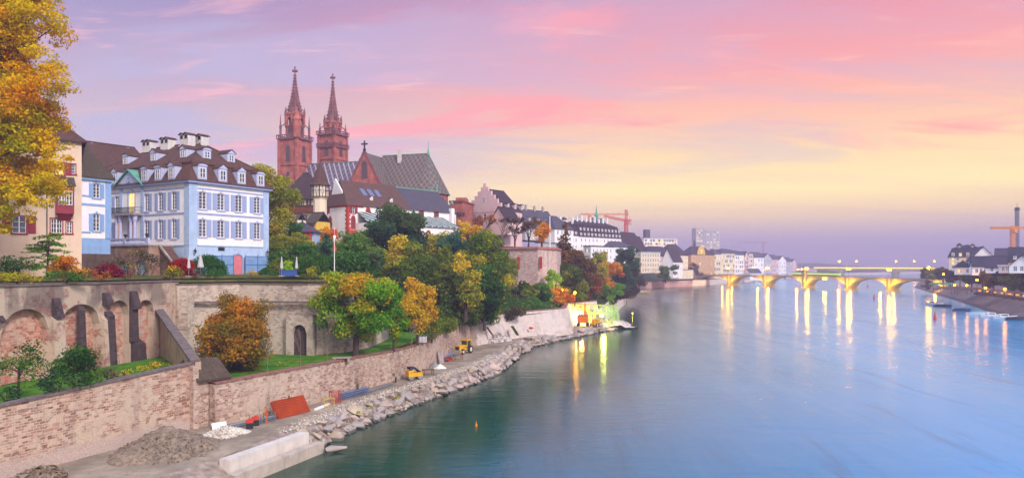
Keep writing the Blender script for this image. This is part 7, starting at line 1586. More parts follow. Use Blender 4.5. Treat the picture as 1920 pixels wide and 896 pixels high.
# orange formwork
m_or = M('formwork_orange', 'a23f16', .6, .12, 1.0, dirt=.15); a, b = Vector((PX(523, 73.3), 73.3, 1.75)), Vector((PX(582, 77.2), 77.2, 1.75)); L = (b - a).length
t = thing('formwork_stack', 'stack of orange ribbed formwork sheets leaning on the wall', 'formwork', a, rot_to(a, b)); mb = MB(); M_ = Matrix.Rotation(R(-32), 4, 'X')
for k in range(22): z = 1.95 * k / 22; mb.box(0, L, .0 - (.10 if k % 2 else 0), .3, z, z + 1.95 / 22, 0, M_)
mb.build('sheet', m_or, t)
mb = MB()
for x in (.4, L - .4): mb.bar((x, .1, 0), (x, 1.35, 1.5), .08)
mb.build('prop', m_dark, t)
def poles(name, label, pa, pb, n, z, grp, mat=None, r=.04, spread=.35, posts=()):
    a, b = Vector(pa), Vector(pb); L = (b - a).length; t = thing(name, label, 'pole stack', (a.x, a.y, z), rot_to(a, b), grp); g = random.Random(n); 
    for k in range(n):
        mb = MB(); y = spread * (k % 4) / 3 + g.uniform(-.03, .03); zz = r + 2 * r * (k // 4) * 1.5; e = g.uniform(-.3, .3); mb.tube([(e, y, zz), (L + e, y + g.uniform(-.1, .1), zz + .02)], r, 6); mb.build('pole', mat or m_metal, t)
    for x in posts: mb = MB(); mb.bar((L * x, -.08, 0), (L * x, -.08, .9), .07); mb.bar((L * x, spread + .08, 0), (L * x, spread + .08, .9), .07); mb.build('stillage_post', mat or m_metal, t)
    return t
pt = lambda px, py, z=1.75: P(px, py, (H - z) * F / (py - HY))
poles('scaffold_poles', 'grey scaffold poles lying on the path beside the red canisters', pt(416, 806), pt(462, 797), 12, 1.75, 'scaffold poles by the wall')
poles('scaffold_poles', 'upright rack of grey scaffold poles right of the red canisters', pt(472, 798), pt(517, 787), 16, 1.75, 'scaffold poles by the wall', posts=(.05, .35, .6, .95))
poles('scaffold_poles', 'long blue-grey pole stack below the dry climbing plant', pt(642, 750), pt(692, 737), 16, 1.75, 'scaffold poles by the wall', M('blue_steel', '7a86a0', .4, .1, metal=.5), .07, .7, posts=(.1, .45, .75))
poles('scaffold_poles', 'thin pole stack beside the narrow green wall plant', pt(694, 736), pt(735, 721), 8, 1.75, 'scaffold poles by the wall')
m_rd = M('canister_red', 'c23a2c', .5)
for px, py, lab in ((468, 803, 'black and red canister left beside the scaffold poles'), (479, 797, 'red-topped canister right beside the pole rack')):
    v = pt(px, py); t = thing('canister', lab, 'canister', v, .5, 'canisters by the poles'); mb = MB(); mb.box(-.3, .3, -.22, .22, 0, .55); mb.build('body', m_dark, t); mb = MB(); mb.box(-.3, .3, -.22, .22, .551, .85); mb.box(-.12, .12, -.05, .05, .85, .98); mb.build('cap', m_rd, t)
v = pt(499, 793); t = thing('clamp_stand', 'orange clamp post standing in the pole rack', 'stand', v); mb = MB(); mb.bar((0, 0, 0), (0, 0, 1.5), .09); mb.bar((-.2, 0, .9), (.2, 0, .9), .09); mb.bar((0, -.3, .05), (0, .3, .05), .08); mb.build('frame', M('clamp_orange', 'd8641e', .5), t)
def cage(name, label, px, py, w_, d, h_, mat, cat, n=6, rz=.6):
    t = thing(name, label, cat, pt(px, py), rz); mb = MB()
    for x in (0, w_):
        for y in (0, d): mb.bar((x, y, 0), (x, y, h_), .07)
    for z in (.08, h_ - .04):
        for a_, b_ in (((0, 0), (w_, 0)), ((w_, 0), (w_, d)), ((w_, d), (0, d)), ((0, d), (0, 0))): mb.bar((a_[0], a_[1], z), (b_[0], b_[1], z), .06)
    mb.build('frame', mat, t); mb = MB()
    for k in range(1, n):
        for y in (0, d): mb.bar((w_ * k / n, y, 0), (w_ * k / n, y, h_), .025); mb.bar((0, y, h_ * k / n), (w_, y, h_ * k / n), .025)
    mb.build('mesh_panel', mat, t); return t
cage('pallet_frame', 'yellowish low steel frame standing empty by the wall', 608, 763, 1.1, .7, .9, M('frame_yellow', 'b8a060', .6), 'frame', 2)
cage('mesh_cage', 'red mesh cage pallet right of the yellowish frame', 622, 756, 1.1, .8, 1.3, M('cage_red', 'a8463c', .6), 'cage')
v = pt(398, 806); t = thing('white_board', 'white board lying tilted at the shed corner', 'board', v, .5); mb = MB(); mb.slab([(0, 0, .1), (1.3, 0, .15), (1.3, .7, .6), (0, .7, .5)], .06); mb.build('panel', m_white, t)
mb = MB(); a, b = pt(592, 771), pt(615, 760); mb.bar(a + Vector((-.2, .6, .1)), b + Vector((0, .6, .1)), .3, .2); tag(mb.build('white_pipe', m_white), 'white pipe lying along the wall foot right of the orange stack', 'pipe')
# yellow roller
def wheel(parent, x, y, z, r, w_, name='wheel', rim=None):
    mb = MB(); mb.T = Matrix.Translation((x, y, z)) @ Matrix.Rotation(R(90), 4, 'X'); mb.lathe([(r * .7, -w_ / 2), (r, -w_ / 2 + .03), (r, w_ / 2 - .03), (r * .7, w_ / 2)], 16); o = mb.build(name, M('tyre', '2a2828', .9), parent)
    mb = MB(); mb.T = Matrix.Translation((x, y, z)) @ Matrix.Rotation(R(90), 4, 'X'); mb.lathe([(r * .55, -w_ / 2 - .01), (r * .55, w_ / 2 + .01)], 12); mb.build('rim', rim or m_white, o); return o
m_yel = M('machine_yellow', 'd8a418', .5, .1, 1.5, dirt=.2)
t = thing('road_roller', 'small yellow roller with a dark cover parked at the wall', 'roller', pt(777, 711), R(35)); mb = MB(); mb.box(-1.1, 1.0, -.5, .5, .45, 1.0); mb.slab([(-1.1, -.45, 1.25), (-.3, -.45, 1.35), (-.3, .45, 1.35), (-1.1, .45, 1.25)], .25); mb.build('body', m_yel, t)
for x in (-.7, .7): mb = MB(); mb.T = Matrix.Translation((x, 0, .42)) @ Matrix.Rotation(R(90), 4, 'X'); mb.lathe([(.40, -.48), (.42, -.46), (.42, .46), (.40, .48)], 16); mb.build('drum', m_metal, t)
mb = MB(); mb.slab([(-.9, -.45, 1.75), (-.1, -.45, 1.75), (.5, -.4, 1.25), (.5, .4, 1.25), (-.1, .45, 1.75), (-.9, .45, 1.75)][:2] + [(-.1, .45, 1.75), (-.9, .45, 1.75)], .3); mb.slab([(-.1, -.45, 1.74), (.7, -.45, 1.15), (.7, .45, 1.15), (-.1, .45, 1.74)], .2); mb.build('cover', M('tarp_blue', '2e3440', .8), t)
# trestles, slab, sack, pipes
def trestle(label, px, py, mat):
    t = thing('trestle', label, 'trestle', pt(px, py), .5, 'timber trestles by the wall'); mb = MB(); mb.box(-.8, .8, -.4, .4, .75, .85); mb.build('table_top', mat, t)
    for x in (-.7, .7):
        for y in (-.35, .35): mb = MB(); mb.bar((x, y, 0), (x * .95, y * .9, .75), .08); mb.build('leg', mat, t)
m_tim = M('old_timber', '6e5142', .9, .2, 3.0)
trestle('timber trestle between the yellow roller and the white sack', 803, 703, m_tim); trestle('reddish timber trestle in front of the yellow loader', 859, 674, M('red_timber', '7a4a40', .9, .2, 2.0))
t = thing('stone_slab', 'pale stone slab leaning against the wall left of the loader', 'slab', pt(829, 681), .9); mb = MB(); mb.slab([(-.5, 0, 0), (.5, 0, 0), (.5, .5, 1.9), (-.5, .5, 1.9)], .18, 0, (0, 1, 0)); mb.build('panel', m_stone, t)
heap('sand_bag', 'white bulky sack on the path edge', (pt(825, 690).x, pt(825, 690).y), 1.0, .8, .6, M('sack_white', 'e2dcd6', .9, .06, 2.0, bump=.4), .3, 12, 14)
heap('rubble_bag', 'grey covered pile left of the white sack', (pt(813, 689).x, pt(813, 689).y + .8), .9, .8, .9, M('cover_grey', '8a8884', .9), .2, 14, 14)
poles('plastic_pipes', 'bundle of bluish plastic pipes lying by the trestle and loader', pt(836, 673), pt(852, 664), 8, 1.75, None, M('pipe_blue', '6a86b8', .5), .07, .5)
heap('brick_pile', 'small pile of broken red bricks near the reddish trestle', (pt(842, 677).x, pt(842, 677).y), .7, .6, .6, M('broken_brick', 'a05a48', .9, .3, 3.0, bump=.8), .1, 15, 14, stones=40)
# wheel loader with backhoe
t = thing('backhoe_loader', 'yellow wheel loader standing at the quay wall', 'loader', pt(870, 662), R(-118)); t.scale = (.86,) * 3; mb = MB(); mb.box(-.2, 2.5, -.55, .55, .75, 1.75); mb.box(2.5, 2.62, -.6, .6, .5, 1.8); mb.box(-1.6, -.2, -.7, .7, .7, 1.15); mb.box(2.4, 2.75, -1.1, 1.1, .45, .8); mb.build('body', m_yel, t)
mb = MB(); mb.box(2.62, 2.66, -.42, .42, .85, 1.6); mb.build('grille', m_dark, t)
mb = MB(); mb.box(-1.5, -.1, -.68, .68, 1.151, 2.55); mb.build('cab_glass', glass('cab_glass', '2c3a3c', .08), t)
mb = MB()
for x in (-1.55, -.08):
    for y in (-.7, .7): mb.bar((x, y, 1.1), (x, y, 2.6), .1)
mb.box(-1.7, .1, -.85, .85, 2.58, 2.75); mb.build('cab_frame', m_yel, t)
for x, r in ((1.9, .55), (-1.0, .8)):
    for y in (-.9, .9): wheel(t, x, y, r, r, .42, rim=M('rim_pale', 'c8c0b4', .7))
mb = MB()
for y in (-.7, .7): mb.tube([(-.2, y, 1.6), (1.6, y, 1.4), (3.1, y, .7)], .1, 5)
mb.build('lift_arm', m_yel, t); mb = MB(); mb.slab([(3.0, -1.1, .15), (3.7, -1.1, .1), (3.2, -1.1, .95), (3.0, -1.1, .95)], 2.2, 0, (0, 1, 0)); mb.build('bucket', M('bucket_grey', '8d8478', .8, .2), t)
mb = MB(); mb.tube([(-1.7, 0, 1.0), (-2.6, 0, 2.6), (-3.3, 0, 1.4)], [.16, .13, .1], 5); mb.build('backhoe_arm', m_yel, t)
# excavator in the floodlight
m_exo = M('excavator_orange', 'd8701c', .5, .1, 1.5, dirt=.15); v = P(1093, 611, 15.2 * F / 111)
t = thing('excavator', 'orange excavator seen from behind in the floodlit site', 'excavator', v, R(80)); mb = MB(); mb.box(-1.5, 1.9, -1.35, 1.35, .95, 1.5); mb.slab([(-1.7, -1.4, 2.7), (.1, -1.4, 2.7), (.1, 1.4, 2.7), (-1.7, 1.4, 2.7)], 1.7); mb.build('house', m_exo, t)
mb = MB(); mb.box(.15, 1.7, .25, 1.35, 1.5, 3.0); mb.build('cab', MATS['cab_glass'], t); mb = MB(); mb.box(-1.6, 0, -1.3, 1.3, 2.72, 2.85); mb.build('engine_cover', m_dark, t)
for y in (-1.15, 1.15):
    mb = MB(); mb.slab([(-1.9, y - .3, .1), (1.9, y - .3, .1), (2.2, y - .3, .45), (1.9, y - .3, .85), (-1.9, y - .3, .85), (-2.2, y - .3, .45)], .6, 0, (0, 1, 0)); mb.build('track', M('tyre', '2a2828'), t)
mb = MB(); mb.tube([(1.2, -.3, 1.7), (2.6, -.3, 5.0), (3.4, -.3, 5.6)], [.3, .26, .2], 6); mb.build('boom', m_exo, t); mb = MB(); mb.tube([(3.4, -.3, 5.6), (4.6, -.3, 3.4)], [.2, .14], 6); mb.build('stick', m_exo, t)
mb = MB(); mb.slab([(4.4, -.8, 3.4), (5.2, -.8, 3.0), (4.9, -.8, 2.2), (4.3, -.8, 2.5)], 1.0, 0, (0, 1, 0)); mb.build('bucket', MATS['bucket_grey'], t)
t = thing('dumper', 'small yellow dumper beside the excavator in the floodlight', 'dumper', P(1116, 612, 189), R(60)); mb = MB(); mb.box(-1.2, 1.2, -.7, .7, .55, .95); mb.box(-1.1, -.5, -.4, .4, .95, 1.6); mb.build('body', m_yel, t); mb = MB(); mb.slab([(-.2, -.8, 1.9), (1.6, -.8, 2.0), (1.2, -.8, 1.0), (0, -.8, 1.0)], 1.6, 0, (0, 1, 0)); mb.build('skip', m_yel, t)
for x in (-.8, .8):
    for y in (-.8, .8): wheel(t, x, y, .45, .45, .35)
# scaffold bridge, netting and floodlights
m_sg = M('scaffold_green', '9ac26a', .5, .1, 1.0)
t = thing('scaffold_gantry', 'green lit scaffold gantry with netting over the floodlit building site', 'scaffold', (0, 0, 0)); mb = MB(); a, b = P(1072, 571, 192), P(1158, 573, 201)
for dz, dy in ((0, 0), (-2.2, 0), (0, 3), (-2.2, 3)): mb.bar(a + Vector((0, dy, dz)), b + Vector((0, dy, dz)), .22)
for k in range(9):
    p = a.lerp(b, k / 8)
    for dy in (0, 3): mb.bar(p + Vector((0, dy, 0)), p + Vector((0, dy, -2.2)), .14)
    mb.bar(p, p + Vector((0, 3, 0)), .14)
    if k < 8: q = a.lerp(b, (k + 1) / 8); mb.bar(p + Vector((0, 0, -2.2 if k % 2 else 0)), q + Vector((0, 0, 0 if k % 2 else -2.2)), .14)
mb.build('truss', m_sg, t); mb = MB()
for f in (.02, .45, .98):
    p = a.lerp(b, f)
    for dy in (0, 3):
        for dx in (-.6, .6): mb.bar((p.x + dx, p.y + dy, p.z - 2.2), (p.x + dx, p.y + dy, .4 if f > .9 else 1.7), .15)
mb.build('leg', m_sg, t); mb = MB(); p = a + Vector((0, -.2, .1)); mb.slab([p, b + Vector((0, -.2, .1)), b + Vector((0, 3.2, .1)), a + Vector((0, 3.2, .1))], .12); mb.build('deck', M('deck_boards', 'a8a05a', .8), t)
net = MB()
def netting(p0, ux, uz, nx, nz, w_=.028):
    p0, ux, uz = Vector(p0), Vector(ux), Vector(uz)
    for i in range(nx + 1): net.bar(p0 + ux * i / nx, p0 + ux * i / nx + uz, w_)
    for j in range(nz + 1): net.bar(p0 + uz * j / nz, p0 + uz * j / nz + ux, w_)
q = a.lerp(b, .84); netting(b + Vector((0, 0, 0)), (-3.6, -2.4, 0), (0, 0, -5.6), 14, 20); netting(b + Vector((.1, 0, 0)), (.6, 3.5, 0), (0, 0, -5.6), 10, 20); netting(a + Vector((-2.5, 2.5, -.3)), (7, .6, 0), (0, 0, -5), 22, 16)
net.build('netting', M('net_green', '9cd07a', .7), t)
t = thing('floodlight_stand', 'floodlight stand glaring white beside the excavator', 'floodlight', P(1086, 611, 194)); mb = MB(); mb.bar((0, 0, 0), (0, 0, 3.4), .12); 
for k in range(3): mb.bar((0, 0, .9), (math.cos(k * 2.1) * .9, math.sin(k * 2.1) * .9, 0), .07)
mb.build('stand', m_dark, t); mb = MB(); mb.box(-.8, .8, -.1, .1, 3.0, 3.7); mb.build('lamp', glow('floodlight_glow', 'fff0a0', 60), t)
t = thing('floodlight_stand', 'second floodlight stand among the rubble right of the dumper', 'floodlight', P(1128, 610, 197)); mb = MB(); mb.bar((0, 0, 0), (0, 0, 2.6), .12)
for k in range(3): mb.bar((0, 0, .9), (math.cos(k * 2.1) * .9, math.sin(k * 2.1) * .9, 0), .07)
mb.build('stand', m_dark, t); mb = MB(); mb.box(-.4, .4, -.1, .1, 2.4, 2.9); mb.build('lamp', glow('floodlight_glow_yellow', 'ffe860', 30), t)
heap('rubble_heap', 'pale rubble heap at the water under the green gantry', (P(1150, 603, 203).x, 203), 5, 4.5, 2.3, m_rub, .2, 21, z0=.6, stones=130)
heap('rubble_heap', 'grey rubble behind the gantry at the end of the site', (P(1122, 600, 205).x - 1, 207), 5, 4, 3.6, m_rub, .2, 22, z0=.6, stones=120)
# weathered planks and a dark raft at the tip
t = thing('plank_raft', 'brown planks and a dark raft floating at the tip of the site', 'raft', P(1187, 614, 17 * F / 114)); mb = MB()
for k in range(7): mb.bar((-4.5 + .2 * k, -1 + .35 * k, .9 - .05 * k), (1.2, -1 + .3 * k, .35), .22, .08)
mb.build('plank', m_tim, t); mb = MB(); mb.slab([(-1, -.9, .35), (1.2, -.7, .35), (1.4, .6, .35), (-1, .9, .35)], .5); mb.bar((1.2, 0, .3), (1.2, 0, 1.8), .1); mb.build('float', m_dark, t)
# fallen red marker and green streak plants on the quay
t = thing('red_tarp', 'small red bundle lying on the ledge of the quay wall', 'bundle', Vector((4.2, 160.3, 3.6))); mb = MB(); mb.ball((0, 0, 0), .45, 8, 5, 0, (1.2, .8, .6)); mb.build('cloth', m_rd, t, smooth=True)
for (px, y0, y1, D, lab) in ((966, 611, 628, 153, 'leaning mossy plank against the pale quay wall'), (919, 613, 628, 146, 'leaning bare plank against the pale quay wall')):
    mb = MB(); a_, b_ = P(px - 6, y0, D), P(px + 5, y1, D - 1.0); mb.bar(a_, b_, .8 if px > 950 else .5, .12); tag(mb.build('plank', MATS['hill_green'] if px > 950 else m_tim), lab, 'plank')

# ------------------------------------------------------------------ garden furniture, flagpole, bench
m_can = M('canopy_grey', 'b8b4b4', .85, .06, 2.0)
def parasol(px, yb, D, hh, lab, wide=False):
    t = thing('folded_parasol', lab, 'parasol', (PX(px, D), D, 15.75), 0, 'folded parasols in the mansion garden'); mb = MB(); mb.tube([(0, 0, 0), (0, 0, hh * .5)], .04, 6); mb.build('pole', m_metal, t); mb = MB(); r = .42 if wide else .22
    mb.lathe([(r * .75, hh * .38), (r, hh * .42), (r * .6, hh * .72), (.06, hh * .97), (.02, hh)], 8); mb.build('canopy', m_can, t, smooth=False); mb = MB(); mb.box(-.3, .3, -.3, .3, 0, .08); mb.build('base', m_conc, t)
parasol(354, 527, 93, 2.75, 'slim folded grey parasol beside the round red bush'); parasol(376, 527, 94, 2.9, 'wider half-folded grey parasol in front of the clipped hedge', True); parasol(528, 524, 97, 2.6, 'folded grey parasol at the left end of the blue planter'); parasol(556, 523, 98, 2.6, 'folded grey parasol at the right end of the blue planter')
for i, (px, D, lab) in enumerate(((366, 92.8, 'dark green garden chair left between the parasols'), (384, 93.4, 'dark green garden chair right of the wider parasol'))):
    t = thing('garden_chair', lab, 'chair', (PX(px, D), D, 15.75), .4 + i, 'garden chairs'); m_gc = M('chair_green', '2e4a44', .6)
    mb = MB(); mb.box(-.25, .25, -.25, .25, .42, .47); mb.build('seat', m_gc, t); mb = MB(); mb.box(-.25, .25, .22, .27, .48, .95); mb.build('backrest', m_gc, t)
    for x in (-.22, .22):
        for y in (-.22, .22): mb = MB(); mb.box(x - .02, x + .02, y - .02, y + .02, 0, .42); mb.build('leg', m_gc, t)
t = thing('garden_table', 'small dark table between the garden chairs', 'table', (PX(375, 93), 93, 15.75)); mb = MB(); mb.box(-.4, .4, -.4, .4, .7, .74); mb.build('table_top', MATS['chair_green'], t); mb = MB(); mb.tube([(0, 0, 0), (0, 0, .7)], .05, 6); mb.build('leg', m_dark, t)
mb = MB(); a, b = Vector((PX(524, 97.4), 97.4, 15.75)), Vector((PX(557, 98), 98, 15.75)); L = (b - a).length; mb.box(0, L, -.25, .3, 0, .75); mb.box(-.04, L + .04, -.29, .34, .75, .82); tag(mb.build('blue_planter', M('planter_blue', '2a4a8a', .6, .1), None, a, rot_to(a, b)), 'blue planter box between the two right parasols', 'planter')
t = thing('flagpole', 'white flagpole rising from the bastion with a hanging flag', 'flagpole', (PX(627, 99), 99, 14.8)); mb = MB(); zt = ZY(428, 99) - 14.8; mb.tube([(0, 0, 0), (0, 0, zt)], [.07, .04], 8); mb.ball((0, 0, zt), .09, 8, 5); mb.build('pole', m_white, t)
t2 = thing('flag', 'limp red and white flag hanging from the flagpole', 'flag', (PX(627, 99), 99, ZY(471, 99))); mb = MB(); hh = ZY(431, 99) - ZY(471, 99)
prev = None
for k in range(13):
    f = k / 12; x = .10 + .30 * (.6 + .4 * math.sin(f * 7 + 1)) ; y = .12 * math.sin(f * 9); row = [Vector((.05, 0, hh * (1 - f))), Vector((x * .6, y, hh * (1 - f) - .05)), Vector((-.05 - x * .25, -y - .1, hh * (1 - f) - .08))]
    if prev: 
        mi = 1 if .3 < f <= .62 else 0
        for (i, j) in ((0, 1), (0, 2)): mb.slab([prev[i], prev[j], row[j], row[i]], .02, mi, (0, 1, 0))
    prev = row
mb.build('cloth', [M('flag_red', 'c8281e', .8), m_white], t2)
t = thing('stone_bench', 'grey stone bench on the lawn at the foot of the chestnut', 'bench', (PX(641, 87), 87, lz(87, 3) + .12), R(15)); mb = MB(); mb.box(-1.1, 1.1, -.25, .25, .42, .55); mb.build('seat', m_stone, t)
for x in (-.8, .8): mb = MB(); mb.box(x - .15, x + .15, -.2, .2, 0, .42); mb.build('leg', m_stone, t)
t = thing('white_box', 'small white utility box behind the wall at the end of the lawn', 'cabinet', (PX(791, 108), 108, lz(108, 3))); mb = MB(); mb.box(-.7, .7, -.3, .3, 0, .9); mb.build('body', m_white, t); mb = MB(); mb.box(-.75, .75, -.35, .35, .9, .98); mb.build('lid', m_metal, t)
t = thing('iron_gate', 'dark iron railing at the end of the lawn behind the wall', 'railing', (PX(800, 106), 106, lz(106, 2) + .1), .5); mb = MB()
for k in range(14): mb.bar((k * .22 - 1.5, 0, 0), (k * .22 - 1.5, 0, 1.6), .035)
mb.bar((-1.55, 0, 1.5), (1.5, 0, 1.5), .05); mb.build('bars', m_dark, t)
t = thing('terrace_flagpole', 'white flagpole at the right end of the brick terrace', 'flagpole', (PX(1031, 202), 202, 21.6)); mb = MB(); mb.tube([(0, 0, 0), (0, 0, ZY(405, 202) - 21.6)], [.18, .1], 6); mb.build('pole', m_white, t)

# ------------------------------------------------------------------ boats, buoys
def boat(px, py, L, label, hull, cabin=True, rz=0, z=0, top=None):
    D = H * F / (py - HY); t = thing('motor_boat', label, 'boat', (PX(px, D), D, 0), rz, 'moored boats on the right bank' if px > 1700 else None); mb = MB(); n = 8; W_ = L * .17; ring = []
    for k in range(n + 1):
        f = k / n; w_ = W_ * (1 - max(0, (f - .45) / .55) ** 2 * .97); zz = .65 + .45 * f * f; ring.append([(-L / 2 + L * f, -w_, zz), (-L / 2 + L * f * .97, -w_ * .7, -.2), (-L / 2 + L * f * .97, w_ * .7, -.2), (-L / 2 + L * f, w_, zz)])
    vs = [p for r in ring for p in r]; fs = [(k * 4 + j, (k + 1) * 4 + j, (k + 1) * 4 + j + 1, k * 4 + j + 1) for k in range(n) for j in range(3)] + [(k * 4 + 3, (k + 1) * 4 + 3, (k + 1) * 4, k * 4) for k in range(n)] + [(0, 1, 2, 3)]
    mb.add(vs, fs); mb.build('hull', hull, t)
    if cabin: mb = MB(); mb.slab([(-L * .22, -W_ * .7, 1.5), (L * .12, -W_ * .65, 1.5), (L * .12, W_ * .65, 1.5), (-L * .22, W_ * .7, 1.5)], .8); mb.build('cabin', top or m_white, t); mb = MB(); mb.box(L * .121, L * .14, -W_ * .55, W_ * .55, .95, 1.45); mb.box(-L * .18, L * .08, -W_ * .71, -W_ * .69, .95, 1.35); mb.build('window', MATS['window_glass'], t)
    else: mb = MB(); mb.slab([(-L * .4, -W_ * .8, .95), (L * .2, -W_ * .7, 1.15), (L * .2, W_ * .7, 1.15), (-L * .4, W_ * .8, .95)], .3); mb.build('cover', top or MATS['tarp_blue'], t)
    return t
m_hw = M('hull_white', 'e0dcdc', .3, .05); m_hb = M('hull_blue', '46628a', .4, .1); m_hd = M('hull_dark', '3a3c48', .5, .1)
for px, py, L, lab, hl, cb, rz in ((1751, 571, 8, 'small white boat moored first from the bridge', m_hw, True, -.9), (1768, 575, 7, 'second small boat from the bridge, dark covered', m_hd, False, -.9), (1803, 583, 6, 'bluish covered boat between the small and the white boats', m_hb, False, -.7), (1835, 590, 7, 'white motor boat with a light blue cover', m_hw, False, -.3), (1860, 594, 7.5, 'white motor boat with a small cabin, left of the largest', m_hw, True, -.2), (1884, 597, 7.5, 'largest white cabin boat of the moored row', m_hw, True, -.2), (1902, 600, 5, 'dark open boat right of the largest cabin boat', m_hd, False, -.4)): boat(px, py, L, lab, hl, cb, rz, top=M('cover_lightblue', '8ab8cc', .7) if 'light blue' in lab else None)
boat(1206, 549, 13, 'yellow work boat tied up before the quay wall', M('hull_yellow', 'd8b02a', .5), True, .6)
def buoy(px, py, hh, label, mat, lit=None):
    D = H * F / (py - HY); t = thing('buoy', label, 'buoy', (PX(px, D), D, 0), 0, 'river buoys'); mb = MB(); mb.lathe([(hh * .22, -.3), (hh * .24, .15), (hh * .14, hh * .5), (hh * .05, hh * .8)], 10); mb.build('body', mat, t); mb = MB(); mb.lathe([(hh * .09, hh * .8), (hh * .09, hh)], 8); mb.build('top_mark', lit or mat, t)
m_br = M('buoy_red', 'c01c28', .5, .05)
buoy(1753, 599, 2.4, 'red cone buoy nearest the moored boats', m_br); buoy(1639, 560, 2.4, 'red buoy in mid river before the bridge pier', m_br); buoy(1627, 539, 2.6, 'small red buoy beyond, close to the bridge arch', m_br)
buoy(893, 799, .55, 'small orange float alone in the dark green water', M('float_orange', 'd8801c', .5)); buoy(1186, 592, 1.0, 'yellow lit marker float off the tip of the site', M('float_yellow', 'd8b41c', .5), glow('marker_light', 'ffdc50', 40))

# ------------------------------------------------------------------ street furniture of the right bank
for px, py, D, w_, lab, col in ((1790, 553, 300, 16, 'long brown awning over the riverside terrace', '7a5a4c'), (1765, 540, 380, 12, 'green-lit awning near the bridge', '3a8a68')):
    t = thing('awning', lab, 'awning', (PX(px, D), D, 5.4), R(-62)); mb = MB(); mb.slab([(-w_ / 2, -2.2, 2.5), (w_ / 2, -2.2, 2.5), (w_ / 2, 2.2, 3.3), (-w_ / 2, 2.2, 3.3)], .15); mb.build('canopy', M('awning_' + ('brown' if D == 300 else 'green'), col, .8), t)
    mb = MB()
    for x in (-w_ / 2 + .3, 0, w_ / 2 - .3): mb.bar((x, -2, 0), (x, -2, 2.5), .1); mb.bar((x, 2, 0), (x, 2, 3.2), .1)
    mb.build('posts', m_dark, t)
for i in range(7):
    px, D = 1835 + i * 14, 306 - i * 9; t = thing('market_stall', 'lit market stall under the promenade trees, ' + ('farthest from the edge', 'second along', 'third along', 'fourth along', 'fifth along', 'sixth along', 'at the frame edge')[i], 'stall', (PX(px, D), D, 5.37), R(-60), 'market stalls on the promenade')
    mb = MB(); mb.box(-1.5, 1.5, -1, 1, 0, 1.0); mb.build('counter', m_tim, t); mb = MB(); mb.slab([(-1.8, -1.4, 2.3), (1.8, -1.4, 2.3), (1.8, 1.2, 2.9), (-1.8, 1.2, 2.9)], .12); mb.build('roof', MATS['awning_brown'], t); mb = MB(); mb.box(-.5, .4, .9, 1.0, 1.3, 2.0); mb.build('lit_panel', glow('stall_light', 'ffa030', 1.5), t)
# ------------------------------------------------------------------ lamps: bulbs that shine, each on its post
def lamp_obj(name, label, loc, hgt, col, power, bulb=.35, es=250, arms=1, group=None, light=True, rz=0.0):
    t = thing(name, label, 'street lamp', loc, rz, group); mb = MB(); mb.tube([(0, 0, -.4), (0, 0, hgt)], [.12, .07], 6)
    if arms == 2: mb.bar((-1.0, 0, hgt), (1.0, 0, hgt), .09)
    mb.build('post', m_dark, t)
    es *= .45
    for x in ((0,) if arms == 1 else (-1.0, 1.0)):
        mb = MB(); mb.ball((x, 0, hgt + bulb), bulb, 10, 6); mb.build('lamp_globe', glow('lamp_' + str(col) + str(int(es)), col, es), t, smooth=True)
    if light and power:
        l = bpy.data.objects.new('lamp_light', bpy.data.lights.new('lamp_light', 'POINT')); COL.objects.link(l); l.data.energy = power; l.data.color = lin(col)[:3]; l.data.shadow_soft_size = bulb * 1.4; l.parent = t; l.location = (0, -.0, hgt + bulb); l.data.specular_factor = 0.0
    return t
W1, W2 = (1, .50, .006), (1, .36, .004)
for px, w, arms, lab in ((1364, 'double-armed lamp on the first bridge pier from the left', 1, 0), (1438, 'double-armed lamp on the second bridge pier from the left', 1, 0), (1512, 'bright double-armed lamp beside the bridge chapel', 1, 0), (1590, 'double-armed lamp on the pier right of the chapel', 1, 0), (1666, 'bright lamp on the last pier before the right bank', 1, 0)):
    s = sb(px); lamp_obj('bridge_lamp', w, bridge_pt(s, .4, zd(s)), 5.6, W1, 3500, .5, 190, 2, 'lamps on the stone bridge', rz=BANG)
lamp_obj('bridge_lamp', 'large bright yellow lamp at the right end of the bridge', Vector((PX(1741, 466), 466, 5.5)), 10.0, W1, 4000, .75, 210, 1)
# lights below the arches
for i in range(len(ps) - 1):
    for f, e in ((.14, 1), (.86, 1)):
        s = ps[i] + (ps[i + 1] - ps[i]) * f
        l = bpy.data.objects.new('arch_light', bpy.data.lights.new('arch_light', 'POINT')); COL.objects.link(l); l.location = bridge_pt(s, -2.2, 4.4); l.data.energy = 6500; l.data.color = lin('ffbc1c')[:3]; l.data.shadow_soft_size = .4; l.data.specular_factor = 0
s = sb(1547); lamp_obj('arch_lantern', 'pair of yellow navigation lamps hung under the middle arch', bridge_pt(s, -.6, zd(s) - 3.0), 1.0, (1, .62, .006), 800, .45, 230, 2, rz=BANG)
for px in (1292, 1300, 1307, 1312, 1318, 1322, 1329, 1336, 1341, 1345, 1349, 1353, 1359, 1369, 1375, 1381, 1386, 1391, 1396, 1400, 1404, 1408, 1412):
    D = 700 + (px - 1300) * 1.1; lamp_obj('quay_lamp', 'warm street lamp in the row along the far quay behind the bridge', Vector((PX(px, D), D, 8.6)), 5 + (px % 3), W2, 700 if px % 2 else 0, .55, 330, 1, 'lamps of the far quay')
for i in range(13):
    px = 1424 + i * 7.2; D = 830 + i * 40; lamp_obj('far_quay_lamp', 'small warm lamp in the distant row along the left bank', Vector((PX(px, D), D, 6)), 6, ((1, .42, .03), (1, .6, .15))[i % 2], 0, .6, 330, 1, 'lamps of the distant bank')
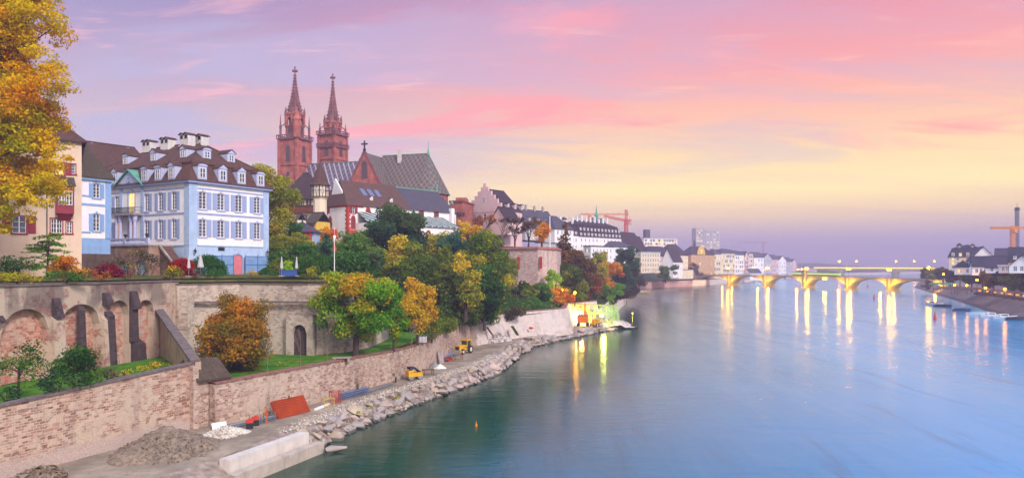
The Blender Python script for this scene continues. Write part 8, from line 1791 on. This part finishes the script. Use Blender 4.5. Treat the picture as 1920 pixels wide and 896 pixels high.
for px in (1574, 1606, 1680, 1714, 1752): lamp_obj('far_bridge_lamp', 'orange lamp glowing in the haze above the far bridge', P(px, 504, 1010), ZY(491, 1010) - ZY(504, 1010), (1, .30, .004), 2500, .9, 160, 1, 'lamps on the far bridge')
lamp_obj('site_lamp', 'orange street lamp left behind the quay wall, shining on a tree', P(1055, 577, 186), ZY(547, 186) - ZY(577, 186), W2, 1500, .3, 200)
lamp_obj('site_lamp', 'orange street lamp right, beside the floodlit gantry', P(1078, 572, 190), ZY(551, 190) - ZY(572, 190), W2, 1000, .3, 200)
for px, D, hh, pw, lab in ((1769, 372, 7.5, 700, 'yellow promenade lamp by the green awning'), (1790, 330, 3, 300, 'low warm lamp under the brown awning'), (1832, 305, 5.8, 600, 'yellow promenade lamp above the white motor boat'), (1848, 290, 3, 250, 'low warm lamp among the stalls, farther'), (1864, 283, 6.2, 600, 'yellow promenade lamp behind the cabin boats'), (1884, 272, 3, 300, 'low warm lamp among the stalls, nearer'), (1902, 262, 6.5, 800, 'bright promenade lamp nearest the frame edge'), (1813, 318, 3.2, 250, 'low warm lamp right of the brown awning')):
    lamp_obj('promenade_lamp', lab, Vector((PX(px, D), D, 5.37)), hh, W2, pw, .32, 190, 1, 'promenade lamps')
l = bpy.data.objects.new('site_flood', bpy.data.lights.new('site_flood', 'POINT')); COL.objects.link(l); l.location = P(1090, 598, 192.5); l.data.energy = 3600; l.data.color = lin('ffe070')[:3]; l.data.shadow_soft_size = .5; l.data.specular_factor = 0
l = bpy.data.objects.new('site_flood', bpy.data.lights.new('site_flood', 'POINT')); COL.objects.link(l); l.location = P(1132, 598, 195.5); l.data.energy = 1500; l.data.color = lin('e8f070')[:3]; l.data.shadow_soft_size = .5; l.data.specular_factor = 0

# ------------------------------------------------------------------ the evening haze over the river
mb = MB(); mb.box(-900, 2300, -120, 2900, -1.0, 93.0)
hm = bpy.data.materials.new('haze'); hm.use_nodes = True; t = NT(hm.node_tree); t.n.clear(); pv_ = t.node('ShaderNodeVolumePrincipled'); o = t.node('ShaderNodeOutputMaterial'); t.l.new(pv_.outputs[0], o.inputs['Volume'])
pv_.inputs['Color'].default_value = lin('ccc2ea'); pv_.inputs['Density'].default_value = .00056; pv_.inputs['Anisotropy'].default_value = .0
tag(mb.build('haze', hm), kind='stuff')
